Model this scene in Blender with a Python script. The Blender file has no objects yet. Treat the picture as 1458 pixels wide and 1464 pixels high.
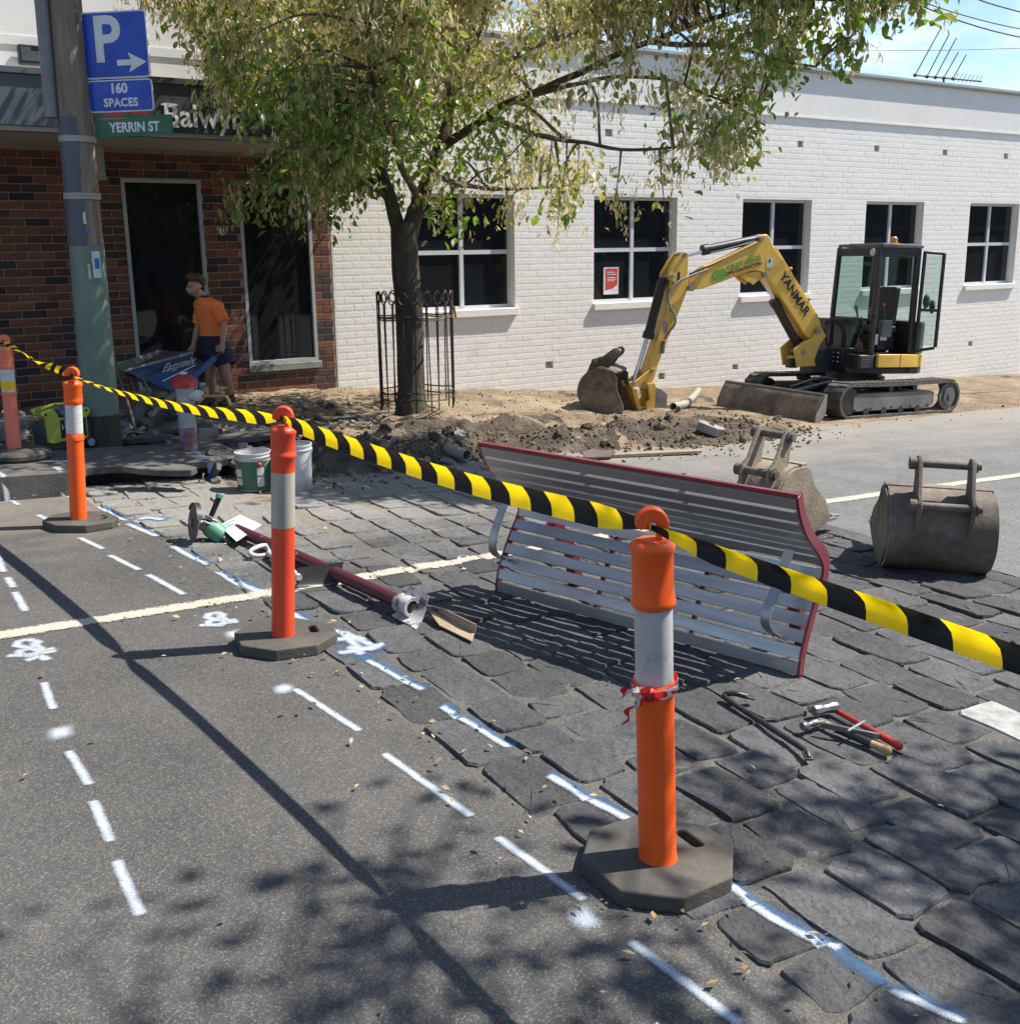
import bpy, bmesh, math, random
import numpy as np
from mathutils import Vector, Matrix, Euler, noise
from mathutils.geometry import tessellate_polygon
from mathutils.bvhtree import BVHTree
random.seed(7); np.random.seed(7)
V = Vector
SC = bpy.context.scene
COL = SC.collection
R = math.radians
# ------------------------------------------------------------------ camera
# world: X along the shop wall, Y towards the wall (wall at y=12), Z up; the street falls 5% along +X
F, CX, CY = 1460.0, 729.0, 674.0
_d1 = V((3120 - CX, 322 - CY, F)); _dn = V((820 - CX, 0, F))
_dn.y = -(_d1.x * _dn.x + F * F) / _d1.y
_d1.normalize(); _up = -_dn.normalized(); _d2 = _up.cross(_d1)
ROT = Matrix((_d1, _d2, _up))            # world = ROT @ (right, down, forward)
CAM = V((0, 0, 1.70)); SL = 0.05
cd = bpy.data.cameras.new('camera'); cam = bpy.data.objects.new('camera', cd); COL.objects.link(cam)
cd.sensor_fit = 'HORIZONTAL'; cd.sensor_width = 36; cd.lens = 36 * F / 1458
cd.shift_x = 0; cd.shift_y = -58 / 1458
cd.clip_start = 0.05; cd.clip_end = 2000
rt, dn, fw = ROT.col[0], ROT.col[1], ROT.col[2]
m = Matrix((rt, -dn, -fw)).transposed().to_4x4(); m.translation = CAM
cam.matrix_world = m; SC.camera = cam
# ------------------------------------------------------------------ sky, sun, exposure
SUN_TO = V((0.957, -0.30, 0)).normalized(); SUN_EL = R(54)
w = bpy.data.worlds.new('World'); SC.world = w; w.use_nodes = True
nt = w.node_tree; nt.nodes.clear()
def N(tree, typ, **kw):
    n = tree.nodes.new(typ)
    for k, v in kw.items():
        if k.startswith('i_'):
            key = k[2:].replace('_', ' ')
            n.inputs[int(key) if key.isdigit() else key].default_value = v
        else: setattr(n, k, v)
    return n
sky = N(nt, 'ShaderNodeTexSky', sky_type='NISHITA', sun_disc=False, sun_elevation=SUN_EL,
        sun_rotation=math.atan2(SUN_TO.x, SUN_TO.y), air_density=1.0, dust_density=0.25, ozone_density=3.2)
CLX, CLY = .55, .30
tc = N(nt, 'ShaderNodeTexCoord')
mp = N(nt, 'ShaderNodeMapping'); mp.inputs['Scale'].default_value = (1, 1, 2.6); mp.inputs['Location'].default_value = (CLX, CLY, .05)
cn = N(nt, 'ShaderNodeTexNoise', i_Scale=3.2, i_Detail=9.0, i_Roughness=.56)
cr = N(nt, 'ShaderNodeMapRange', i_1=.54, i_2=.68, interpolation_type='SMOOTHSTEP')
mx = N(nt, 'ShaderNodeMix', data_type='RGBA'); mx.inputs[7].default_value = (6.6, 7.0, 7.4, 1)
bg = N(nt, 'ShaderNodeBackground', i_Strength=.10); out = N(nt, 'ShaderNodeOutputWorld')
L = nt.links.new
# a bank of fair-weather cloud low in the north-east
dd = N(nt, 'ShaderNodeVectorMath', operation='DOT_PRODUCT'); dd.inputs[1].default_value = (ROT @ V((1420 - CX, 95 - CY, F))).normalized()
db = N(nt, 'ShaderNodeMapRange', i_1=.965, i_2=1.0, i_3=0., i_4=.115); ad = N(nt, 'ShaderNodeMath', operation='ADD')
L(tc.outputs['Generated'], dd.inputs[0]); L(dd.outputs['Value'], db.inputs[0]); L(tc.outputs['Generated'], mp.inputs[0]); L(mp.outputs[0], cn.inputs['Vector'])
L(cn.outputs[0], ad.inputs[0]); L(db.outputs[0], ad.inputs[1]); L(ad.outputs[0], cr.inputs[0])
L(cr.outputs[0], mx.inputs[0]); L(sky.outputs[0], mx.inputs[6]); L(mx.outputs[2], bg.inputs[0]); L(bg.outputs[0], out.inputs[0])
sd = bpy.data.lights.new('sun', 'SUN'); sun = bpy.data.objects.new('sun', sd); COL.objects.link(sun)
sd.energy = 4.7; sd.angle = R(.53); sd.color = (1, .955, .88)
sv = V((SUN_TO.x * math.cos(SUN_EL), SUN_TO.y * math.cos(SUN_EL), math.sin(SUN_EL)))
sun.rotation_euler = sv.to_track_quat('Z', 'Y').to_euler(); sun.location = (10, -10, 20)
SC.view_settings.view_transform = 'Standard'; SC.view_settings.look = 'None'
SC.view_settings.exposure = 0.90; SC.view_settings.gamma = 1; SC.view_settings.use_curve_mapping = False
SC.cycles.max_bounces = 8; SC.cycles.transparent_max_bounces = 16
# ------------------------------------------------------------------ measuring helpers
def ray(px, py): return ROT @ V((px - CX, py - CY, F))
def G(px, py, h=0):                       # photo pixel -> point on the sloping ground, h above it
    r = ray(px, py); t = (h - CAM.z) / (r.z + SL * r.x); return CAM + r * t
def W(px, py, y=12.0):                    # -> point on a plane parallel to the wall
    r = ray(px, py); return CAM + r * (y / r.y)
def PLN(px, py, p0, n):
    r = ray(px, py); return CAM + r * ((p0 - CAM).dot(n) / r.dot(n))
def PJ(p):
    c = ROT.transposed() @ (V(p) - CAM); return CX + F * c.x / c.z, CY + F * c.y / c.z, c.z
def gz(x, y=0, h=0): return -SL * x + h
def gp(x, y, h=0): return V((x, y, gz(x, y, h)))
def sst(a, b, x):
    t = min(1, max(0, (x - a) / (b - a))) if a != b else float(x > a)
    return t * t * (3 - 2 * t)
def fbm(x, y, s=1.0, o=4, seed=0):
    v = 0; a = 1
    for i in range(o):
        v += a * noise.noise((x * s + seed * 7.3, y * s - seed * 3.1, seed * 1.7)); s *= 2.03; a *= .5
    return v
def interp(pts, x):
    if x <= pts[0][0]: return pts[0][1]
    for (x0, y0), (x1, y1) in zip(pts, pts[1:]):
        if x <= x1: return y0 + (y1 - y0) * (x - x0) / (x1 - x0)
    return pts[-1][1]
def catmull(pts, n=6):
    P = [V(p) for p in pts]; P = [P[0] * 2 - P[1]] + P + [P[-1] * 2 - P[-2]]; o = []
    for i in range(1, len(P) - 2):
        for k in range(n):
            t = k / n; a, b, c, d = P[i - 1:i + 3]
            o.append(.5 * ((2 * b) + (c - a) * t + (2 * a - 5 * b + 4 * c - d) * t * t + (3 * b - a - 3 * c + d) * t ** 3))
    o.append(P[-2]); return o
# ------------------------------------------------------------------ materials
def pm(name, c1, c2=None, scale=6., rough=.6, metal=0., bump=.15, bscale=60., detail=6., lo=.35, hi=.65, rvar=.12, spec=.5,
       c3=None, s3=1.5, lo3=.5, hi3=.7, coat=0., rnd=0., dist=.01, coord='Object', stretch=(1, 1, 1), trans=0.):
    m = bpy.data.materials.new(name); m.use_nodes = True; t = m.node_tree; n = t.nodes; p = n['Principled BSDF']; k = t.links.new
    c = N(t, 'ShaderNodeTexCoord'); mpn = N(t, 'ShaderNodeMapping'); mpn.inputs['Scale'].default_value = stretch
    k(c.outputs[coord], mpn.inputs[0]); vec = mpn.outputs[0]
    c2 = c2 or tuple(x * .72 for x in c1)
    n1 = N(t, 'ShaderNodeTexNoise', i_Scale=scale, i_Detail=detail, i_Roughness=.62); k(vec, n1.inputs['Vector'])
    r1 = N(t, 'ShaderNodeMapRange', i_1=lo, i_2=hi); k(n1.outputs[0], r1.inputs[0])
    mix = N(t, 'ShaderNodeMix', data_type='RGBA'); mix.inputs[6].default_value = (*c1, 1); mix.inputs[7].default_value = (*c2, 1)
    k(r1.outputs[0], mix.inputs[0]); col = mix.outputs[2]
    if c3:
        n3 = N(t, 'ShaderNodeTexNoise', i_Scale=s3, i_Detail=8., i_Roughness=.68); k(vec, n3.inputs['Vector'])
        r3 = N(t, 'ShaderNodeMapRange', i_1=lo3, i_2=hi3); k(n3.outputs[0], r3.inputs[0])
        m3 = N(t, 'ShaderNodeMix', data_type='RGBA'); m3.inputs[7].default_value = (*c3, 1)
        k(r3.outputs[0], m3.inputs[0]); k(col, m3.inputs[6]); col = m3.outputs[2]
    if rnd:
        oi = N(t, 'ShaderNodeObjectInfo'); rr = N(t, 'ShaderNodeMapRange', i_3=1 - rnd, i_4=1 + rnd); k(oi.outputs['Random'], rr.inputs[0])
        hv = N(t, 'ShaderNodeHueSaturation'); k(rr.outputs[0], hv.inputs['Value']); k(col, hv.inputs['Color']); col = hv.outputs[0]
    k(col, p.inputs['Base Color'])
    if rvar:
        rr2 = N(t, 'ShaderNodeMapRange', i_1=.3, i_2=.7, i_3=max(0, rough - rvar), i_4=min(1, rough + rvar)); k(n1.outputs[0], rr2.inputs[0]); k(rr2.outputs[0], p.inputs['Roughness'])
    else: p.inputs['Roughness'].default_value = rough
    p.inputs['Metallic'].default_value = metal; p.inputs['Specular IOR Level'].default_value = spec
    if coat: p.inputs['Coat Weight'].default_value = coat; p.inputs['Coat Roughness'].default_value = .08
    if trans:
        p.inputs['Transmission Weight'].default_value = trans
    if bump:
        b = N(t, 'ShaderNodeBump', i_Strength=bump, i_Distance=dist); n2 = N(t, 'ShaderNodeTexNoise', i_Scale=bscale, i_Detail=5., i_Roughness=.6)
        k(vec, n2.inputs['Vector']); k(n2.outputs[0], b.inputs['Height']); k(b.outputs[0], p.inputs['Normal'])
    return m
M = {}
# ------------------------------------------------------------------ mesh builder
class MB:
    def __init__(s): s.v = []; s.f = []; s.m = []; s.M = Matrix(); s.mi = 0; s.uv = None
    def add(s, vs, fs):
        b = len(s.v); s.v += [s.M @ V(v) for v in vs]; s.f += [tuple(i + b for i in f) for f in fs]; s.m += [s.mi] * len(fs); return s
    def box(s, x0, x1, y0, y1, z0, z1):
        return s.add([(x0, y0, z0), (x1, y0, z0), (x1, y1, z0), (x0, y1, z0), (x0, y0, z1), (x1, y0, z1), (x1, y1, z1), (x0, y1, z1)],
                     [(0, 3, 2, 1), (4, 5, 6, 7), (0, 1, 5, 4), (1, 2, 6, 5), (2, 3, 7, 6), (3, 0, 4, 7)])
    def bar(s, p0, p1, wx, wz, side=None):        # rectangular bar between two points
        p0, p1 = V(p0), V(p1); d = (p1 - p0).normalized()
        a = V(side) if side else (V((0, 0, 1)) if abs(d.z) < .95 else V((1, 0, 0)))
        u = d.cross(a).normalized() * wx / 2; q = u.cross(d).normalized() * wz / 2
        vs = []
        for p in (p0, p1): vs += [p - u - q, p + u - q, p + u + q, p - u + q]
        return s.add(vs, [(3, 2, 1, 0), (4, 5, 6, 7), (0, 1, 5, 4), (1, 2, 6, 5), (2, 3, 7, 6), (3, 0, 4, 7)])
    def tube(s, pts, r, n=8, caps=True, closed=False, flat=1.0, up=None):
        P = [V(p) for p in pts]; K = len(P); rs = r if hasattr(r, '__len__') else [r] * K
        vs = []; u = None
        for i, p in enumerate(P):
            a = P[(i - 1) % K] if (i or closed) else P[0]; b = P[(i + 1) % K] if (i < K - 1 or closed) else P[-1]
            d = (b - a).normalized()
            if u is None:
                ref = V(up) if up else (V((0, 0, 1)) if abs(d.z) < .9 else V((1, 0, 0)))
                u = d.cross(ref).normalized()
            else: u = (u - d * u.dot(d)).normalized()
            q = d.cross(u)
            for k in range(n):
                t = 2 * math.pi * k / n; vs.append(p + (u * math.cos(t) + q * math.sin(t) * flat) * rs[i])
        fs = []
        for i in range(K if closed else K - 1):
            j = (i + 1) % K
            for k in range(n): fs.append((i * n + k, i * n + (k + 1) % n, j * n + (k + 1) % n, j * n + k))
        if caps and not closed: fs += [tuple(range(n))[::-1], tuple((K - 1) * n + k for k in range(n))]
        return s.add(vs, fs)
    def cyl(s, p0, p1, r0, r1=None, n=16): return s.tube([p0, p1], [r0, r0 if r1 is None else r1], n)
    def lathe(s, prof, n=24, o=(0, 0, 0), ax=(0, 0, 1), cap0=True, cap1=True):
        ax = V(ax).normalized(); u = ax.orthogonal().normalized(); q = ax.cross(u); o = V(o); vs = []; fs = []
        for r, z in prof:
            for k in range(n):
                t = 2 * math.pi * k / n; vs.append(o + ax * z + (u * math.cos(t) + q * math.sin(t)) * r)
        for i in range(len(prof) - 1):
            for k in range(n): fs.append((i * n + k, i * n + (k + 1) % n, (i + 1) * n + (k + 1) % n, (i + 1) * n + k))
        if cap0: fs.append(tuple(range(n))[::-1])
        if cap1: fs.append(tuple((len(prof) - 1) * n + k for k in range(n)))
        return s.add(vs, fs)
    def prism(s, poly, o, u, v, wv, holes=()):     # 2-D outline in (u,v) swept along wv
        o, u, v, wv = V(o), V(u), V(v), V(wv); loops = [list(poly)] + [list(h) for h in holes]
        flat = [p for l in loops for p in l]; a = [o + u * p[0] + v * p[1] for p in flat]; n = len(flat)
        tri = tessellate_polygon([[V((p[0], p[1], 0)) for p in l] for l in loops])
        fs = [tuple(t) for t in tri] + [tuple(i + n for i in t[::-1]) for t in tri]
        if len(loops) == 1 : fs = [tuple(range(n)), tuple(range(n, 2 * n))[::-1]]
        b = 0
        for l in loops:
            k = len(l)
            for i in range(k): fs.append((b + i, b + (i + 1) % k, n + b + (i + 1) % k, n + b + i))
            b += k
        return s.add(a + [p + wv for p in a], fs)
    def ball(s, c, r, nu=12, nv=8):
        c = V(c); r = r if hasattr(r, '__len__') else (r, r, r); vs = [c + V((0, 0, r[2]))]; fs = []
        for i in range(1, nv):
            for k in range(nu):
                a = math.pi * i / nv; t = 2 * math.pi * k / nu
                vs.append(c + V((r[0] * math.sin(a) * math.cos(t), r[1] * math.sin(a) * math.sin(t), r[2] * math.cos(a))))
        vs.append(c - V((0, 0, r[2])))
        for k in range(nu): fs.append((0, 1 + k, 1 + (k + 1) % nu))
        for i in range(nv - 2):
            for k in range(nu): fs.append((1 + i * nu + k, 1 + (i + 1) * nu + k, 1 + (i + 1) * nu + (k + 1) % nu, 1 + i * nu + (k + 1) % nu))
        e = len(vs) - 1; b = 1 + (nv - 2) * nu
        for k in range(nu): fs.append((b + k, e, b + (k + 1) % nu))
        return s.add(vs, fs)
    def mesh(s, name, mats, smooth=35, recalc=True):
        me = bpy.data.meshes.new(name); me.from_pydata([tuple(v) for v in s.v], [], s.f)
        for m in (mats if isinstance(mats, (list, tuple)) else [mats]): me.materials.append(m)
        me.polygons.foreach_set('material_index', s.m)
        if recalc:
            bm = bmesh.new(); bm.from_mesh(me); bmesh.ops.recalc_face_normals(bm, faces=bm.faces); bm.to_mesh(me); bm.free()
        if smooth is not None:
            me.polygons.foreach_set('use_smooth', [True] * len(me.polygons)); me.set_sharp_from_angle(angle=R(smooth))
        return me
    def build(s, name, mats, parent=None, smooth=35, bevel=0, seg=2, recalc=True, subsurf=0):
        return link(name, s.mesh(name, mats, smooth, recalc), parent, bevel, seg, subsurf)
def link(name, me, parent=None, bevel=0, seg=2, subsurf=0):
    o = bpy.data.objects.new(name, me); COL.objects.link(o)
    if parent: o.parent = parent
    if subsurf: md = o.modifiers.new('sub', 'SUBSURF'); md.levels = md.render_levels = subsurf
    if bevel:
        md = o.modifiers.new('bevel', 'BEVEL'); md.width = bevel; md.segments = seg; md.limit_method = 'ANGLE'; md.angle_limit = R(40); md.harden_normals = False
    return o
def tag(o, label=None, cat=None, group=None, kind=None):
    if label: o['label'] = label
    if cat: o['category'] = cat
    if group: o['group'] = group
    if kind: o['kind'] = kind
    return o
def thing(name, label, cat, loc=(0, 0, 0), rot=None, group=None):
    o = bpy.data.objects.new(name, None); COL.objects.link(o); o.empty_display_size = .2
    mat = rot.to_4x4() if rot is not None else Matrix(); mat.translation = V(loc); o.matrix_world = mat
    return tag(o, label, cat, group)
def copy_tree(o, parent=None):
    c = o.copy(); COL.objects.link(c)
    if parent: c.parent = parent
    for ch in list(o.children): copy_tree(ch, c)
    return c
def npmesh(name, verts, faces, mats, midx=None, smooth=False):
    me = bpy.data.meshes.new(name); verts = np.asarray(verts, np.float32); faces = np.asarray(faces, np.int32)
    k = faces.shape[1]; nf = len(faces)
    me.vertices.add(len(verts)); me.vertices.foreach_set('co', verts.ravel())
    me.loops.add(nf * k); me.loops.foreach_set('vertex_index', faces.ravel())
    me.polygons.add(nf); me.polygons.foreach_set('loop_start', np.arange(0, nf * k, k, dtype=np.int32))
    for m in mats: me.materials.append(m)
    if midx is not None: me.polygons.foreach_set('material_index', np.asarray(midx, np.int32))
    me.polygons.foreach_set('use_smooth', np.full(nf, smooth)); me.update(calc_edges=True); me.validate(); return me
def text_mb(txt, size, ext=.001, bold=0., shear=0., align='CENTER', sx=1.0, space=1.0):
    cu = bpy.data.curves.new('t', 'FONT'); cu.body = txt; cu.size = size; cu.extrude = ext; cu.offset = bold; cu.shear = shear
    cu.align_x = align; cu.align_y = 'CENTER'; cu.space_character = space; cu.resolution_u = 4
    o = bpy.data.objects.new('t', cu); COL.objects.link(o)
    dg = bpy.context.evaluated_depsgraph_get(); me = bpy.data.meshes.new_from_object(o.evaluated_get(dg))
    b = MB(); b.v = [V((v.co.x * sx, v.co.y, v.co.z)) for v in me.vertices]; b.f = [tuple(p.vertices) for p in me.polygons]; b.m = [0] * len(b.f)
    bpy.data.objects.remove(o); bpy.data.curves.remove(cu); bpy.data.meshes.remove(me); return b
def lettering(txt, size, mat, parent, o, u, v, name='lettering', **kw):   # text laid on plane (o; u right, v up)
    b = text_mb(txt, size, **kw); o, u, v = V(o), V(u).normalized(), V(v).normalized(); n = u.cross(v)
    b.v = [o + u * p.x + v * p.y + n * p.z for p in b.v]
    return b.build(name, mat, parent, smooth=None, recalc=False)
# ================================================================== MATERIALS OF THE GROUND
def ground_mat(name, base, lite, agg, dust=(.30, .25, .19), dy=(5.6, 9.5), dmax=.8, spk=.35, rnd=0, bump=.5, bscale=150, bdist=.004, b2s=.35, lf=2.2):
    m = bpy.data.materials.new(name); m.use_nodes = True; t = m.node_tree; p = t.nodes['Principled BSDF']; k = t.links.new
    geo = N(t, 'ShaderNodeNewGeometry'); pos = geo.outputs['Position']
    n1 = N(t, 'ShaderNodeTexNoise', i_Scale=lf, i_Detail=9., i_Roughness=.68); k(pos, n1.inputs['Vector'])
    mix = N(t, 'ShaderNodeMix', data_type='RGBA'); mix.inputs[6].default_value = (*base, 1); mix.inputs[7].default_value = (*lite, 1)
    r1 = N(t, 'ShaderNodeMapRange', i_1=.35, i_2=.68); k(n1.outputs[0], r1.inputs[0]); k(r1.outputs[0], mix.inputs[0]); col = mix.outputs[2]
    vo = N(t, 'ShaderNodeTexVoronoi', i_Scale=agg); k(pos, vo.inputs['Vector'])
    sep = N(t, 'ShaderNodeSeparateColor'); k(vo.outputs['Color'], sep.inputs[0])
    pw = N(t, 'ShaderNodeMath', operation='POWER', i_1=5.0); k(sep.outputs[0], pw.inputs[0])
    ms = N(t, 'ShaderNodeMath', operation='MULTIPLY', i_1=spk); k(pw.outputs[0], ms.inputs[0])
    m2 = N(t, 'ShaderNodeMix', data_type='RGBA'); m2.inputs[7].default_value = (.42, .39, .34, 1); k(ms.outputs[0], m2.inputs[0]); k(col, m2.inputs[6]); col = m2.outputs[2]
    dk = N(t, 'ShaderNodeMapRange', i_1=0., i_2=.5, i_3=.72, i_4=1.04); k(sep.outputs[1], dk.inputs[0])
    m3 = N(t, 'ShaderNodeMix', data_type='RGBA', blend_type='MULTIPLY'); m3.inputs[0].default_value = 1; k(col, m3.inputs[6]); k(dk.outputs[0], m3.inputs[7]); col = m3.outputs[2]
    if rnd:
        oi = N(t, 'ShaderNodeObjectInfo'); rr = N(t, 'ShaderNodeMapRange', i_3=1 - rnd, i_4=1 + rnd); k(oi.outputs['Random'], rr.inputs[0])
        hv = N(t, 'ShaderNodeHueSaturation'); k(rr.outputs[0], hv.inputs['Value']); k(col, hv.inputs['Color']); col = hv.outputs[0]
    # dust tracked out of the dig: more of it the nearer to the kerb line
    sx = N(t, 'ShaderNodeSeparateXYZ'); k(pos, sx.inputs[0])
    dm = N(t, 'ShaderNodeMapRange', i_1=dy[0], i_2=dy[1], i_3=-.32, i_4=.75, clamp=True); k(sx.outputs[1], dm.inputs[0])
    mpn = N(t, 'ShaderNodeMapping'); mpn.inputs['Scale'].default_value = (.55, 1.5, 1); mpn.inputs['Rotation'].default_value = (0, 0, .12); k(pos, mpn.inputs[0])
    nd = N(t, 'ShaderNodeTexNoise', i_Scale=2.0, i_Detail=9., i_Roughness=.66); k(mpn.outputs[0], nd.inputs['Vector'])
    ad = N(t, 'ShaderNodeMath', operation='ADD'); k(dm.outputs[0], ad.inputs[0]); k(nd.outputs[0], ad.inputs[1])
    rd = N(t, 'ShaderNodeMapRange', i_1=.42, i_2=.95, i_4=dmax); k(ad.outputs[0], rd.inputs[0])
    m4 = N(t, 'ShaderNodeMix', data_type='RGBA'); m4.inputs[7].default_value = (*dust, 1); k(rd.outputs[0], m4.inputs[0]); k(col, m4.inputs[6]); col = m4.outputs[2]
    k(col, p.inputs['Base Color']); p.inputs['Roughness'].default_value = .82; p.inputs['Specular IOR Level'].default_value = .35
    b = N(t, 'ShaderNodeBump', i_Strength=bump, i_Distance=bdist)
    nb = N(t, 'ShaderNodeTexNoise', i_Scale=bscale, i_Detail=4., i_Roughness=.7); k(pos, nb.inputs['Vector']); k(nb.outputs[0], b.inputs['Height'])
    nb2 = N(t, 'ShaderNodeTexNoise', i_Scale=14., i_Detail=6., i_Roughness=.6); k(pos, nb2.inputs['Vector'])
    b2 = N(t, 'ShaderNodeBump', i_Strength=b2s, i_Distance=.03); k(nb2.outputs[0], b2.inputs['Height']); k(b.outputs[0], b2.inputs['Normal'])
    k(b2.outputs[0], p.inputs['Normal']); return m
M['asphalt'] = ground_mat('asphalt', (.050, .048, .046), (.088, .083, .078), 230, spk=.30, dmax=.5, bscale=300, bump=.35, lf=1.1)
M['side_asphalt'] = ground_mat('worn_asphalt', (.10, .10, .102), (.15, .148, .142), 120, spk=.35, dy=(5.2, 9.4), dmax=.66, dust=(.27, .24, .195))
M['mortar'] = ground_mat('sandy_joint', (.095, .087, .074), (.14, .127, .105), 210, spk=.35, dy=(4.7, 8.4), dmax=.8, bump=.9, bdist=.01)
M['bluestone'] = ground_mat('bluestone', (.052, .053, .056), (.092, .090, .090), 90, spk=.05, rnd=.32, dy=(4.4, 7.9), dmax=.86, dust=(.25, .235, .21), bump=.9, bscale=60, bdist=.008, b2s=.75)
M['painted_stone'] = pm('painted_stone', (.40, .39, .36), (.22, .215, .205), scale=14, bump=.5, bscale=90)
M['dirt'] = pm('dirt', (.275, .205, .135), (.18, .135, .09), scale=3.2, rough=.95, rvar=0, bump=1., bscale=26, dist=.05, c3=(.36, .285, .19), s3=.9, lo3=.48, hi3=.62, spec=.15)
M['dark_soil'] = pm('dark_soil', (.13, .105, .08), (.075, .06, .048), scale=5, rough=.95, rvar=0, bump=1., bscale=30, dist=.05, c3=(.23, .185, .135), s3=3, spec=.15)
M['concrete'] = pm('concrete', (.30, .285, .26), (.20, .19, .175), scale=5, rough=.9, bump=.5, bscale=70, c3=(.13, .12, .11), s3=2.5)
M['foot_asphalt'] = pm('footpath_asphalt', (.13, .12, .105), (.085, .08, .072), scale=7, rough=.9, bump=.8, bscale=90, c3=(.055, .052, .048), s3=2.2)
# ================================================================== SETTING: GROUND
def struct(o): o['kind'] = 'structure'; return o
XE = [(-5, 1.72), (1.7, 1.70), (3.1, 1.57), (3.9, 1.57), (5.2, 1.54), (6.4, 1.47), (7.2, 1.30), (7.9, 1.22)]
def xe(y): return interp(XE, y) + .022 * noise.noise((y * 4.1, 3.3, 0)) + .02 * noise.noise((y * 13, 1.3, 0))
DYE = [(2.2, 7.98), (2.95, 7.73), (3.6, 7.85), (4.4, 8.05), (4.96, 8.2), (5.8, 7.95), (7.29, 7.72), (8.2, 7.80), (8.6, 8.02), (9.3, 8.15), (11, 8.25), (14.2, 8.55), (19, 8.9), (40, 9)]
def dye(x): return interp(DYE, x) + .10 * fbm(x, 0, 1.4, 3, 2)
def sheet(name, mat, x0, x1, y0, y1, h=0., nx=1, ny=1):
    b = MB(); vs = [gp(x0 + (x1 - x0) * i / nx, y0 + (y1 - y0) * j / ny, h) for j in range(ny + 1) for i in range(nx + 1)]
    b.add(vs, [(j * (nx + 1) + i, j * (nx + 1) + i + 1, (j + 1) * (nx + 1) + i + 1, (j + 1) * (nx + 1) + i) for j in range(ny) for i in range(nx)])
    return struct(b.build(name, mat, smooth=None, recalc=False))
sheet('ground', M['dark_soil'], -160, 220, -160, 160, -.06)
def asphalt_left():
    b = MB(); ys = [-60, -20, -6] + [-2 + .04 * i for i in range(251)]; rows = []
    for y in ys:
        e = xe(y); xs = [-60, -15, -4, -1, .3, .9, 1.1, e - .012, e, e + .004]
        hs = [0] * 8 + [-.006, -.05]
        rows.append([gp(x, y, h) for x, h in zip(xs, hs)])
    n = 10; vs = [p for r in rows for p in r]
    b.add(vs, [(j * n + i, j * n + i + 1, (j + 1) * n + i + 1, (j + 1) * n + i) for j in range(len(ys) - 1) for i in range(n - 1)])
    return struct(b.build('asphalt_road', M['asphalt'], smooth=None, recalc=False))
road = asphalt_left()
XB = 5.72
def side():
    b = MB(); xs = [XB + .1 * i for i in range(60)] + [12, 13, 14.5, 16, 18, 20, 30, 90]; vs = []
    for x in xs:
        for y in (-60, -10, 0, 3, 5, 6.5, 7.4): vs.append(gp(x + (.02 * noise.noise((y * 5, 1, 1)) if x == XB else 0), y, 0))
        vs.append(gp(x, dye(x) + .35, 0)); 
    n = 8; b.add(vs, [(i * n + j, (i + 1) * n + j, (i + 1) * n + j + 1, i * n + j + 1) for i in range(len(xs) - 1) for j in range(n - 1)])
    return struct(b.build('side_road', M['side_asphalt'], smooth=None, recalc=False))
sideroad = side()
def mortar():
    b = MB(); nx, ny = 92, 200; x0, x1, y0, y1 = 1.15, XB + .02, -1.6, 8.35; vs = []
    for j in range(ny + 1):
        for i in range(nx + 1):
            x = x0 + (x1 - x0) * i / nx; y = y0 + (y1 - y0) * j / ny
            vs.append(gp(x, y, -.0065 + .006 * noise.noise((x * 9, y * 9, 0)) + .003 * noise.noise((x * 31, y * 31, 0))))
    b.add(vs, [(j * (nx + 1) + i, j * (nx + 1) + i + 1, (j + 1) * (nx + 1) + i + 1, (j + 1) * (nx + 1) + i) for j in range(ny) for i in range(nx)])
    return struct(b.build('bluestone_paving', M['mortar'], smooth=60, recalc=False))
paving = mortar()
# ------------------------------------------------------------------ bluestone pitchers, laid in rows across the lane mouth
def stone_mb(rs, lx, ly):
    b = MB(); o = []; rad = .13
    for (sx, sy) in ((-1, -1), (1, -1), (1, 1), (-1, 1)):
        cx, cy = sx * (.5 * lx - .035), sy * (.5 * ly - .035); a0 = math.atan2(sy, sx)
        for da in (-.7, 0, .7): o.append([cx + .035 * math.cos(a0 + da) * 1.1, cy + .035 * math.sin(a0 + da) * 1.1])
    pts = []
    for i in range(12):
        a, c = o[i], o[(i + 1) % 12]; pts.append(a)
        if i % 3 == 2: pts.append([(a[0] + c[0]) / 2, (a[1] + c[1]) / 2])
    pts = [[p[0] + rs.uniform(-.012, .009), p[1] + rs.uniform(-.015, .010)] for p in pts]; n = len(pts)
    t0 = rs.uniform(-.012, .012); t1 = rs.uniform(-.01, .01)
    def hh(x, y): return t0 * y / ly + t1 * x / lx
    vs = [(p[0] * 1.02, p[1] * 1.02, -.04) for p in pts]
    vs += [(p[0], p[1], hh(*p) - .003 + rs.uniform(-.003, .002)) for p in pts]
    vs += [(p[0] * .965, p[1] * .972, hh(*p) + .0030 + rs.uniform(-.002, .002)) for p in pts]
    vs += [(p[0] * .5, p[1] * .55, hh(*p) * .6 + .0030 + rs.uniform(-.005, .003)) for p in pts]
    vs.append((0, 0, .003 + rs.uniform(-.003, .003))); fs = []
    for k in range(3):
        for i in range(n): fs.append((k * n + i, k * n + (i + 1) % n, (k + 1) * n + (i + 1) % n, (k + 1) * n + i))
    for i in range(n): fs.append((3 * n + i, 3 * n + (i + 1) % n, 4 * n))
    return b.add(vs, fs)
SLOPE = Matrix.Rotation(math.atan(SL), 4, 'Y')
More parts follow.
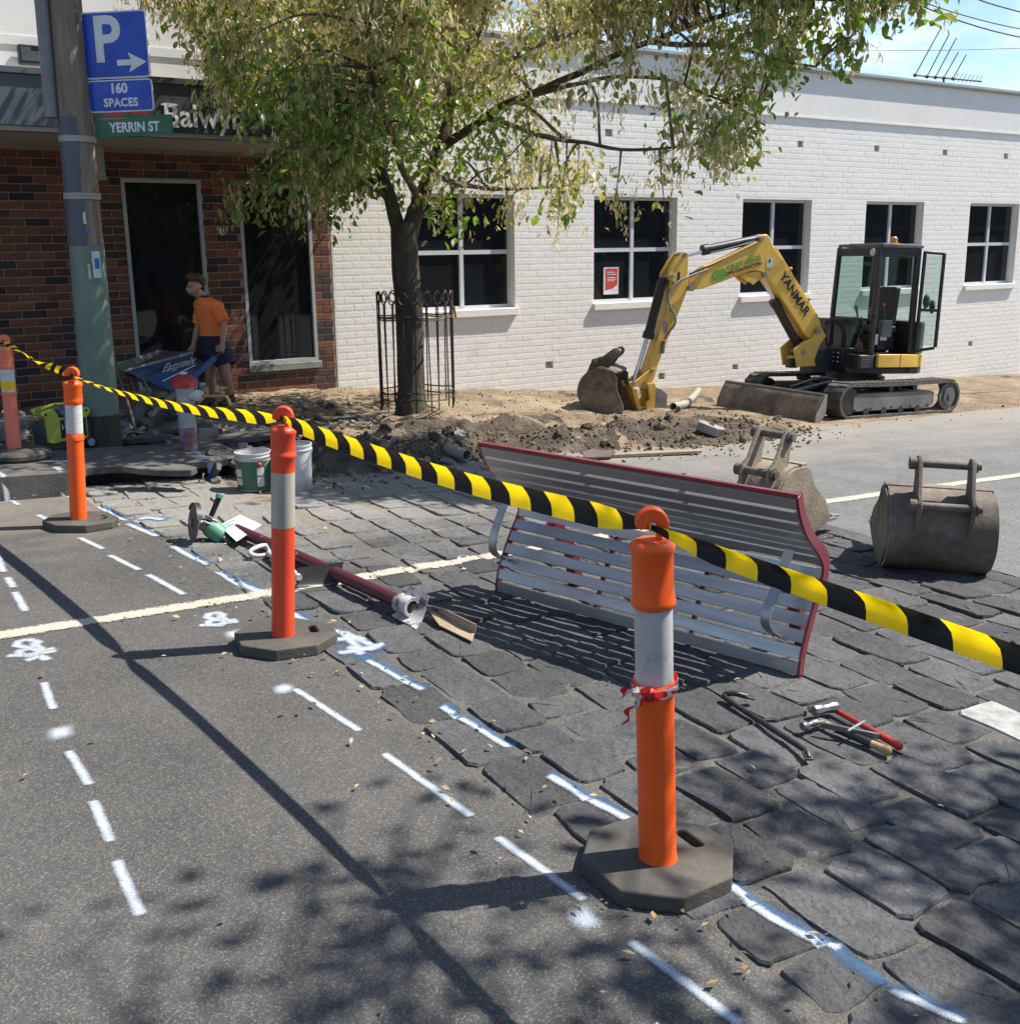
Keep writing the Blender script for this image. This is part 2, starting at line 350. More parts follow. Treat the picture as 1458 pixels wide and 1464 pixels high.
def stones():
    rs = random.Random(11); specs = []; x = 1.62; nrow = 0
    while x < XB - .1:
        wd = rs.uniform(.215, .262); y = -1.4 + rs.uniform(0, .3); first = nrow == 0
        while y < 8.2:
            ln = rs.uniform(.27, .43) if rs.random() > .12 else rs.uniform(.18, .26)
            yc = y + ln / 2; off = xe(yc) - 1.62 if x < 2.4 else (xe(yc) - 1.62) * .3 if x < 3 else 0
            specs.append((x + wd / 2 + off + .022 + rs.uniform(-.008, .008), yc, wd - .019, ln - .020 - rs.uniform(0, .012), rs.uniform(-.05, .05), rs.uniform(-.003, .006)))
            y += ln
        if first: # short stones left of the first row where the edge runs out towards the kerb
            pass
        x += wd; nrow += 1
    def size(s):
        px, py, z = PJ(gp(s[0], s[1]))
        if z < .2: return -1
        return (1 if (-40 < px < 1500 and py < 1520) else .001) * s[2] * s[3] / z ** 3
    specs.sort(key=size, reverse=True)
    rest = MB(); var = [stone_mb(random.Random(100 + i), .24, .34).mesh('bluestone_block', M['bluestone'], 20) for i in range(40)]
    for i, s in enumerate(specs):
        rot = Matrix.Translation(gp(s[0], s[1], s[5])) @ SLOPE @ Matrix.Rotation(s[4] + (math.pi if rs.random() < .5 else 0), 4, 'Z') @ Matrix.Diagonal((s[2] / .24, s[3] / .34, 1, 1))
        if i < 300:
            o = link('bluestone_block', var[i % 40], paving); o.matrix_world = rot
            STONES.append((o.data, rot.copy(), s, o))
        else:
            rest.M = rot; q = stone_mb(random.Random(500 + i), .24, .34); rest.add(q.v, q.f)
    tag(rest.build('bluestone_blocks', M['bluestone'], paving, smooth=32), kind='stuff')
    return rest
STONES = []
STREST = stones()
pst = G(1428, 1030); best = min(STONES, key=lambda s: (s[2][0] - pst.x) ** 2 + (s[2][1] - pst.y) ** 2)
best[3].data = best[3].data.copy(); best[3].data.materials[0] = M['painted_stone']; best[3]['label'] = 'stone with worn white paint'
# ------------------------------------------------------------------ footpath, kerb
def footpath():
    b = MB(); ys = [8.115 + .06 * i for i in range(22)] + [9.6, 10.2, 11, 11.98]; rows = []
    for y in ys:
        e = 2.33 + .10 * fbm(y, 1, 1.9, 3, 4) + (.25 if 8.35 < y < 8.9 else 0) - (0 if y < 9.1 else 1.35) - (.0 if y < 9.5 else 1.8)
        xs = [-60, -12, -4, -1, .2, .8, e - .5 if e > 1.6 else min(e - .15, .85), e - .03, e, e + .01]
        f = fbm
        rows.append([gp(x, y, .165 + .012 * noise.noise((x * 2, y * 2, 0)) if k < 8 else (.15 if k == 8 else -.06)) for k, x in enumerate(xs)])
    # front: behind the kerb at the left, an undermined ragged slab edge where the kerb has been dug out
    n = 10; cols = []
    b2 = MB(); xs = [-60, -12, -4, -1, .2, .8, 1.24] + [1.30 + .05 * i for i in range(26)]
    for x in xs:
        dug = x > 1.27; e = 8.20 + .05 * fbm(x, 3, 3.1, 3, 7) if dug else 8.112
        top = [gp(x, 9.0, .166), gp(x, e + .05, .165), gp(x, e, .155)]
        low = [gp(x, e + .012, .10), gp(x, e + .20, .085), gp(x, e + .26, -.05), gp(x, 7.9, -.05)] if dug else [gp(x, e, .1), gp(x, e, .05), gp(x, e, -.03), gp(x, e, -.05)]
        cols.append(top + low)
    b2.add([p for c in cols for p in c], [(i * 7 + j, i * 7 + 7 + j, i * 7 + 8 + j, i * 7 + 1 + j) for i in range(len(cols) - 1) for j in range(6)]); b2.f = [f for f in b2.f]
    rows = [r for r, y in zip(rows, ys) if y > 8.99]
    vs = [p for r in rows for p in r]
    b.add(vs, [(j * n + i, j * n + i + 1, (j + 1) * n + i + 1, (j + 1) * n + i) for j in range(len(rows) - 1) for i in range(n - 1)])
    k = len(b.v); b.v += b2.v; b.f += [tuple(i + k for i in f) for f in b2.f]; b.m += b2.m
    hole = MB(); 
    return struct(b.build('footpath', M['foot_asphalt'], smooth=None, recalc=False))
footp = footpath()
kb = MB()
for i in range(-40, 2):
    x1 = 1.26 - (1 - i) * 1.2 if i < 1 else 1.26
    x0 = x1 - 1.19
    if i == 1: continue
    b = kb; s = []
    prof = [(7.97, -.05), (7.975, .125), (7.995, .15), (8.11, .168), (8.11, -.05)]
    vs = [gp(x, y, h) for x in (x0, x1) for y, h in prof]; b.add(vs, [(0, 1, 6, 5), (1, 2, 7, 6), (2, 3, 8, 7), (3, 4, 9, 8), (4, 3, 2, 1, 0), (5, 6, 7, 8, 9)])
struct(kb.build('kerb', M['concrete'], smooth=None))
# ------------------------------------------------------------------ dug-up dirt strip
def bump2(x, y, cx, cy, rx, ry, h): 
    d = ((x - cx) / rx) ** 2 + ((y - cy) / ry) ** 2
    return h * math.exp(-d * 1.4)
def dirt_h(x, y):
    e = dye(x); t = sst(e - .02, e + .34, y)
    wall = interp([(-4, .14), (1, .16), (5, .27), (7, .16), (10, .08), (20, .06)], x)
    base = interp([(-4, .12), (1.4, .13), (2.4, .10), (3.2, .08), (4.5, .10), (6, .07), (9, .03), (9.8, .012), (20, .012)], x)
    v = base + (wall - base) * sst(9.5, 11.9, y)
    rough = interp([(-4, .5), (2, .8), (4, 1.0), (8.4, 1.0), (9.2, .35), (10, .12), (20, .12)], x) * (1 - .72 * sst(9.3, 10.4, y))
    v += rough * (.10 * fbm(x, y, 1.6, 4, 1) + .05 * fbm(x, y, 6, 3, 5))
    v += .012 * fbm(x, y, 5, 4, 9)
    v += bump2(x, y, 4.95, 9.75, .75, .55, .13) + bump2(x, y, 5.7, 9.25, .6, .4, .10) + bump2(x, y, 4.3, 8.5, .9, .3, .10) + bump2(x, y, 5.6, 8.35, .8, .26, .12)
    v += bump2(x, y, 7.7, 8.5, .8, .45, .17) + bump2(x, y, 6.7, 8.4, .5, .35, .10) + bump2(x, y, 8.5, 9.2, .5, .5, .10) + bump2(x, y, 3.3, 8.3, .5, .25, .07)
    v -= bump2(x, y, 4.35, 9.05, .8, .22, .16) + bump2(x, y, 3.4, 8.75, .7, .16, .14) + bump2(x, y, 2.75, 8.05, .6, .2, .06)
    if 9.6 < x < 13.4 and y < 10.9: v = min(v, .012 + .004 * noise.noise((x * 9, y * 9, 0)))
    return -.05 + (v + .05) * t if t < 1 else v
def dirt():
    b = MB(); x0, x1, y0, y1 = -5, 26, 7.6, 12.08; xs = []
    x = x0
    while x < x1: xs.append(x); x += .12 if x < 1 else .045 if x < 10 else .08 if x < 16 else .25
    ys = [y0 + .04 * j for j in range(113)]; n = len(ys); vs = []
    mi = []
    for x in xs:
        for y in ys:
            h = dirt_h(x, y) if not (x < 2.45 and y < 9.15) else (-.045 + .03 * fbm(x, y, 5, 3, 3) if (x > 1.3 and y > 7.85 and y < 8.6) else -.06)
            jx = .015 * noise.noise((x * 13, y * 13, 5)); vs.append(gp(x + jx, y, h))
    fs = []
    for i in range(len(xs) - 1):
        for j in range(n - 1):
            fs.append((i * n + j, (i + 1) * n + j, (i + 1) * n + j + 1, i * n + j + 1)); x, y = xs[i], ys[j]
            k = fbm(x, y, 1.2, 3, 6) + 1.1 * (1 - sst(8.9, 9.9, y)) * (1 - sst(8.3, 9.2, x)) + (.55 if x < 3.4 else 0) * (1 - sst(10.2, 11.2, y)) - .35 - .6 * bump2(x, y, 7.2, 9.0, 1.0, .4, 1)
            mi.append(1 if k > .25 else 0)
    b.add(vs, fs); b.m = mi
    return struct(b.build('dirt', [M['dirt'], M['dark_soil']], smooth=50, recalc=False))
dirt_o = dirt()
def DG(px, py, h=0.):                      # pixel -> dirt surface
    p = G(px, py, h)
    for _ in range(6): p = G(px, py, max(dirt_h(p.x, p.y), .0) + h if p.y > 7.6 else h)
    return p
def clods():
    rs = random.Random(3); b = MB(); bd = MB()
    ico = bmesh.new(); bmesh.ops.create_icosphere(ico, subdivisions=1, radius=1); iv = [v.co.copy() for v in ico.verts]; jf = [tuple(v.index for v in f.verts) for f in ico.faces]; ico.free()
    for i in range(2500):
        x = rs.uniform(2.3, 9.6) if rs.random() < .8 else rs.uniform(-2, 20); 
        y = dye(x) + abs(rs.gauss(.1, .5)) if rs.random() < .62 else rs.uniform(8, 11.9)
        if (x < 2.4 and y < 9.1) or (9.6 < x < 13.3 and 8.5 < y < 10.6) or y > 11.95 or math.hypot(x - 5, y - 9.95) < .3: continue
        near = y < dye(x) + .9 and x < 9
        r = (rs.paretovariate(2.6) * .012) if near else rs.paretovariate(3) * .008; r = min(r, .085)
        if rs.random() < .10: y = dye(x) - rs.uniform(0, .5); r = min(r, .02)
        h = max(dirt_h(x, y), 0); c = gp(x, y, h + r * .3); q = MB()
        e = Euler((rs.uniform(0, 6), rs.uniform(0, 6), rs.uniform(0, 6))).to_matrix()
        sc = (rs.uniform(.7, 1.4), rs.uniform(.6, 1.2), rs.uniform(.5, .9))
        vs = [c + e @ V((v.x * sc[0], v.y * sc[1], v.z * sc[2])) * r * rs.uniform(.75, 1.2) for v in iv]
        (bd if rs.random() < .5 else b).add(vs, jf)
    tag(b.build('dirt_clods', M['dirt'], dirt_o, smooth=None, recalc=False), kind='stuff'); tag(bd.build('dark_clods', M['dark_soil'], dirt_o, smooth=None, recalc=False), kind='stuff')
clods()

def litter():
    rs_ = random.Random(21); b = MB(); mats = [pm('dry_leaf', (.30, .19, .07), rough=.8, bump=0), pm('dry_seed', (.45, .36, .20), rough=.8, bump=0), M['mortar']]
    for i in range(420):
        x = rs_.uniform(-.6, 9); y = rs_.uniform(1.2, 8.3)
        if rs_.random() < .5: x = xe(y) + rs_.gauss(0, .18)
        s = rs_.uniform(.006, .02); a = rs_.uniform(0, 6.3); b.mi = rs_.choices((0, 1, 2), (1, 2, 3))[0]
        c = gp(x, y, .016 + s * .2); u = V((math.cos(a), math.sin(a), rs_.uniform(-.3, .3))) * s; v = V((-math.sin(a), math.cos(a), rs_.uniform(-.3, .3))) * s * .5
        b.add([c - u, c + v, c + u, c - v + V((0, 0, s * .3))], [(0, 1, 2), (0, 2, 3)])
    tag(b.build('fallen_leaves', mats, None, smooth=None, recalc=False), 'scattered dry leaves, seeds and grit on the road', None, None, 'stuff')
litter()
# ================================================================== PAINT ON THE ROAD (thin sheets that follow the surface)
def build_bvh():
    vs = []; fs = []
    def addm(verts, polys, mat):
        b = len(vs); vs.extend([mat @ V(v) for v in verts]); fs.extend([tuple(i + b for i in p) for p in polys])
    for o in (road, sideroad, paving, footp, dirt_o):
        addm([v.co for v in o.data.vertices], [tuple(p.vertices) for p in o.data.polygons], Matrix())
    for me, mat, s, o in STONES: addm([v.co for v in me.vertices], [tuple(p.vertices) for p in me.polygons], mat)
    addm(STREST.v, STREST.f, Matrix())
    return BVHTree.FromPolygons(vs, fs)
BV = build_bvh()
def drop(x, y):
    r = BV.ray_cast(V((x, y, 5)), V((0, 0, -1)))
    return r[0].z if r[0] else gz(x, y)
def spray_mat(name, col, thr=.5, soft=.35, scale=210, rough=.8):
    m = bpy.data.materials.new(name); m.use_nodes = True; t = m.node_tree; p = t.nodes['Principled BSDF']; k = t.links.new
    geo = N(t, 'ShaderNodeNewGeometry'); at = N(t, 'ShaderNodeAttribute', attribute_name='cov')
    n1 = N(t, 'ShaderNodeTexNoise', i_Scale=scale, i_Detail=3., i_Roughness=.7); k(geo.outputs['Position'], n1.inputs['Vector'])
    n2 = N(t, 'ShaderNodeTexNoise', i_Scale=18, i_Detail=5., i_Roughness=.6); k(geo.outputs['Position'], n2.inputs['Vector'])
    a = N(t, 'ShaderNodeMath', operation='MULTIPLY_ADD', i_1=1.5, i_2=-.75); k(n1.outputs[0], a.inputs[0])
    a2 = N(t, 'ShaderNodeMath', operation='MULTIPLY_ADD', i_1=.8, i_2=-.40); k(n2.outputs[0], a2.inputs[0])
    s = N(t, 'ShaderNodeMath', operation='ADD'); k(a.outputs[0], s.inputs[0]); k(a2.outputs[0], s.inputs[1])
    s2 = N(t, 'ShaderNodeMath', operation='ADD'); k(s.outputs[0], s2.inputs[0]); k(at.outputs['Fac'], s2.inputs[1])
    r = N(t, 'ShaderNodeMapRange', i_1=thr - soft, i_2=thr + soft); k(s2.outputs[0], r.inputs[0])
    k(r.outputs[0], p.inputs['Alpha']); p.inputs['Base Color'].default_value = (*col, 1); p.inputs['Roughness'].default_value = rough
    return m
M['spray_white'] = spray_mat('white_spray', (.45, .495, .55), thr=.62, soft=.5); M['spray_blue'] = spray_mat('blue_spray', (.045, .12, .24), thr=.80, soft=.62)
M['line_paint'] = spray_mat('cream_line_paint', (.40, .36, .29), thr=.42, soft=.16, scale=60)
def stroke(pts, wd, mat, name, parent, lift=.004, step=.02, px=None, soft=1.0):
    P = [V((p[0], p[1])) for p in pts]; path = []
    for a, c in zip(P, P[1:]):
        n = max(1, int((c - a).length / step)); path += [a + (c - a) * i / n for i in range(n)]
    path.append(P[-1]); b = MB(); cov = []; K = 6 if wd < .2 else 8; n = K + 1
    tot = sum((c - a).length for a, c in zip(path, path[1:])); s = 0; vs = []
    e = wd * .45; d0 = (path[1] - path[0]).normalized(); d1 = (path[-1] - path[-2]).normalized()
    path = [path[0] - d0 * e] + path + [path[-1] + d1 * e]
    for i, p in enumerate(path):
        a = path[max(0, i - 1)]; c = path[min(len(path) - 1, i + 1)]; d = (c - a).normalized(); nn = V((-d.y, d.x))
        endc = 0 if i in (0, len(path) - 1) else 1
        jit = .06 * wd * noise.noise((p.x * 20, p.y * 20, 3))
        for k in range(n):
            u = -1 + 2 * k / K; q = p + nn * (u * wd * .62 + jit)
            vs.append((q.x, q.y, drop(q.x, q.y) + lift)); cov.append((1 - abs(u) ** 1.6 * 1.05 * soft) * endc - (0 if endc else .1))
    b.add(vs, [(i * n + k, i * n + k + 1, (i + 1) * n + k + 1, (i + 1) * n + k) for i in range(len(path) - 1) for k in range(K)])
    o = b.build(name, mat, parent, smooth=None, recalc=False)
    at = o.data.attributes.new('cov', 'FLOAT', 'POINT'); at.data.foreach_set('value', cov); return o
def gxy(a, h=0): p = G(a[0], a[1], h); return (p.x, p.y)
stroke([(-1.5, 5.0), (.35, 5.02), (1.62, 5.08), (3.07, 5.19), (5.0, 5.32)], .105, M['line_paint'], 'white_line', road, lift=.005, soft=.75)
stroke([(5.0, 5.32), (5.72, 5.37), (7.7, 5.40), (9.0, 5.40), (16, 5.5)], .115, M['line_paint'], 'white_line', sideroad, lift=.005, step=.06, soft=.75)
DASH = [((-6, 790), (5, 818)), ((11, 827), (19, 840)), ((22, 848), (36, 874)), ((63, 978), (76, 1014)), ((99, 1076), (127, 1122)), ((134, 1148), (157, 1203)), ((168, 1234), (199, 1308)),
        ((55, 737), (81, 750)), ((115, 770), (146, 785)), ((158, 795), (198, 815)), ((213, 823), (262, 850)), ((0, 706), (26, 722)), ((423, 987), (512, 1045)), ((551, 1080), (672, 1167)), ((713, 1200), (832, 1286)), ((905, 1350), (1052, 1462))]
for a, c in DASH:
    ga, gc = gxy(a), gxy(c); z = PJ(gp(*ga))[2]
    stroke([ga, gc], .036 if z < 5 else .044, M['spray_white'], 'spray_dash', road)
SDASH = [((142, 726), (178, 744)), ((183, 750), (223, 767)), ((247, 782), (273, 797), (293, 806)), ((312, 819), (346, 838), (369, 848)), ((418, 881), (442, 897)), ((527, 948), (560, 965), (602, 989)), ((633, 1013), (672, 1037), (725, 1068)), ((787, 1112), (850, 1150), (908, 1182)), ((1048, 1272), (1090, 1306), (1140, 1337), (1196, 1361)), ((1278, 1421), (1372, 1464))]
for i, d in enumerate(SDASH):
    g = [gxy(a) for a in d]; z = PJ(gp(*g[0]))[2]; wd = .038 if z < 5 else .05
    stroke([(x + .018, y + .012) for x, y in g], wd * 1.8, M['spray_blue'], 'blue_spray_dash', paving, lift=.003)
    stroke(g, wd, M['spray_white'], 'spray_dash', paving, lift=.005)
stroke([gxy((1196, 1362)), gxy((1222, 1380)), gxy((1262, 1403))], .07, M['spray_blue'], 'blue_spray_dash', paving, lift=.003)
for c, rr in (((86, 1049), .07), ((406, 986), .06), ((835, 1315), .06), ((336, 908), .07)):
    x, y = gxy(c); stroke([(x - .015, y), (x + .015, y)], rr * 1.6, M['spray_white'], 'spray_dot', road)
def scrib(pxs, wd, mat, parent, h=0, lift=.004, name='spray_mark'): return stroke([gxy(a, h) for a in pxs], wd, mat, name, parent, lift=lift)
for ox, oy, s in ((288, 875, 1.0), (14, 913, 1.28)):      # the two sprayed "8/" survey marks
    def q(x, y): return (ox + x * s, oy + y * s)
    scrib([q(22, 2), q(10, 4), q(8, 9), q(22, 12), q(34, 14), q(28, 20), q(12, 20), q(10, 15), q(24, 11), q(32, 5), q(22, 2)], .05, M['spray_white'], road)
    scrib([q(0, 20), q(20, 19), q(50, 15)], .045, M['spray_white'], road); scrib([q(26, 6), q(38, 14), q(48, 12)], .04, M['spray_white'], road)
scrib([(40, 945), (58, 939), (66, 944)], .05, M['spray_white'], road)
for ln in (((478, 905), (500, 912), (520, 918)), ((482, 918), (505, 915), (528, 924)), ((486, 935), (510, 932), (540, 926)), ((490, 908), (508, 924), (516, 936)), ((500, 928), (530, 930), (545, 924))):
    scrib(ln, .10, M['spray_blue'], paving, lift=.003); scrib(ln, .05, M['spray_white'], paving, lift=.006)
scrib([(505, 930), (520, 940), (528, 948)], .09, M['spray_blue'], paving)
scrib([(189, 744), (212, 742), (236, 743)], .16, M['spray_blue'], paving, lift=.003); scrib([(196, 745), (214, 742), (230, 744)], .08, M['spray_white'], paving, lift=.006)
scrib([(425, 722), (447, 716)], .05, M['spray_blue'], paving)
scrib([(69, 661), (84, 657), (97, 661)], .08, M['spray_blue'], footp, .17); scrib([(72, 660), (96, 659)], .05, M['spray_white'], footp, .17, .006)
scrib([(80, 668), (98, 679)], .06, M['spray_white'], footp, .17); scrib([(268, 643), (288, 652), (308, 660)], .05, M['spray_blue'], footp, .17)
# ================================================================== BUILDINGS
M['white_paint'] = pm('white_painted_brick', (.80, .765, .71), (.75, .715, .66), scale=2.5, rough=.6, bump=.5, bscale=38, dist=.004, c3=(.58, .565, .54), s3=.8, lo3=.62, hi3=.8)
M['white_render'] = pm('white_render', (.74, .715, .67), (.69, .665, .62), scale=1.6, rough=.7, bump=.25, bscale=90, c3=(.58, .57, .55), s3=.5, lo3=.6, hi3=.8)
M['red_brick'] = pm('red_brick', (.19, .068, .036), (.135, .05, .03), scale=9, rough=.85, bump=.6, bscale=90, rnd=.25)
M['orange_brick'] = pm('orange_brick', (.215, .08, .04), (.16, .06, .032), scale=9, rough=.85, bump=.6, bscale=90, rnd=.25)
M['brown_brick'] = pm('brown_brick', (.105, .045, .03), (.07, .033, .025), scale=9, rough=.85, bump=.6, bscale=90, rnd=.25)
M['dark_brick'] = pm('dark_brick', (.040, .030, .030), (.03, .024, .024), scale=9, rough=.8, bump=.6, bscale=90, rnd=.2)
M['mortar_wall'] = pm('brick_mortar', (.34, .28, .22), (.24, .19, .15), scale=8, rough=.95, bump=.6, bscale=80)
M['alu'] = pm('window_aluminium', (.56, .58, .60), (.50, .52, .54), scale=4, rough=.4, metal=0., bump=0)
M['grey_trim'] = pm('grey_trim', (.40, .40, .385), (.34, .34, .33), scale=4, rough=.5, bump=.05)
M['fascia'] = pm('fascia_charcoal', (.055, .060, .068), (.045, .05, .056), scale=3, rough=.42, bump=.05)
M['fascia_blue'] = pm('fascia_bluegrey', (.115, .135, .165), (.10, .12, .145), scale=2, rough=.4, bump=.1, bscale=9)
M['soffit'] = pm('soffit_paint', (.42, .38, .33), (.36, .33, .29), scale=3, rough=.7, bump=.1)
M['white_letter'] = pm('white_letter', (.78, .78, .76), rough=.5, bump=0)
M['black_metal'] = pm('black_metal', (.018, .018, .02), (.028, .028, .03), scale=8, rough=.45, bump=.05)
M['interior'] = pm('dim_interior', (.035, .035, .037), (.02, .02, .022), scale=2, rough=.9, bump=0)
M['roof_sheet'] = pm('roof_sheet', (.30, .31, .32), rough=.5, bump=.1)
def glass_mat():
    m = bpy.data.materials.new('window_glass'); m.use_nodes = True; t = m.node_tree; p = t.nodes['Principled BSDF']; k = t.links.new
    p.inputs['Base Color'].default_value = (.012, .014, .016, 1); p.inputs['Roughness'].default_value = .03; p.inputs['IOR'].default_value = 1.5
    g = N(t, 'ShaderNodeNewGeometry'); n = N(t, 'ShaderNodeTexNoise', i_Scale=1.3, i_Detail=2.); k(g.outputs['Position'], n.inputs['Vector'])
    b = N(t, 'ShaderNodeBump', i_Strength=.02, i_Distance=.1); k(n.outputs[0], b.inputs['Height']); k(b.outputs[0], p.inputs['Normal']); return m
M['glass'] = glass_mat()
WY = 12.0
# ---- white painted brick building
wb = thing('white_building', 'long white painted brick building with a row of four-pane windows behind the excavator', 'building', (4.95, WY, 0))
def wloc(b): b.M = Matrix.Translation((-4.95, -WY, 0)); return b
WIN = [(6.06 + 2.888 * i, 6.06 + 2.888 * i + 1.545, .905, 2.405) for i in range(7)]
VENT = [(x, 3.27) for x in (7.3, 9.2, 10.25, 12.12, 13.05, 14.9, 16.75, 18.58, 20.4)] + [(8.17, .07), (10.25, -.25), (11.79, -.225), (14.9, -.21), (17.96, -.21)]
def wall_pieces(b, x0, x1, z0, z1, holes, y, d):   # solid wall of depth d with rectangular openings
    xs = sorted({x0, x1} | {h[0] for h in holes} | {h[1] for h in holes}); zs = sorted({z0, z1} | {h[2] for h in holes} | {h[3] for h in holes})
    for i in range(len(xs) - 1):
        run = None
        for j in range(len(zs) - 1):
            cx, cz = (xs[i] + xs[i + 1]) / 2, (zs[j] + zs[j + 1]) / 2
            solid = not any(h[0] < cx < h[1] and h[2] < cz < h[3] for h in holes)
            if solid and run is None: run = zs[j]
            if (not solid or j == len(zs) - 2) and run is not None:
                b.box(xs[i], xs[i + 1], y, y + d, run, zs[j + 1] if solid else zs[j]); run = None
b = wloc(MB()); VH = [(x - .065, x + .065, z - .05, z + .05) for x, z in VENT]
wall_pieces(b, 4.955, 40, -2.4, 3.665, WIN + VH, WY, .25)
b.build('wall', M['white_paint'], wb, smooth=None, recalc=False)
b = wloc(MB()); b.box(4.955, 40, WY - .018, WY + .25, 3.667, 4.36); b.box(4.955, 40, WY - .030, WY - .019, 3.667, 3.695); b.build('parapet', M['white_render'], wb, smooth=None)
b = wloc(MB()); b.box(4.9, 40, WY - .075, WY + .3, 4.363, 4.43); b.box(4.9, 40, WY - .095, WY - .076, 4.385, 4.425); b.build('coping', M['grey_trim'], wb, smooth=None)
b = wloc(MB()); b.add([(4.95, WY + .25, 4.2), (40, WY + .25, 4.2), (40, WY + 12, 4.9), (4.95, WY + 12, 4.9)], [(0, 1, 2, 3)]); b.build('roof', M['roof_sheet'], wb, smooth=None)
for x, z in VENT:
    b = wloc(MB()); b.box(x - .064, x + .064, WY + .04, WY + .06, z - .049, z + .049)
    for i in range(3): b.box(x - .05, x + .05, WY + .032, WY + .0395, z - .03 + .026 * i, z - .02 + .026 * i)
    b.build('air_vent', M['grey_trim'], wb, smooth=None)
def brick_mb(w, h, d=.02, e=.006, dp=.003):
    b = MB(); x, z = w / 2, h / 2
    b.add([(-x, d, -z), (x, d, -z), (x, d, z), (-x, d, z), (-x, dp, -z), (x, dp, -z), (x, dp, z), (-x, dp, z), (-x + e, 0, -z + e), (x - e, 0, -z + e), (x - e, 0, z - e), (-x + e, 0, z - e)],
          [(0, 1, 5, 4), (1, 2, 6, 5), (2, 3, 7, 6), (3, 0, 4, 7), (4, 5, 9, 8), (5, 6, 10, 9), (6, 7, 11, 10), (7, 4, 8, 11), (8, 9, 10, 11)]); return b
def lay(x0, x1, z0, z1, holes, bl=.245, bh=.0825, joint=.010):
    out = []; r = 0; z = z0
    while z + bh < z1 + .02:
        x = x0 - (bl / 2 if r % 2 else 0)
        while x < x1:
            a, c = max(x, x0) + joint / 2, min(x + bl, x1) - joint / 2; segs = [(a, c)]
            for h in holes:
                if h[2] < z + bh * .7 and h[3] > z + bh * .3:
                    ns = []
                    for s in segs:
                        if s[1] <= h[0] or s[0] >= h[1]: ns.append(s)
                        else:
                            if s[0] < h[0] - .03: ns.append((s[0], h[0] - .003))
                            if s[1] > h[1] + .03: ns.append((h[1] + .003, s[1]))
                    segs = ns
            for s in segs:
                if s[1] - s[0] > .03: out.append(((s[0] + s[1]) / 2, z + bh / 2, s[1] - s[0], bh - joint))
            x += bl
        z += bh; r += 1
    return out
def brickwork(root, org, bricks, y, mats, weights, bl, bh, jitter, rs, stuffname, base=.006, e=.006, dp=.003, tl=.012):
    P0 = Matrix.Translation(-V(org)); full = brick_mb(bl - .010, bh - .010, e=e, dp=dp); ms = [full.mesh('brick', m, None) for m in mats]
    bricks.sort(key=lambda q: (V((q[0], y, q[1])) - CAM).length + (8 if q[2] < bl * .6 else 0) + (99 if PJ((q[0], y, q[1]))[0] < -10 or PJ((q[0], y, q[1]))[1] < 0 else 0))
    st = MB(); n = 0
    for q in bricks:
        mi = rs.choices(range(len(mats)), weights)[0]; proud = y - base - rs.uniform(0, jitter); tilt = rs.uniform(-tl, tl)
        T = P0 @ Matrix.Translation((q[0], proud, q[1])) @ Matrix.Rotation(tilt, 4, 'Z') @ Matrix.Rotation(rs.uniform(-.5, .5) * tl, 4, 'Y')
        if n < 300 and q[2] > bl * .8:
            o = link('brick', ms[mi], root); o.matrix_local = T @ Matrix.Diagonal((q[2] / (bl - .010), 1, 1, 1)); n += 1
        else: st.M = T; st.mi = mi; g = brick_mb(q[2], q[3], e=e, dp=dp); st.add(g.v, g.f)
    tag(st.build(stuffname, mats, root, smooth=None, recalc=False), kind='stuff')
rs = random.Random(5)
holesW = [(a - .0, c + .0, z0 - .10, z1) for a, c, z0, z1 in WIN] + VH
brickwork(wb, (4.95, WY, 0), lay(4.962, 26, -1.12, 3.66, holesW, .25, .0865), WY, [M['white_paint']], [1], .25, .0865, .0014, rs, 'brickwork', base=.0010, e=.015, dp=.0009, tl=.0045)
def window(root, org, x0, x1, z0, z1, y, mull=True):
    P = Matrix.Translation(-V(org)); f = MB(); f.M = P; t = .045
    f.box(x0, x0 + t, y, y + .05, z0, z1); f.box(x1 - t, x1, y, y + .05, z0, z1); f.box(x0 + t, x1 - t, y, y + .05, z0, z0 + t); f.box(x0 + t, x1 - t, y, y + .05, z1 - t, z1)
    xm, zm = (x0 + x1) / 2, (z0 + z1) / 2 + .0
    w = thing_part('window', root); f.build('frame', M['alu'], w, smooth=None)
    mu = MB(); mu.M = P; mu.box(xm - .028, xm + .028, y - .012, y + .045, z0 + t, z1 - t); mu.box(x0 + t, xm - .0285, y - .010, y + .045, zm - .028, zm + .028); mu.box(xm + .0285, x1 - t, y - .010, y + .045, zm - .028, zm + .028)
    mu.build('glazing_bars', M['alu'], w, smooth=None)
    for a, c in ((x0 + t, xm - .03), (xm + .03, x1 - t)):
        for e, g in ((z0 + t, zm - .03), (zm + .03, z1 - t)):
            q = MB(); q.M = P; q.box(a, c, y + .02, y + .028, e, g); q.build('pane', M['glass'], w, smooth=None)
    s = MB(); s.M = P; s.box(x0 - .02, x1 + .03, WY - .055, y, z0 - .10, z0 - .002); s.build('sill', M['white_paint'], w, smooth=None, bevel=.006)
    return w
def thing_part(name, parent):
    o = bpy.data.objects.new(name, None); COL.objects.link(o); o.parent = parent; o.empty_display_size = .1; return o
for a in WIN: window(wb, (4.95, WY, 0), *a, WY + .11)
b = wloc(MB()); b.box(4.96, 40, WY + .27, WY + .3, .2, 3.2); b.build('dim_room', M['interior'], wb, smooth=None)
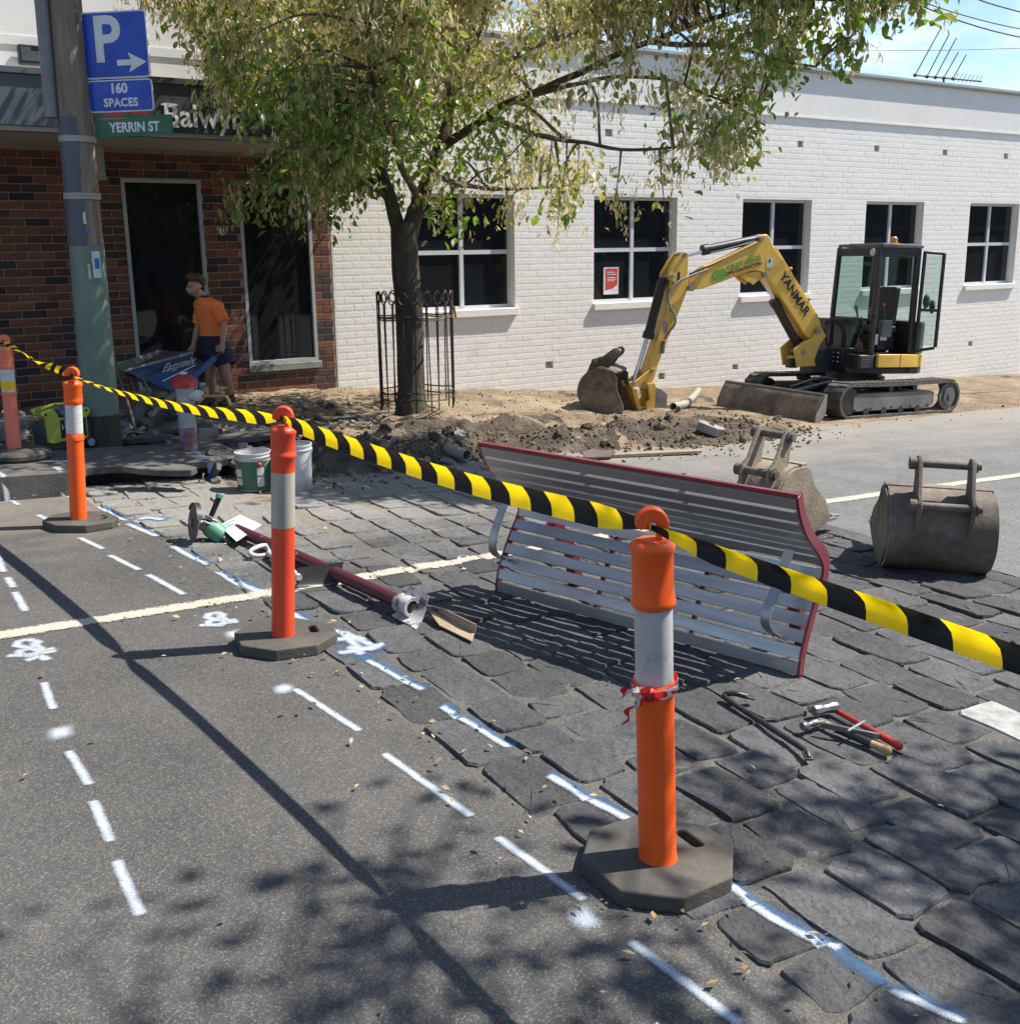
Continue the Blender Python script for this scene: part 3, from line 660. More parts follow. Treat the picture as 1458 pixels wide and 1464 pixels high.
# red notice in the second window
x0, x1, z0, z1 = WIN[1]
pa, pb = W(863, 382, WY + .118), W(884, 420, WY + .118)
post = thing('window_poster', 'red and white notice taped inside the second window from the tree', 'poster', (pa.x, WY + .118, pb.z)); pw, ph = pb.x - pa.x, pa.z - pb.z
M['poster_red'] = pm('poster_red', (.50, .05, .04), (.45, .045, .04), rough=.5, bump=0); M['poster_white'] = pm('poster_white', (.66, .66, .64), rough=.5, bump=0)
MB().box(0, pw, 0, .006, 0, ph).build('sheet', M['poster_white'], post, smooth=None)
MB().add([(.03, -.002, ph * .16), (pw * .6, -.002, ph * .22), (pw - .02, -.002, ph * .36), (pw - .02, -.002, ph - .02), (.03, -.002, ph - .02)], [(0, 1, 2, 3, 4)]).build('red_panel', M['poster_red'], post, smooth=None)
b = MB()
for i, (zf, wf) in enumerate(((.80, .5), (.72, .62), (.60, .55), (.54, .6), (.48, .5))): b.box(.06, .06 + pw * wf, -.004, -.003, ph * zf, ph * zf + .012)
b.build('print_lines', M['poster_white'], post, smooth=None)
# ---- brick shop on the left with its awning
BX0, BX1 = -7.0, 4.94
bb = thing('brick_building', 'dark red brick shopfront with tall windows under a charcoal awning at the left', 'building', (BX1, WY, 0))
def bloc(): b = MB(); b.M = Matrix.Translation((-BX1, -WY, 0)); return b
BW = [(2.545, 3.41, .17, 2.50), (3.835, 4.71, .375, 2.47)] + [(1.3 - 1.3 * i - .9, 1.3 - 1.3 * i, .3, 2.49) for i in range(2, 6)]
b = bloc(); wall_pieces(b, BX0, BX1, -.6, 2.82, BW, WY, .25); b.build('wall', M['mortar_wall'], bb, smooth=None, recalc=False)
brickwork(bb, (BX1, WY, 0), lay(-1.2, BX1 - .004, -.26, 2.80, BW, .25, .0865), WY, [M['red_brick'], M['orange_brick'], M['brown_brick'], M['dark_brick']], [6, 1.3, 4, 1.8], .25, .0865, .003, rs, 'brickwork', base=.004)
for i, (x0, x1, z0, z1) in enumerate(BW):
    w = thing_part('shop_window', bb); f = bloc(); t = .04; y = WY - .012
    f.box(x0, x0 + t, y, y + .09, z0, z1); f.box(x1 - t, x1, y, y + .09, z0, z1); f.box(x0 + t, x1 - t, y, y + .09, z0, z0 + t); f.box(x0 + t, x1 - t, y, y + .09, z1 - t, z1)
    f.build('frame', M['grey_trim'], w, smooth=None)
    q = bloc(); q.box(x0 + t, x1 - t, y + .05, y + .06, z0 + t, z1 - t); q.build('pane', M['glass'], w, smooth=None)
    s = bloc(); s.box(x0 - .02, x1 + .03, WY - .05, WY - .014, z0 - .09, z0 - .003); s.build('sill', M['concrete'], w, smooth=None, bevel=.008)
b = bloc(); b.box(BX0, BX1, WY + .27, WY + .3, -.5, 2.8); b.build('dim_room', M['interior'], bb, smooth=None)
AZ0, AZ1, AY = 2.815, 3.37, 10.70
b = bloc(); b.box(BX0, BX1 - .05, AY + .03, WY - .004, AZ0, AZ0 + .05); b.build('soffit', M['soffit'], bb, smooth=None)
b = bloc(); b.box(BX0, BX1 - .05, AY + .02, AY + .10, AZ0 - .0, AZ0 + .045); b.build('awning_edge', M['soffit'], bb, smooth=None)
b = bloc(); b.box(1.95, BX1 - .04, AY - .01, AY + .018, AZ0 + .047, AZ1 - .06); b.box(1.95, BX1 - .04, AY - .035, AY + .018, AZ1 - .058, AZ1); b.build('fascia', M['fascia'], bb, smooth=None, bevel=.004)
b = bloc(); b.box(BX0, 1.944, AY - .008, AY + .018, AZ0 + .047, AZ1 - .06); b.box(BX0, 1.944, AY - .035, AY + .018, AZ1 - .058, AZ1); b.build('fascia_panel', M['fascia_blue'], bb, smooth=None, bevel=.004)
b = bloc(); b.box(BX0, BX1 - .045, AY + .02, WY - .004, AZ1 - .05, AZ1 - .01); b.build('awning_roof', M['grey_trim'], bb, smooth=None)
b = bloc(); b.box(BX0, BX1 - .002, WY - .02, WY + .25, 2.83, 5.0); b.box(BX0, BX1 - .002, WY - .035, WY - .0205, 3.78, 3.87); b.build('upper_wall', M['white_render'], bb, smooth=None)
def at_b(p): return V(p) - V((BX1, WY, 0))
# shop lettering: heavy roman capitals with slab serifs
pL = PLN(233, 165, V((0, AY - .012, 0)), V((0, 1, 0))); pR = PLN(302, 166, V((0, AY - .012, 0)), V((0, 1, 0)))
b = text_mb('Balwyn', .30, ext=.006, bold=.005, align='LEFT', sx=.93, space=1.02)
for x in (.0, .36, .0): pass
bx = min(v.x for v in b.v)
for (x, z, wd) in ((bx - .03, -.105, .16), (bx - .03, .098, .16)): b.box(x, x + wd, z, z + .018, -.005, .005)
b.v = [at_b((pL.x, AY - .016, 0)) + V((v.x, -v.z, pL.z + v.y)) for v in b.v]; b.build('lettering', M['white_letter'], bb, smooth=None, recalc=False)
# floodlight and junction box on the shop
pl = W(49, 79, WY - .04)
fl = thing('floodlight', 'small black floodlight bracketed to the white wall above the awning', 'light', (pl.x, WY - .04, pl.z))
MB().box(-.16, .13, -.13, .0, -.10, .08).build('housing', M['black_metal'], fl, bevel=.01); M['lens'] = pm('lamp_lens', (.10, .11, .12), rough=.1, bump=0)
MB().box(-.14, .11, -.137, -.131, -.075, .055).build('lens', M['lens'], fl, smooth=None); MB().bar((0, .0, 0), (0, .038, 0), .05, .05).build('bracket', M['black_metal'], fl, smooth=None)
pj = W(136, 229, 11.9)
jb = thing('downpipe', 'short grey box pipe under the awning behind the timber pole', 'pipe', (pj.x, 11.9, 0)); MB().box(-.09, .09, -.02, .075, pj.z - .17, AZ0 - .002).build('pipe_box', M['grey_trim'], jb, bevel=.006)
MB().box(-.10, .10, -.03, .078, pj.z - .20, pj.z - .172).build('end_cap', M['grey_trim'], jb, bevel=.004)
# ---- roof aerial and overhead wires
ae0, ae1 = W(1308, 107, 12.6), W(1403, 116, 12.6)
an = thing('roof_aerial', 'spiky television aerial on the white building roof', 'aerial', ae0); e = (ae1 - ae0)
M['dark_wire'] = pm('dark_wire', (.03, .03, .033), rough=.5, bump=0)
MB().tube([(0, 0, 0), e], .016, 6).build('boom', M['dark_wire'], an); MB().tube([e * .42, e * .42 + V((0, 0, -.5))], .02, 6).build('mast', M['dark_wire'], an)
for bx_, by_, tx, ty in ((1308, 107, 1346, 38), (1325, 109, 1357, 48), (1337, 110, 1367, 54), (1349, 111, 1370, 74), (1362, 112, 1381, 78)):
    MB().tube([W(bx_, by_, 12.6) - ae0, W(tx, ty, 12.6) - ae0], .011, 5).build('dipole', M['dark_wire'], an)
    MB().ball(W(bx_, by_, 12.6) - ae0, .035, 8, 6).build('insulator', M['dark_wire'], an)
for i in range(7):
    p = e * (.60 + .062 * i); MB().tube([p + V((-.05, 0, -.04)), p + V((.07, 0, .11))], .007, 4).build('director', M['dark_wire'], an)
def wire(name, label, pts, r, y):
    P = [W(a, c, y) for a, c in pts]; pt = catmull(P, 4); pt = [pt[0] + (pt[0] - pt[1]).normalized() * 25] + pt + [pt[-1] + (pt[-1] - pt[-2]).normalized() * 25]; q = MB().tube(pt, r, 5).build(name, M['dark_wire']); tag(q, label, 'wire', 'overhead wires'); return q
wire('overhead_wire', 'overhead wire crossing the top right sky, upper of the sagging pair', [(1230, -40), (1310, -2), (1380, 22), (1470, 43), (1600, 62)], .009, 9)
wire('overhead_wire', 'overhead wire crossing the top right sky, lower of the sagging pair', [(1200, -45), (1294, -2), (1380, 32), (1470, 55), (1600, 76)], .011, 9)
wire('overhead_wire', 'short overhead wire in the top right corner of the sky', [(1360, -20), (1402, 0), (1460, 17), (1560, 44)], .011, 9)
wire('overhead_wire', 'thin level wire running above the white roof into the tree', [(1100, 75), (1240, 72), (1360, 71), (1470, 68), (1560, 66)], .008, 13)
# ================================================================== EXCAVATOR
M['ex_yellow'] = pm('excavator_yellow', (.76, .46, .075), (.68, .40, .07), scale=5, rough=.42, bump=.05, c3=(.30, .21, .10), s3=3.5, lo3=.62, hi3=.78, coat=.2)
M['ex_black'] = pm('excavator_black', (.014, .015, .017), (.03, .029, .028), scale=6, rough=.42, bump=.08)
M['ex_grey'] = pm('excavator_grey', (.16, .155, .15), (.10, .098, .095), scale=5, rough=.6, bump=.2)
M['track_rubber'] = pm('track_rubber', (.055, .052, .048), (.12, .105, .085), scale=9, rough=.85, bump=.4, bscale=50, c3=(.22, .18, .13), s3=3, lo3=.55, hi3=.7)
M['track_frame'] = pm('track_frame', (.19, .185, .18), (.12, .115, .11), scale=4, rough=.55, bump=.15, c3=(.06, .058, .055), s3=2.5)
M['chrome'] = pm('chrome_rod', (.75, .76, .78), (.6, .6, .62), rough=.16, metal=1., bump=0, rvar=.05)
M['hose'] = pm('hose_rubber', (.02, .02, .021), rough=.55, bump=.05)
M['grey_hose'] = pm('worn_hose', (.28, .27, .24), (.16, .15, .13), scale=20, rough=.7, bump=.1)
M['muddy_steel'] = pm('muddy_steel', (.15, .115, .082), (.085, .07, .056), scale=4, rough=.75, bump=.4, bscale=40, c3=(.24, .20, .15), s3=2.5, lo3=.45, hi3=.62)
M['worn_steel'] = pm('worn_steel', (.36, .345, .32), (.20, .19, .175), scale=5, rough=.42, metal=.55, bump=.2, bscale=30)
M['amber'] = pm('amber_beacon', (.75, .27, .02), rough=.15, bump=0, coat=.5)
M['cab_glass'] = None
def cabglass():
    m = bpy.data.materials.new('cab_glass'); m.use_nodes = True; t = m.node_tree; p = t.nodes['Principled BSDF']; k = t.links.new; o = t.nodes['Material Output']
    tr = N(t, 'ShaderNodeBsdfTransparent'); tr.inputs[0].default_value = (.80, .88, .86, 1); gl = N(t, 'ShaderNodeBsdfGlossy'); gl.inputs['Roughness'].default_value = .03
    lw = N(t, 'ShaderNodeLayerWeight', i_Blend=.5); pw = N(t, 'ShaderNodeMath', operation='POWER', i_1=4.); k(lw.outputs['Facing'], pw.inputs[0])
    ml = N(t, 'ShaderNodeMath', operation='MULTIPLY_ADD', i_1=.5, i_2=.03); k(pw.outputs[0], ml.inputs[0]); mixs = N(t, 'ShaderNodeMixShader'); k(ml.outputs[0], mixs.inputs[0]); k(tr.outputs[0], mixs.inputs[1]); k(gl.outputs[0], mixs.inputs[2]); k(mixs.outputs[0], o.inputs[0]); t.nodes.remove(p); return m
M['cab_glass'] = cabglass()
M['green_letter'] = pm('green_letter', (.10, .38, .06), rough=.5, bump=0); M['black_letter'] = pm('black_letter', (.02, .02, .022), rough=.5, bump=0)
M['sticker_white'] = pm('sticker_white', (.62, .62, .60), (.45, .45, .44), scale=60, rough=.5, bump=0); M['sticker_red'] = pm('sticker_red', (.5, .04, .03), rough=.5, bump=0)
EO = gp(11.75, 9.6, .012)
ex = thing('excavator', 'yellow and black mini excavator on rubber tracks with its arm lowered to the dirt', 'excavator', EO)
# undercarriage frame: pitched with the slope, facing -X
EU = SLOPE.copy()
def ub(): b = MB(); b.M = EU; return b
def track(yc, side):
    n = 0; b = ub(); wid = .30; x0, x1, r = -1.13, .90, .225   # belt centreline: two half circles and two straights
    def belt(t, rad):            # t: arc length parameter along the loop
        Ls = x1 - x0; per = 2 * Ls + 2 * math.pi * r; t %= per
        if t < Ls: return V((x0 + t, 0, r - rad + 0)), V((0, 0, -1))
        t -= Ls
        if t < math.pi * r: a = t / r - math.pi / 2; return V((x1 + math.cos(a) * rad, 0, r + math.sin(a) * rad)), None
        t -= math.pi * r
        if t < Ls: return V((x1 - t, 0, r + rad - .012 * math.sin(math.pi * t / Ls))), None
        t -= Ls; a = t / r + math.pi / 2; return V((x0 + math.cos(a) * rad, 0, r + math.sin(a) * rad)), None
    per = 2 * (x1 - x0) + 2 * math.pi * r; K = 100; vs = []
    for i in range(K):
        for rad in (r, r - .035):
            p, _ = belt(per * i / K, rad)
            for y in (yc - wid / 2, yc + wid / 2): vs.append((p.x, y, p.z))
    fs = []
    for i in range(K):
        j = (i + 1) % K
        fs += [(4 * i, 4 * j, 4 * j + 1, 4 * i + 1), (4 * i + 2, 4 * i + 3, 4 * j + 3, 4 * j + 2), (4 * i, 4 * i + 2, 4 * j + 2, 4 * j), (4 * i + 1, 4 * j + 1, 4 * j + 3, 4 * i + 3)]
    b.add(vs, fs); tr = b.build('track', M['track_rubber'], ex, smooth=None)
    lug = ub(); NL = 52
    for i in range(NL):
        t = per * i / NL; p, _ = belt(t, r + .010); p2, _ = belt(t + .055, r + .010); q, _ = belt(t, r - .012)
        for s, (ya, yb) in enumerate(((yc - wid / 2 + .004, yc + .02), (yc - .02, yc + wid / 2 - .004))):
            o = .02 if s else 0; p, _ = belt(t + o, r + .014); p2, _ = belt(t + o + .045, r + .014); q, _ = belt(t + o, r - .01); q2, _ = belt(t + o + .045, r - .01)
            vs = [(c.x, y, c.z) for y in (ya, yb) for c in (q, q2, p2, p)]
            lug.add(vs, [(0, 1, 2, 3), (7, 6, 5, 4), (0, 4, 5, 1), (1, 5, 6, 2), (2, 6, 7, 3), (3, 7, 4, 0)])
    lug.build('tread_lugs', M['track_rubber'], tr, smooth=None)
    f = ub(); ya, yb = yc - wid / 2 + .03, yc + wid / 2 - .03
    f.prism([(-1.06, .13), (-.98, .085), (.50, .085), (.60, .14), (.60, .29), (.5, .315), (-.95, .325), (-1.06, .29)], (0, ya, 0), (1, 0, 0), (0, 0, 1), (0, yb - ya, 0))
    fo = f.build('track_frame', M['track_frame'], ex, bevel=.012)
    g = ub()
    for x in (-.8, -.45, -.1, .25): g.cyl((x, ya - .006, .075), (x, yb + .006, .075), .055, n=14)
    for x in (-.3, .2): g.cyl((x, ya + .02, .37), (x, yb - .02, .37), .045, n=12)
    for x in (-.72, -.30, .1, .46): g.cyl((x, ya - .012, .12), (x, ya - .001, .12), .014, n=8)
    g.build('rollers', M['ex_black'], fo)
    g = ub(); g.cyl((x0 + .0, ya + .01, r), (x0, yb - .01, r), .175, n=24); g.build('idler_wheel', M['ex_black'], fo)
    g = ub(); g.lathe([(.185, 0), (.185, .03), (.12, .035), (.12, -.02), (.11, -.022), (0.05, -.022), (.05, -.05)], 24, (x1, ya, r), (0, 1, 0)); g.lathe([(.12, 0), (.12, .1)], 20, (x1, ya - .028, r), (0, 1, 0)); g.build('drive_sprocket', M['ex_grey'], fo)
track(-.74, -1); track(.68, 1)
b = ub(); b.box(-.55, .35, -.60, .54, .17, .33); b.box(-.36, .30, -.55, .5, .33, .40); b.build('lower_frame', M['ex_black'], ex, bevel=.02)
b = ub(); b.lathe([(.40, .40), (.40, .46), (.36, .46), (.36, .52)], 32, (-.02, 0, 0)); b.build('slew_ring', M['ex_black'], ex)
# dozer blade
prof = [(-1.66, .33), (-1.70, .30), (-1.745, .22), (-1.77, .14), (-1.78, .07), (-1.80, -.005), (-1.785, -.008), (-1.745, .07), (-1.735, .14), (-1.71, .22), (-1.665, .29), (-1.64, .335)]
b = ub(); b.prism(prof, (0, -.885, 0), (1, 0, 0), (0, 0, 1), (0, 1.74, 0)); bl = b.build('dozer_blade', M['muddy_steel'], ex, bevel=.004)
for y in (-.905, .857):
    b = ub(); b.prism([(-1.655, .345), (-1.79, .10), (-1.80, -.005), (-1.70, -.005), (-1.62, .12), (-1.62, .345)], (0, y, 0), (1, 0, 0), (0, 0, 1), (0, .018, 0)); b.build('blade_end_plate', M['worn_steel'], bl)
b = ub(); b.bar((-1.655, -.885, .342), (-1.655, .855, .342), .016, .02); b.build('blade_top_edge', M['worn_steel'], bl)
b = ub()
for y in (-.36, .36): b.bar((-1.68, y, .14), (-.5, y, .22), .09, .11)
b.build('blade_arms', M['ex_black'], ex, bevel=.01)
b = ub(); b.cyl((-1.62, 0, .20), (-1.15, 0, .27), .022, n=12); b.mi = 1; b.cyl((-1.2, 0, .265), (-.55, 0, .35), .05, n=14); b.build('blade_cylinder', [M['chrome'], M['ex_black']], ex)
b = ub(); b.tube(catmull([(-.5, -.25, .40), (-.9, -.30, .42), (-1.2, -.18, .34), (-1.35, -.05, .28)], 5), .014, 6); b.tube(catmull([(-.5, -.1, .42), (-.9, -.12, .46), (-1.25, .05, .33)], 5), .014, 6); b.build('blade_hoses', M['grey_hose'], ex)
# upper structure: slewed 10 degrees, local axes s (forward), w (machine left, towards the camera), u (up)
ph = R(10); hd = V((-math.cos(ph), math.sin(ph), SL * math.cos(ph))).normalized(); upv = V((SL, 0, 1)).normalized()
lat = upv.cross(hd).normalized(); upv = hd.cross(lat).normalized(); UM = Matrix((hd, lat, upv)).transposed().to_4x4()
def uu(): b = MB(); b.M = UM; return b
EX0 = gp(11.75, 9.6, 0)
def UP(px, py, w):
    p = PLN(px, py, EX0 + lat * w, lat) - EO; return (p.dot(hd), p.dot(upv))
def plate(b, pxs, w0, w1, wm=None):        # outline read in the boom plane, swept sideways
    wm = w0 if wm is None else wm; poly = [UP(a, c, wm) for a, c in pxs]
    b.prism(poly, (0, w0, 0), (1, 0, 0), (0, 0, 1), (0, w1 - w0, 0)); return poly
def P3(px, py, w, wm=None): s, u = UP(px, py, w if wm is None else wm); return (s, w, u)
# house
b = uu()
b.prism([(.30, -.64), (.52, -.45), (.52, .38), (.34, .58), (.20, .62), (-.50, .62), (-.68, .50), (-.84, .25), (-.90, 0), (-.84, -.3), (-.66, -.58), (-.4, -.68)], (0, 0, .535), (1, 0, 0), (0, 1, 0), (0, 0, .08)); b.build('house_floor', M['ex_black'], ex, bevel=.01)
b = uu(); b.prism([(.30, -.62), (.30, -.28), (-.42, -.28), (-.42, .60), (-.52, .60), (-.70, .48), (-.84, .22), (-.88, 0), (-.82, -.3), (-.64, -.56), (-.4, -.64)], (0, 0, .615), (1, 0, 0), (0, 1, 0), (0, 0, .62)); b.build('engine_hood', M['ex_black'], ex, bevel=.03, seg=3)
b = uu(); b.prism([(.215, .60), (.215, .655), (-.50, .655), (-.60, .60), (-.72, .48), (-.70, .44), (-.52, .58)], (0, 0, .625), (1, 0, 0), (0, 1, 0), (0, 0, .175)); sk = b.build('side_skirt', M['ex_yellow'], ex, bevel=.008)
b = uu(); b.box(-.165, -.155, .652, .658, .63, .80); b.box(-.42, -.33, .64, .654, .55, .60); b.build('skirt_trim', M['ex_black'], sk, smooth=None)
b = uu(); b.box(.222, .50, .30, .60, .60, .79); b.box(.26, .52, -.15, .298, .60, .86); b.build('front_box', M['ex_black'], ex, bevel=.012)
b = uu()
for i in range(5): b.box(.26, .46, .601, .606, .625 + .032 * i, .640 + .032 * i)
b.build('front_grille', M['ex_grey'], ex, smooth=None)
b = uu()
for (s, u) in ((.53, .66), (.53, .72), (.53, .78)): b.box(s - .008, s + .004, .10, .13, u, u + .02); b.box(s - .008, s + .004, .20, .23, u, u + .02)
b.box(.52, .53, -.10, .04, .70, .76); b.build('front_details', M['sticker_white'], ex, smooth=None)
# cab
CS0, CS1, CW0, CW1, CZ0, CZ1 = -.40, .285, -.27, .60, .80, 2.235
p = .055
b = uu(); lean = .10
def pil(s0, w0, z0, s1, w1, z1, ws, ww): 
    vs = []
    for (s, w, z) in ((s0, w0, z0), (s1, w1, z1)): vs += [(s - ws, w - ww, z), (s + ws, w - ww, z), (s + ws, w + ww, z), (s - ws, w + ww, z)]
    b.add(vs, [(3, 2, 1, 0), (4, 5, 6, 7), (0, 1, 5, 4), (1, 2, 6, 5), (2, 3, 7, 6), (3, 0, 4, 7)])
pil(CS1, CW1 - .03, CZ0, CS1, CW1 - .03, 1.30, .035, .03); pil(CS1, CW1 - .03, 1.30, CS1 - .005, CW1 - .04, CZ1 - .02, .035, .035)
pil(CS1 + .02, CW0 + .02, CZ0, CS1 + .01, CW0 + .02, 1.26, .03, .028); pil(CS1 + .01, CW0 + .02, 1.26, CS1 - .01, CW0 + .03, CZ1 - .02, .03, .028)
pil(CS0 + .02, CW1 - .03, CZ0, CS0 + .03, CW1 - .04, CZ1 - .02, .04, .03); pil(CS0 + .02, CW0 + .03, CZ0, CS0 + .03, CW0 + .03, CZ1 - .02, .04, .03)
b.box(CS1 - .035, CS1 + .03, CW0 + .05, CW1 - .062, 1.235, 1.275); b.box(CS1 - .03, CS1 + .03, CW0 + .05, CW1 - .062, CZ0, .86); b.box(CS1 - .05, CS1 + .02, CW0 + .05, CW1 - .075, CZ1 - .14, CZ1 - .03)
b.box(CS0 + .06, CS1 - .035, CW1 - .06, CW1 - .005, CZ1 - .13, CZ1 - .03); b.box(CS0 + .06, CS1 - .035, CW0 + .005, CW0 + .055, CZ1 - .12, CZ1 - .03); b.box(CS0 - .01, CS0 + .045, CW0 + .06, CW1 - .075, CZ1 - .13, CZ1 - .03)
b.box(CS0 - .01, CS0 + .04, CW0 + .06, CW1 - .075, 1.18, 1.24); b.box(CS0 + .06, CS1 - .03, CW0 + .005, CW0 + .05, 1.20, 1.25)
cabf = b.build('cab_frame', M['ex_black'], ex, bevel=.012)
b = uu(); b.box(CS0 - .02, CS1 - .01, CW0 - .005, CW1 + .005, CZ1 - .018, CZ1 + .022); b.box(CS0 + .05, CS1 - .12, CW0 + .08, CW1 - .08, CZ1 + .023, CZ1 + .035); b.build('cab_roof', M['ex_grey'], ex, bevel=.02, seg=3)
b = uu(); b.box(CS0 + .0, CS1, CW0 + .01, CW1 - .01, CZ0 - .02, CZ0 + .008); b.box(CS0 + .045, CS1 - .04, CW0 + .012, CW0 + .03, CZ0 + .02, 1.19); b.box(CS0 - .005, CS0 + .02, CW0 + .06, CW1 - .07, CZ0 + .02, 1.17); b.build('cab_panels', M['ex_black'], ex, smooth=None)
def pane(pts, nm='cab_window'): 
    q = uu(); a = [V(p) for p in pts]; n = (a[1] - a[0]).cross(a[2] - a[0]).normalized() * .004
    q.add(a + [p + n for p in a], [(0, 1, 2, 3), (7, 6, 5, 4), (0, 4, 5, 1), (1, 5, 6, 2), (2, 6, 7, 3), (3, 7, 4, 0)]); return q.build(nm, M['cab_glass'], ex, smooth=None)
pane([(CS1 + .005, CW0 + .05, 1.28), (CS1 + .002, CW1 - .07, 1.28), (CS1 - .01, CW1 - .075, CZ1 - .145), (CS1 - .01, CW0 + .055, CZ1 - .145)], 'windscreen')
pane([(CS1 + .012, CW0 + .05, .87), (CS1 + .008, CW1 - .07, .87), (CS1 + .006, CW1 - .07, 1.23), (CS1 + .012, CW0 + .05, 1.23)], 'lower_windscreen')
pane([(CS0 + .06, CW0 + .025, 1.26), (CS1 - .035, CW0 + .025, 1.26), (CS1 - .04, CW0 + .03, CZ1 - .13), (CS0 + .06, CW0 + .03, CZ1 - .13)], 'side_window')
pane([(CS0 + .015, CW0 + .065, 1.25), (CS0 + .015, CW1 - .08, 1.25), (CS0 + .02, CW1 - .085, CZ1 - .135), (CS0 + .02, CW0 + .07, CZ1 - .135)], 'rear_window')
# open door folded back outside the rear pillar
dvec = V((-.95, .18, 0)).normalized(); d0 = V((CS0 - .035, CW1 + .02, 0)); DWD = .30
def dp(a, z, o=0): q = d0 + dvec * a + V((dvec.y, -dvec.x, 0)) * o; return (q.x, q.y, z)
b = uu()
b.bar(dp(0, CZ0 + .04), dp(0, CZ1 - .05), .035, .04); b.bar(dp(DWD, CZ0 + .10), dp(DWD - .01, CZ1 - .07), .035, .04); b.bar(dp(.02, CZ1 - .07), dp(DWD - .02, CZ1 - .08), .04, .035)
b.bar(dp(.02, CZ0 + .05), dp(DWD - .02, CZ0 + .09), .04, .04); b.bar(dp(.02, 1.40), dp(DWD - .02, 1.40), .03, .04)
door = b.build('cab_door', M['ex_black'], ex, bevel=.006)
for z0, z1 in ((CZ0 + .12, 1.375), (1.425, CZ1 - .10)):
    q = uu(); a = [V(dp(.02, z0)), V(dp(DWD - .02, z0)), V(dp(DWD - .02, z1)), V(dp(.02, z1))]; n = V(dp(0, 0, .004)) - V(dp(0, 0))
    q.add(a + [p + n for p in a], [(0, 1, 2, 3), (7, 6, 5, 4), (0, 4, 5, 1), (1, 5, 6, 2), (2, 6, 7, 3), (3, 7, 4, 0)]); q.build('door_glass', M['cab_glass'], door, smooth=None)
q = uu(); q.ball(dp(DWD * .45, 1.52, -.06), (.055, .04, .10), 14, 10); q.ball(dp(DWD * .8, 1.45, -.075), (.045, .035, .10), 14, 10); q.bar(dp(DWD * .3, 1.42, -.02), dp(DWD * .5, 1.50, -.06), .025, .025); q.build('mirror', M['ex_grey'], ex)
q = uu(); q.lathe([(.0, -.02), (.045, -.02), (.05, 0), (.045, .012), (0, .015)], 16, (CS1 + .03, CW1 - .13, CZ1 - .09), (1, 0, .1)); q.build('work_lamp', M['sticker_white'], ex)
q = uu(); q.lathe([(.055, 0), (.055, .02), (.045, .025), (.045, .075), (.03, .09), (0, .095)], 18, (CS0 + .30, CW1 - .22, CZ1 + .036)); q.build('beacon', M['amber'], ex)
# seat and controls
q = uu(); q.box(-.30, .02, .00, .38, 1.06, 1.17); q.prism([(-.30, 1.17), (-.18, 1.17), (-.24, 1.70), (-.34, 1.70)], (0, .02, 0), (1, 0, 0), (0, 0, 1), (0, .34, 0)); q.box(-.32, .0, .02, .36, .82, 1.06); q.build('seat', M['black_metal'], ex, bevel=.03, seg=3)
for ya in (.40, -.12): q = uu(); q.box(-.12, .06, ya, ya + .1, 1.02, 1.25); q.build('armrest', M['ex_grey'], ex, bevel=.02)
q = uu(); q.tube([(.0, .45, 1.25), (.02, .45, 1.38), (.05, .45, 1.42)], [.012, .012, .02], 8); q.tube([(.0, -.07, 1.25), (.05, -.07, 1.42)], [.012, .022], 8); q.tube([(.20, .1, .85), (.20, .1, 1.28)], .012, 6); q.tube([(.20, .22, .85), (.20, .22, 1.28)], .012, 6); q.build('levers', M['black_metal'], ex)
q = uu(); q.ball((.03, .45, 1.45), .022, 10, 8); q.build('red_knob', M['sticker_red'], ex)
q = uu(); q.box(.10, .20, .475, .48, .92, 1.06); q.box(-.05, .06, .475, .48, .98, 1.08); q.box(.02, .05, CW1 + .002, CW1 + .004, .83, .85); q.build('warning_stickers', M['sticker_white'], ex, smooth=None)
q = uu(); q.box(CS1 + .033, CS1 + .036, .25, .48, .815, .84); q.build('red_sticker', M['sticker_red'], ex, smooth=None)
# swing bracket, boom, arm
b = uu(); br = [(1171, 466), (1179, 480), (1170, 492), (1162, 514), (1164, 523), (1137, 524.5), (1133.5, 499), (1146, 488), (1158, 484), (1166, 472)]
plate(b, br, .13, .165); plate(b, br, -.165, -.13, .13); plate(b, [(1165, 505), (1163, 523), (1140, 524), (1140, 510)], -.128, .128, .13); b.build('swing_bracket', M['ex_yellow'], ex, bevel=.008)
b = uu(); plate(b, [(1141, 512), (1140, 526), (1128.5, 526), (1130, 513)], .02, .12, .12); b.build('swing_lug', M['ex_black'], ex, bevel=.008); b = uu(); plate(b, [(1190, 500), (1190, 533), (1160, 533), (1166, 500)], -.14, .14, .13); b.build('kingpost', M['ex_black'], ex, bevel=.008)
boom_px = [(1157.5, 486), (1147, 474), (1141, 463), (1097, 396), (1087, 388), (1077, 386), (1004.4, 412.6), (994, 414), (992, 405), (995, 396), (1009, 383), (1021, 378), (1083, 347.5), (1090, 337), (1096, 334), (1101, 339), (1104.5, 350), (1112, 360), (1163, 444), (1173, 459), (1174, 470), (1167, 482)]
b = uu(); plate(b, boom_px, .115, -.115); boom = b.build('boom', M['ex_yellow'], ex, bevel=.012)
b = uu(); plate(b, [(1093, 390), (1080, 388), (1066, 391), (1060, 393), (1067, 401), (1074, 404), (1077, 407), (1082, 402), (1091, 398), (1096, 394)], .075, .105, .1); plate(b, [(1093, 390), (1080, 388), (1066, 391), (1060, 393), (1067, 401), (1074, 404), (1077, 407), (1082, 402), (1091, 398), (1096, 394)], -.105, -.075, .1); b.build('cylinder_bracket', M['ex_yellow'], ex, bevel=.004)
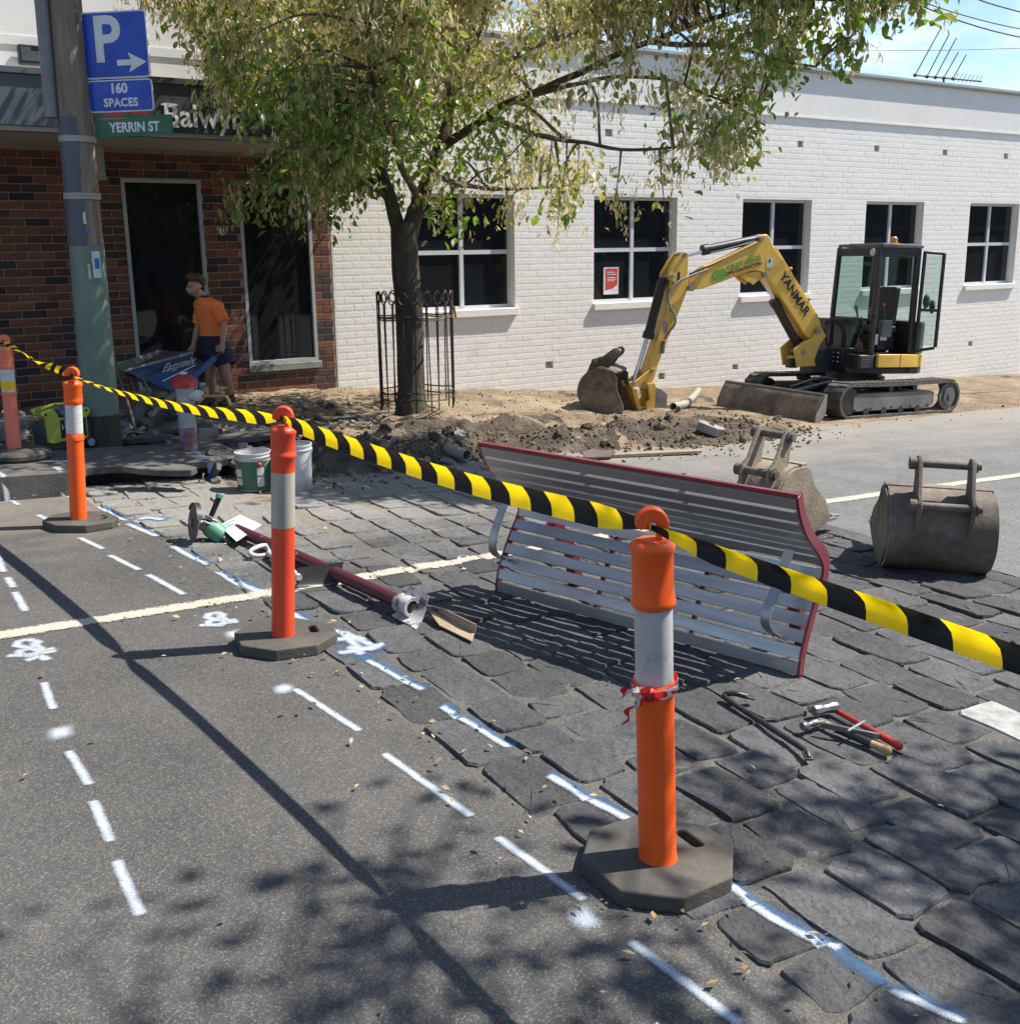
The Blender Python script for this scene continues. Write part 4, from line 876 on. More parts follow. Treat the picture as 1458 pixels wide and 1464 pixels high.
for (a, c), r_ in (((1167, 474), .04), ((1093, 392), .032), ((1146, 503), .035), ((1089, 341), .034), ((989, 411), .045), ((979, 364), .03), ((961, 395), .028)): 
    s, u = UP(a, c, .13); b = uu(); b.cyl((s, -.14, u), (s, .185 if a > 1140 else .14, u), r_, n=14); b.build('pivot_pin', M['worn_steel'], ex)
for (a, c) in ((927, 554), (905, 548), (931, 530), (927, 585)): s, u = UP(a, c, .11); b = uu(); b.cyl((s, -.115, u), (s, .125, u), .028, n=12); b.build('pivot_pin', M['worn_steel'], ex)
arm_px = [(978, 359), (982.5, 362), (983, 394), (983, 414), (966.5, 457), (947.4, 503), (936, 538), (931, 552), (922, 553), (921.5, 545), (926, 524), (933.5, 502), (950, 455), (956, 420), (958, 398), (966, 378)]
b = uu(); s0 = [UP(a, c, .085) for a, c in arm_px]
hole = [UP(a, c, .085) for a, c in ((968.5, 390), (971.5, 390), (971.5, 402), (968.5, 402))]
plate(b, arm_px, .085, -.085); arm = b.build('arm', M['ex_yellow'], ex, bevel=.010)
ear = [(977, 359.5), (983, 362), (982, 392), (968, 407), (955, 398), (956, 390), (966, 372)]
b = uu(); plate(b, ear, .088, .12, .1); plate(b, ear, -.12, -.088, .1); b.build('arm_ear_plates', M['ex_yellow'], arm, bevel=.004)
b = uu(); s, u = UP(970, 396, .12); b.prism([(s - .018, u - .07), (s + .018, u - .07), (s + .018, u + .055), (s, u + .075), (s - .018, u + .055)], (0, .1205, 0), (1, 0, 0), (0, 0, 1), (0, .002, 0)); b.build('arm_slot', M['ex_black'], arm, smooth=None)
def ram(name, rod, barrel, rr, rb, w=0., wm=.0):     # rod start, barrel start, barrel end (pixels)
    a, c, d = P3(*rod, w, wm), P3(*barrel[0], w, wm), P3(*barrel[1], w, wm); q = uu(); q.cyl(a, V(c) + (V(d) - V(c)) * .2, rr, n=14); q.mi = 1; q.cyl(c, d, rb, n=18)
    dd = (V(d) - V(c)).normalized(); q.cyl(V(c) - dd * .02, V(c) + dd * .07, rb * 1.22, n=18); q.mi = 0; q.mi = 1; q.cyl(V(d) - dd * .02, V(d) + dd * .06, rb * .8, n=12)
    return q.build(name, [M['chrome'], M['ex_black']], ex)
ram('arm_cylinder', (978, 366), ((1006, 357), (1083, 341.5)), .026, .058)
ram('boom_cylinder', (1091, 393), ((1106, 430), (1145, 502)), .030, .058, .0)
ram('bucket_cylinder', (905, 548), ((926, 482), (946, 404)), .030, .060)
b = uu(); plate(b, [(898, 546), (908, 545), (932, 525), (937, 530), (912, 552), (902, 555)], .088, .115, .1); plate(b, [(898, 546), (908, 545), (932, 525), (937, 530), (912, 552), (902, 555)], -.115, -.088, .1); b.build('bucket_link', M['ex_yellow'], ex, bevel=.004)
b = uu(); h1 = [(902, 551), (910, 560), (916, 580), (924, 592), (914, 592), (909, 576)]; plate(b, h1, -.08, .08, .08)
h2 = [(925, 549), (934, 546), (937, 552), (936, 588), (932, 593), (923, 590), (924, 575), (929, 570)]; plate(b, h2, .09, .13, .11); plate(b, h2, -.13, -.09, .11); b.build('quick_hitch', M['ex_yellow'], ex, bevel=.006)
b = uu(); bp = [(936, 553), (944, 556), (953, 563), (952, 580), (949, 597), (930, 600), (934, 588)]; plate(b, bp, .11, .13, .11); plate(b, bp, -.13, -.11, .11); plate(b, [(936, 553), (941, 555), (939, 600), (930, 601), (934, 588)], -.109, .109, .11); b.build('digging_bucket', M['worn_steel'], ex, bevel=.004)
# hoses
b = uu()
b.tube(catmull([P3(1012, 385, .13), P3(985, 395, .14), P3(968, 404, .14), P3(956, 420, .14), P3(957, 435, .14), P3(964, 450, .13), P3(965, 462, .13), P3(956, 475, .12), P3(950, 485, .11)], 5), .017, 7)
b.build('arm_hose', M['grey_hose'], ex)
b = uu()
b.tube(catmull([P3(1178, 462, .05), P3(1192, 458, .1), P3(1203, 466, .15), P3(1206, 480, .15), P3(1204, 505, .1)], 5), .035, 8); b.build('swing_hose', M['hose'], ex); b = uu(); b.tube(catmull([P3(1140, 462, -.05), P3(1137, 475, -.1), P3(1146, 490, -.1)], 5), .03, 8); b.build('swing_hose', M['hose'], ex); b = uu()
b.tube(catmull([P3(985, 392, .0), P3(993, 389, .06), P3(1020, 377, .1), P3(1055, 357, .11), P3(1082, 345, .11)], 5), .014, 6); b.tube(catmull([P3(1010, 362, .05), P3(1030, 358, .07), P3(1060, 350, .07), P3(1085, 343, .05)], 5), .012, 6); b.tube(catmull([P3(955, 400, .06), P3(947, 415, .08), P3(938, 440, .07), P3(932, 470, .06)], 5), .014, 6)
b.tube(catmull([P3(1178, 470, .12), P3(1182, 490, .14), P3(1186, 510, .12)], 5), .02, 7)
tag(b.build('hydraulic_hoses', M['hose'], ex), kind='stuff')
b = uu(); b.tube(catmull([P3(1006, 381, .117), P3(1022, 375, .117), P3(1056, 358, .117), P3(1082, 346, .117)], 5), .013, 6); b.tube([P3(1108, 353, .1), P3(1170, 455, .1)], .012, 6); b.build('boom_pipes', M['ex_yellow'], boom)
b = uu(); s, u = UP(1130, 384, .115)
for (a, c) in ((1130, 384), (1157, 427)): s, u = UP(a, c, .1); b.ball((s, .1, u), .025, 8, 6)
b.build('pipe_clamps', M['ex_yellow'], boom)
def bvec(p0, p1, w): a, c = V(P3(*p0, w)), V(P3(*p1, w)); return a, (c - a)
def ulet(txt, size, mat, p0, p1, w, **kw):
    a, d = bvec(p0, p1, w); a, d = UM.to_3x3() @ a, UM.to_3x3() @ d; u = d.normalized(); nrm = UM.to_3x3() @ V((0, 1, 0)); v = nrm.cross(u)
    return lettering(txt, size, mat, boom, a + d / 2, u, v, **kw)
ulet('YANMAR', .165, M['black_letter'], (1123, 400), (1149, 441), .119, bold=.005, sx=1.02)
ulet('GB', .16, M['green_letter'], (1018, 396), (1038, 390), .119, bold=.010)
ulet('CRIST BROS', .10, M['green_letter'], (1044, 382.5), (1083, 369), .119, bold=.003, sx=1.0)
ulet('CIVIL CONTRACTORS', .052, M['black_letter'], (1044, 390), (1083, 377.5), .119, bold=.0015, sx=1.1)
b = uu(); s, u = UP(1100, 376, .117); b.box(s - .045, s + .045, .1165, .119, u - .06, u + .06); b.build('sticker', M['sticker_white'], boom, smooth=None)
b = uu(); s, u = UP(1100, 374, .117); b.box(s - .015, s + .015, .1195, .120, u - .01, u + .03); b.build('sticker_print', M['black_letter'], boom, smooth=None)
b = uu(); s, u = UP(960, 441, .087); b.box(s - .03, s + .03, .0865, .089, u - .04, u + .04); s, u = UP(951, 467, .087); b.ball((s, .082, u), (.045, .008, .09), 10, 6); b.build('worn_patch', M['worn_steel'], arm, smooth=None)
b = uu(); b.cyl(P3(949, 487, .10), P3(946.5, 505, .10), .028, n=10); b.build('hose_coupling', M['ex_grey'], arm)
# ------------------------------------------------------------------ loose digging buckets
def bucket(label, origin, axis_m, axis_w, width, tilt, group, mat=None, bars=True, ear_sp=.19, sc=1.0, ups=1):
    mx = V(axis_m).normalized(); wx = V(axis_w).normalized(); zz = mx.cross(wx)
    if zz.z < 0: wx = -wx; zz = -zz
    rot = Matrix((mx, wx, zz)).transposed() @ Matrix.Rotation(tilt, 3, 'Y')
    t = thing('loose_bucket', label, 'bucket', origin, rot.normalized() if False else rot, group)
    sh = [(.20, .52), (.06, .50), (-.02, .43), (-.075, .33), (-.09, .22), (-.06, .11), (.0, .035), (.08, .0), (.2, .0), (.40, .05), (.58, .12)]
    sh = [(a * sc, c * sc) for a, c in sh]; P = [V((a, 0, c)) for a, c in sh]; path = catmull(P, 3); mt = mat or M['muddy_steel']
    b = MB(); vs = []; n = len(path); h = width / 2 - .012
    for i, p in enumerate(path):
        d = (path[min(n - 1, i + 1)] - path[max(0, i - 1)]).normalized(); nn = V((-d.z, 0, d.x)) * .014
        for q in (p, p - nn if False else p + nn * -1): vs += [(q.x, -h, q.z), (q.x, h, q.z)]
    fs = []
    for i in range(n - 1):
        a, c = 4 * i, 4 * (i + 1); fs += [(a, a + 1, c + 1, c), (a + 2, c + 2, c + 3, a + 3), (a, c, c + 2, a + 2), (a + 1, a + 3, c + 3, c + 1)]
    fs += [(0, 2, 3, 1), (4 * n - 4, 4 * n - 3, 4 * n - 1, 4 * n - 2)]
    b.add(vs, fs); b.build('shell', mt, t)
    side = [(p.x, p.z) for p in path] + [(.50 * sc, .26 * sc), (.34 * sc, .38 * sc), (.27 * sc, .50 * sc)]
    for s in (-1, 1):
        b = MB(); b.prism(side, (0, s * h, 0), (1, 0, 0), (0, 0, 1), (0, s * .016, 0)); b.build('side_plate', mt, t, bevel=.003)
    b = MB(); b.box(.50 * sc, .66 * sc, -h - .014, h + .014, .105 * sc, .128 * sc); b.build('cutting_edge', M['worn_steel'], t, bevel=.004); b = MB(); b.box(.16 * sc, .23 * sc, -h - .012, h + .012, .505 * sc, .54 * sc); b.build('top_bar', mt, t, bevel=.004)
    for i in range(4): b = MB(); y = -h + .03 + (2 * h - .06) * i / 3; b.prism([(.60 * sc, .10 * sc), (.76 * sc, .128 * sc), (.62 * sc, .145 * sc)], (0, y - .03, 0), (1, 0, 0), (0, 0, 1), (0, .06, 0)); b.build('tooth', M['worn_steel'], t, bevel=.004)
    if bars:
        ear = [(-.095, .22), (-.12, .40), (-.125, .47), (-.105, .52), (-.05, .56), (.03, .74), (.07, .775), (.115, .76), (.13, .71), (.10, .62), (.09, .50), (.0, .44), (-.06, .33)]
        ear = [(a * sc, c * sc) for a, c in ear]
        for s in (-1, 1):
            b = MB(); b.prism(ear, (0, s * ear_sp / 2 - .014, 0), (1, 0, 0), (0, 0, 1), (0, .028, 0)); b.build('ear', mt, t, bevel=.006)
        for (a, c) in ((.075, .72), (-.085, .48)):
            b = MB(); e = ear_sp / 2; b.cyl((a * sc, -e - .05, c * sc), (a * sc, e + .05, c * sc), .026 * sc, n=14); b.cyl((a * sc, e + .015, c * sc), (a * sc, e + .055, c * sc), .042 * sc, n=12); b.cyl((a * sc, -e - .03, c * sc), (a * sc, -e - .015, c * sc), .042 * sc, n=12); b.build('pin', M['muddy_steel'], t)
    return t
M['dry_mud_steel'] = pm('dry_mud_steel', (.33, .265, .18), (.22, .18, .13), scale=5, rough=.85, bump=.5, bscale=45, c3=(.13, .11, .09), s3=3)
pL, pR = G(1258, 812), G(1413, 824); wv = (pR - pL); c = (pL + pR) / 2
mv = V((-wv.y, wv.x, 0)).normalized()
tb = bucket('large mud-caked digging bucket standing alone on the pavers at right, ears up', c + V((0, 0, .0)) - mv * .0, mv, wv.normalized() * -1 if False else wv.normalized(), wv.length, R(-4), 'loose digging buckets', ear_sp=.30, sc=.92)
# ================================================================== MORE LOOSE BUCKETS
def yawdir(deg): return V((math.cos(R(deg)), math.sin(R(deg)), 0))
RGT = V((rt.x, rt.y, 0)).normalized(); FWD = V((fw.x, fw.y, 0)).normalized()
pC = DG(835, 580); 
tc_ = bucket('dirty digging bucket lying on the dirt beside the excavator arm, mouth down', pC + V((0, 0, .10)), RGT * .93 - FWD * .37, FWD * .93 + RGT * .37, .55, R(30), 'loose digging buckets', ear_sp=.20, sc=1.05)
pD = G(1098, 790)
td = bucket('narrow mud-crusted digging bucket half hidden behind the steel bench', pD + FWD * .25, (RGT * .75 + FWD * .66), (FWD * .75 - RGT * .66), .34, R(4), 'loose digging buckets', mat=M['dry_mud_steel'], ear_sp=.21, sc=1.0)
# ================================================================== BOLLARDS
M['orange_plastic'] = pm('orange_plastic', (.92, .115, .010), (.84, .098, .009), scale=5, rough=.42, bump=.06, bscale=25, c3=(.55, .13, .06), s3=7, lo3=.57, hi3=.85)
M['red_orange_plastic'] = pm('red_orange_plastic', (.80, .072, .025), (.70, .06, .022), scale=5, rough=.45, bump=.06, bscale=25, c3=(.50, .08, .04), s3=4, lo3=.6, hi3=.85)
M['faded_plastic'] = pm('faded_plastic', (.78, .20, .12), (.68, .17, .10), scale=5, rough=.55, bump=.06, c3=(.6, .22, .15), s3=4)
M['sleeve_grey'] = pm('sleeve_grey', (.50, .49, .48), (.42, .41, .40), scale=7, rough=.38, bump=.05, c3=(.26, .25, .22), s3=7, lo3=.56, hi3=.68)
M['sleeve_cream'] = pm('sleeve_cream', (.46, .42, .34), (.38, .345, .28), scale=5, rough=.5, bump=.05, stretch=(6, 6, .5), c3=(.28, .26, .21), s3=3)
M['rubber_base'] = pm('rubber_base', (.075, .068, .055), (.05, .046, .040), scale=6, rough=.8, bump=.35, bscale=70, c3=(.125, .11, .085), s3=3, lo3=.5, hi3=.7)
def bollard(label, base, top, h, prof, sleeve, mat, smat, yaw, twist=0, extra=None, round_base=False, hookyaw=0):
    b0 = G(*base, h); n = FWD; t = PLN(*top, b0, n); ax = (t - b0); H = ax.length; ax.normalize()
    r0 = thing('bollard', label, 'bollard', G(*base, h), Matrix.Rotation(yaw, 3, 'Z'), 'orange safety bollards')
    inv = Matrix.Rotation(-yaw, 3, 'Z'); a = inv @ ax; sl = SLOPE.to_3x3(); 
    bb_ = MB(); rot = (inv @ sl @ Matrix.Rotation(yaw, 3, 'Z')).to_4x4(); bb_.M = rot
    if round_base:
        bb_.lathe([(.25, 0), (.27, .02), (.27, .05), (.235, .075), (.10, .085), (0.0, .085)], 28, cap1=False); bb_.build('base', M['rubber_base'], r0, smooth=30)
    else:
        oc = [(.24, -.06), (.24, .06), (.105, .215), (-.09, .215), (-.205, .10), (-.205, -.08), (-.075, -.195), (.115, -.185)]
        slot = [(.145 + .020 * math.cos(t_) , .03 + (.035 if math.sin(t_) > 0 else -.035) + .018 * math.sin(t_)) for t_ in [2 * math.pi * i / 12 + .001 for i in range(12)]]
        bb_.prism(oc, (0, 0, .0), (1, 0, 0), (0, 1, 0), (0, 0, .052), holes=[slot]); bo = bb_.build('base', M['rubber_base'], r0, bevel=.006, smooth=30)
        q = MB(); q.M = rot; q.box(.118, .172, -.03, .09, .001, .006); q.build('slot_shade_plate', M['black_metal'], bo, smooth=None)  # black plate standing in for the shade inside the hand slot
    post = MB(); post.lathe([(r_, z) for r_, z in prof], 32, (0, 0, .02), a, cap0=False, cap1=False); po = post.build('post', mat, r0, smooth=40)
    if sleeve:
        s0, s1, sr = sleeve; q = MB(); q.lathe([(sr, s0), (sr, s1)], 32, (0, 0, .02), a, cap0=False, cap1=False); q.build('reflective_sleeve', smat, r0, smooth=40)
    # hook: a thick C-shaped eye on the cap, with a neck at one side and a gap for the tape
    top_ = prof[-1][1]; c = V((0, 0, .02)) + a * (top_ + .043); u = inv @ (Matrix.Rotation(hookyaw, 3, 'Z') @ RGT); v = a; wv_ = u.cross(v).normalized() * .038
    ro, ri = .045, .013; out_ = [(ro * math.cos(R(d)), ro * math.sin(R(d)) * 1.0) for d in range(-58, 206, 12)]; inn = [(ri * math.cos(R(d)), ri * math.sin(R(d)) - .006) for d in range(200, -60, -20)]
    poly = [(.012, -.05), (.040, -.05)] + out_ + [(-.030, -.016)] + inn
    q = MB(); q.prism(poly, c - wv_ / 2, u, v, wv_); q.build('hook', mat, r0, bevel=.006, smooth=50)
    tp = b0 + ax * (top_ + .02 + .035) + V((0, 0, -0.0)); return r0, tp, ax
capt = lambda z0, z1: [(.0575, z0), (.0575, z1 - .03), (.062, z1 - .022), (.063, z1 - .01), (.058, z1), (.040, z1 + .008), (.0, z1 + .010)]
P1 = [(.063, .0), (.061, .02), (.056, .035), (.0545, .06), (.054, .53), (.0545, .555), (.0600, .563), (.0605, .572), (.0555, .58), (.052, .585), (.052, .80), (.058, .803), (.0625, .81), (.0625, .822), (.059, .835), (.0585, .85)] + capt(.855, .985)
P2 = [(.055, .0), (.053, .02), (.0515, .05), (.0515, .80), (.0525, .81), (.0525, .86), (.058, .868), (.058, .882), (.053, .89), (.053, .90)] + [(r_ * .93, z) for r_, z in capt(.905, .995)]
P3_ = [(.054, .0), (.0515, .05), (.0515, .555), (.056, .56), (.056, .592), (.0515, .60), (.050, .605), (.050, .79), (.056, .80), (.057, .825), (.054, .835)] + [(r_ * .97, z) for r_, z in capt(.84, .935)]
P4 = [(.056, .0), (.054, .05), (.053, .485), (.058, .49), (.058, .51), (.053, .515), (.053, .69), (.058, .70), (.058, .72), (.055, .73)] + [(r_ * .97, z) for r_, z in capt(.735, .86)]
B1, T1, A1 = bollard('bright orange bollard with grey band in the foreground, red and white tape tied round it', (940, 1247), (931, 733), 0, P1, (.585, .80, .0532), M['orange_plastic'], M['sleeve_grey'], R(0))
B2, T2, A2 = bollard('red-orange bollard with a long cream band standing between asphalt and bluestone', (405, 922), (405, 580), 0, P2, (.548, .80, .0524), M['red_orange_plastic'], M['sleeve_cream'], R(-8))
B3, T3, A3 = bollard('orange bollard with white band standing in front of the green generator', (113, 752), (103, 527), 0, P3_, (.606, .79, .0512), M['orange_plastic'], M['sticker_white'], R(-30))
B4, T4, A4 = bollard('faded salmon bollard on a round rubber base at the left edge', (22, 655), (5, 480), .165, P4, (.515, .69, .0542), M['faded_plastic'], M['sticker_white'], 0, round_base=True)
M['tape_yellow'] = pm('tape_yellow', (.80, .52, .01), (.75, .48, .01), rough=.35, bump=0)
q = MB(); ax4 = A4; q.lathe([(.0552, .53), (.0552, .60)], 24, (0, 0, .02), ax4, cap0=False, cap1=False); q.build('yellow_band', M['tape_yellow'], B4, smooth=40)
B0, T0, A0 = bollard('orange bollard with grey band out of frame to the right, holding the tape end', (940, 1247), (931, 733), 0, P1, (.585, .80, .0532), M['orange_plastic'], M['sleeve_grey'], 0)
B0.location = gp(1.87, -.55, 0); T0 = gp(1.86, -.54, 1.045); B0['group'] = 'orange safety bollards'
# knotted scrap of red and white tape
def stripe_mat(name, ca, cb, per, slant=.25, duty=.5, rough=.35):
    m = bpy.data.materials.new(name); m.use_nodes = True; t = m.node_tree; p = t.nodes['Principled BSDF']; k = t.links.new
    uv = N(t, 'ShaderNodeUVMap', uv_map='UVMap'); s = N(t, 'ShaderNodeSeparateXYZ'); k(uv.outputs[0], s.inputs[0])
    a = N(t, 'ShaderNodeMath', operation='MULTIPLY_ADD', i_1=slant); k(s.outputs[1], a.inputs[0]); k(s.outputs[0], a.inputs[2])
    d = N(t, 'ShaderNodeMath', operation='DIVIDE', i_1=per); k(a.outputs[0], d.inputs[0]); f = N(t, 'ShaderNodeMath', operation='FRACT'); k(d.outputs[0], f.inputs[0])
    g = N(t, 'ShaderNodeMath', operation='GREATER_THAN', i_1=duty); k(f.outputs[0], g.inputs[0])
    mix = N(t, 'ShaderNodeMix', data_type='RGBA'); mix.inputs[6].default_value = (*ca, 1); mix.inputs[7].default_value = (*cb, 1); k(g.outputs[0], mix.inputs[0]); k(mix.outputs[2], p.inputs['Base Color'])
    p.inputs['Roughness'].default_value = rough; p.inputs['Specular IOR Level'].default_value = .3
    tl = N(t, 'ShaderNodeBsdfTranslucent'); k(mix.outputs[2], tl.inputs[0]); ms = N(t, 'ShaderNodeMixShader', i_0=.45); k(p.outputs[0], ms.inputs[1]); k(tl.outputs[0], ms.inputs[2]); k(ms.outputs[0], t.nodes['Material Output'].inputs[0]); return m
M['warn_tape'] = stripe_mat('warning_tape', (.95, .66, .006), (.010, .010, .011), .205, slant=.55, rough=.45)
M['red_tape'] = stripe_mat('red_white_tape', (.62, .03, .03), (.72, .70, .68), .085, slant=.8)
def ribbon(name, path, wids, mat, parent=None, fold=0., K=4, u0=0.):      # path: points; wids: width vectors; a soft lengthwise crease
    vs = []; uvs = []; u = u0; n = K + 1
    for i, (p, wv) in enumerate(zip(path, wids)):
        if i: u += (p - path[i - 1]).length
        d = (path[min(len(path) - 1, i + 1)] - path[max(0, i - 1)]).normalized(); nn = d.cross(wv).normalized() * wv.length
        for k in range(n):
            t = -.5 + k / K; vs.append(p + wv * t + nn * fold * (abs(t) ** 1.5) * (1 + .10 * math.sin(i * .31))); uvs.append((u, t * wv.length))
    b = MB(); fs = [(i * n + k, i * n + k + 1, (i + 1) * n + k + 1, (i + 1) * n + k) for i in range(len(path) - 1) for k in range(K)]; b.add(vs, fs)
    me = b.mesh(name, mat, 50, recalc=False); ul = me.uv_layers.new(name='UVMap')
    for l in me.loops: ul.data[l.index].uv = uvs[l.vertex_index]
    return link(name, me, parent)
tape = thing('warning_tape', 'long yellow and black striped warning tape strung along the orange bollards', 'tape', T2)
def tspan(a, c, sag, ang0, ang1, w0, w1, nm='tape_span', twist=0, u0=0., fold=.35):
    pts = []; wd = []; nseg = 44; d = (c - a).normalized(); side = d.cross(V((0, 0, 1))).normalized(); upx = side.cross(d).normalized()
    for i in range(nseg + 1):
        t = i / nseg; p = a + (c - a) * t - V((0, 0, 4 * sag * t * (1 - t))); an = ang0 + (ang1 - ang0) * sst(0, 1, t) + twist * math.sin(t * 9 + a.x)
        ends = min(1, .28 + min(t, 1 - t) * 9); pts.append(p - T2); wd.append((upx * math.cos(an) + side * math.sin(an)) * (w0 + (w1 - w0) * t) * ends)
    return ribbon(nm, pts, wd, M['warn_tape'], tape, fold, u0=u0)
tspan(T4, T3, .02, R(60), R(120), .05, .05, twist=.9); tspan(T3, T2, .045, R(58), R(22), .070, .076, twist=.08, u0=.1, fold=.5); tspan(T2, T1, .035, R(10), R(-2), .076, .072, twist=.05, u0=.03, fold=.5); tspan(T1, T0, .03, R(8), R(24), .062, .060, twist=.14, u0=.14, fold=.9)
T5 = T4 + V((-1.4, .5, -.05)); tspan(T5, T4, .03, R(60), R(80), .05, .05, twist=.4)
kn = thing('barrier_tape_scrap', 'scrap of red and white barrier tape knotted round the foreground orange bollard', 'tape', G(940, 1247, 0) + A1 * .59)
o0 = V((0, 0, 0)); c0 = RGT * -.02 - FWD * .062
ring = [(RGT * math.cos(t) + FWD * math.sin(t)) * .0635 + V((0, 0, .012 * math.cos(t - .6))) for t in [2 * math.pi * i / 24 for i in range(25)]]
ribbon('wrap', ring, [V((0, 0, .030))] * 25, M['red_tape'], kn, .2, 2)
for pts in ([c0, c0 + V((0, 0, .012)) - RGT * .03 - FWD * .02, c0 - RGT * .065 + V((0, 0, .004)), c0 - RGT * .075 - V((0, 0, .012))], [c0, c0 - RGT * .03 - FWD * .01 - V((0, 0, .03)), c0 - RGT * .055 - V((0, 0, .055)), c0 - RGT * .062 - V((0, 0, .085))], [c0, c0 + RGT * .03 - FWD * .015 + V((0, 0, .012)), c0 + RGT * .075 + V((0, 0, .028))]):
    pp_ = catmull(pts, 6); ribbon('loose_end', pp_, [(V((0, 0, 1)) * .6 - FWD * .5 + RGT * .5 * math.sin(i * .8)).normalized() * .042 for i in range(len(pp_))], M['red_tape'], kn, .5, 2)
q = MB(); q.ball(c0, (.018, .014, .016), 10, 8); q.build('knot', M['sticker_red'], kn)
# ================================================================== BENCH
M['slat_alu'] = pm('slat_aluminium', (.42, .415, .41), (.34, .335, .33), scale=2, rough=.40, metal=.75, bump=.04, stretch=(.6, 8, 8), c3=(.34, .31, .28), s3=3, lo3=.6, hi3=.8)
M['bench_red'] = pm('bench_red', (.20, .012, .026), (.16, .011, .022), scale=6, rough=.35, bump=.05, coat=.3)
M['bench_dark'] = pm('bench_dark_red', (.10, .010, .018), rough=.5, bump=.05)
L0, R0 = G(715, 848), G(1138, 967); e1 = (R0 - L0).normalized(); BN = V((-e1.y, e1.x, 0)).normalized(); e3 = e1.cross(BN).normalized()
if e3.z < 0: e3 = -e3
bench = thing('bench', 'steel slatted bench with dark red frame tipped forward onto its front edge', 'bench', L0, Matrix((e1, BN, e3)).transposed())
BL = (R0 - L0).length
prof = catmull([V((a, 0, c)) for a, c in ((-.018, .004), (-.012, .07), (.008, .14), (.055, .235), (.11, .325), (.165, .40), (.178, .455), (.135, .515), (.06, .58), (-.02, .645), (-.085, .72), (-.125, .785), (-.15, .845))], 10)
lens = [0]
for a, c in zip(prof, prof[1:]): lens.append(lens[-1] + (c - a).length)
def pat(s):
    for i in range(len(lens) - 1):
        if s <= lens[i + 1] + 1e-9:
            t = (s - lens[i]) / (lens[i + 1] - lens[i]); p = prof[i].lerp(prof[i + 1], t); d = (prof[i + 1] - prof[i]).normalized(); return p, d
    return prof[-1], (prof[-1] - prof[-2]).normalized()
NS = 14; pitch = lens[-1] / NS
for i in range(NS):
    p, _ = pat(pitch * (i + .5)); p0, _ = pat(pitch * i + .0085); p1, _ = pat(pitch * (i + 1) - .0085); d = (p1 - p0).normalized(); nn = V((-d.z, 0, d.x))   # faces the sitter
    h = (p1 - p0).length / 2; c = (p0 + p1) / 2; b = MB()
    poly = [(-h, 0), (h, 0), (h, -.022), (h - .004, -.022), (h - .004, -.004), (-h + .004, -.004), (-h + .004, -.022), (-h, -.022)]
    b.prism(poly, (-.01, c.x, c.z), (0, d.x, d.z), (0, nn.x, nn.z), (BL + .02, 0, 0)); b.build('slat', M['slat_alu'], bench, bevel=.002)
side_ = []
for s in np.linspace(0, lens[-1], 40):
    p, d = pat(s); nn = V((-d.z, 0, d.x)); side_.append((p.x - nn.x * .0, p.z - nn.z * .0))
back_ = []
for s in np.linspace(lens[-1], 0, 40):
    p, d = pat(s); nn = V((-d.z, 0, d.x)); k = .045 + .02 * math.exp(-((s - .52) / .12) ** 2); back_.append((p.x - nn.x * k, p.z - nn.z * k))
inn_ = []
for s in np.linspace(0, lens[-1], 40):
    p, d = pat(s); nn = V((-d.z, 0, d.x)); inn_.append((p.x - nn.x * .0225, p.z - nn.z * .0225))
for x in (-.022, BL + .010): b = MB(); b.prism(side_ + back_, (x, 0, 0), (0, 1, 0), (0, 0, 1), (.012, 0, 0)); b.build('end_frame', M['bench_red'], bench, smooth=None)
for x in (BL * .36, BL * .68): b = MB(); b.prism(inn_ + back_, (x, 0, 0), (0, 1, 0), (0, 0, 1), (.018, 0, 0)); b.build('frame_rib', M['bench_dark'], bench, smooth=None)
b = MB(); p, d = pat(lens[-1]); b.bar((-.02, p.x + .012, p.z + .006), (BL + .02, p.x + .012, p.z + .006), .03, .018); b.build('top_rail', M['bench_red'], bench, smooth=None)
for x in (BL * .12, BL * .89): b = MB(); b.bar((x, .20, .40), (x + .02, .34, .20), .06, .06); b.bar((x + .02, .34, .21), (x + .03, .38, .0), .06, .06); b.build('leg', M['bench_red'], bench, smooth=None)
for (pxs, off) in ((((723, 708), (712, 745), (704, 775), (709, 793), (728, 810)), .06), (((1126, 788), (1108, 845), (1095, 880), (1100, 900), (1122, 925)), BL - .10)):
    P0 = L0 + e1 * off; pts = []
    for a in pxs:
        w_ = PLN(*a, P0, e1) - L0; pts.append(V((w_.dot(e1), w_.dot(BN), w_.dot(e3))))
    pts[0] = pts[0] + V((0, .02, .0)); pts[-1] = pts[-1] + V((0, .05, .01)); pth = catmull(pts, 7); b = MB(); vs = []
    for i, p in enumerate(pth):
        d = (pth[min(len(pth) - 1, i + 1)] - pth[max(0, i - 1)]).normalized(); nn = d.cross(V((1, 0, 0))).normalized() * .007
        vs += [p + V((-.022, 0, 0)) - nn, p + V((.022, 0, 0)) - nn, p + V((.022, 0, 0)) + nn, p + V((-.022, 0, 0)) + nn]
    fs = [(4 * i + k, 4 * i + (k + 1) % 4, 4 * i + 4 + (k + 1) % 4, 4 * i + 4 + k) for i in range(len(pth) - 1) for k in range(4)] + [(3, 2, 1, 0), tuple(4 * (len(pth) - 1) + k for k in range(4))]
    b.add(vs, fs); b.build('armrest', M['slat_alu'], bench, smooth=40)
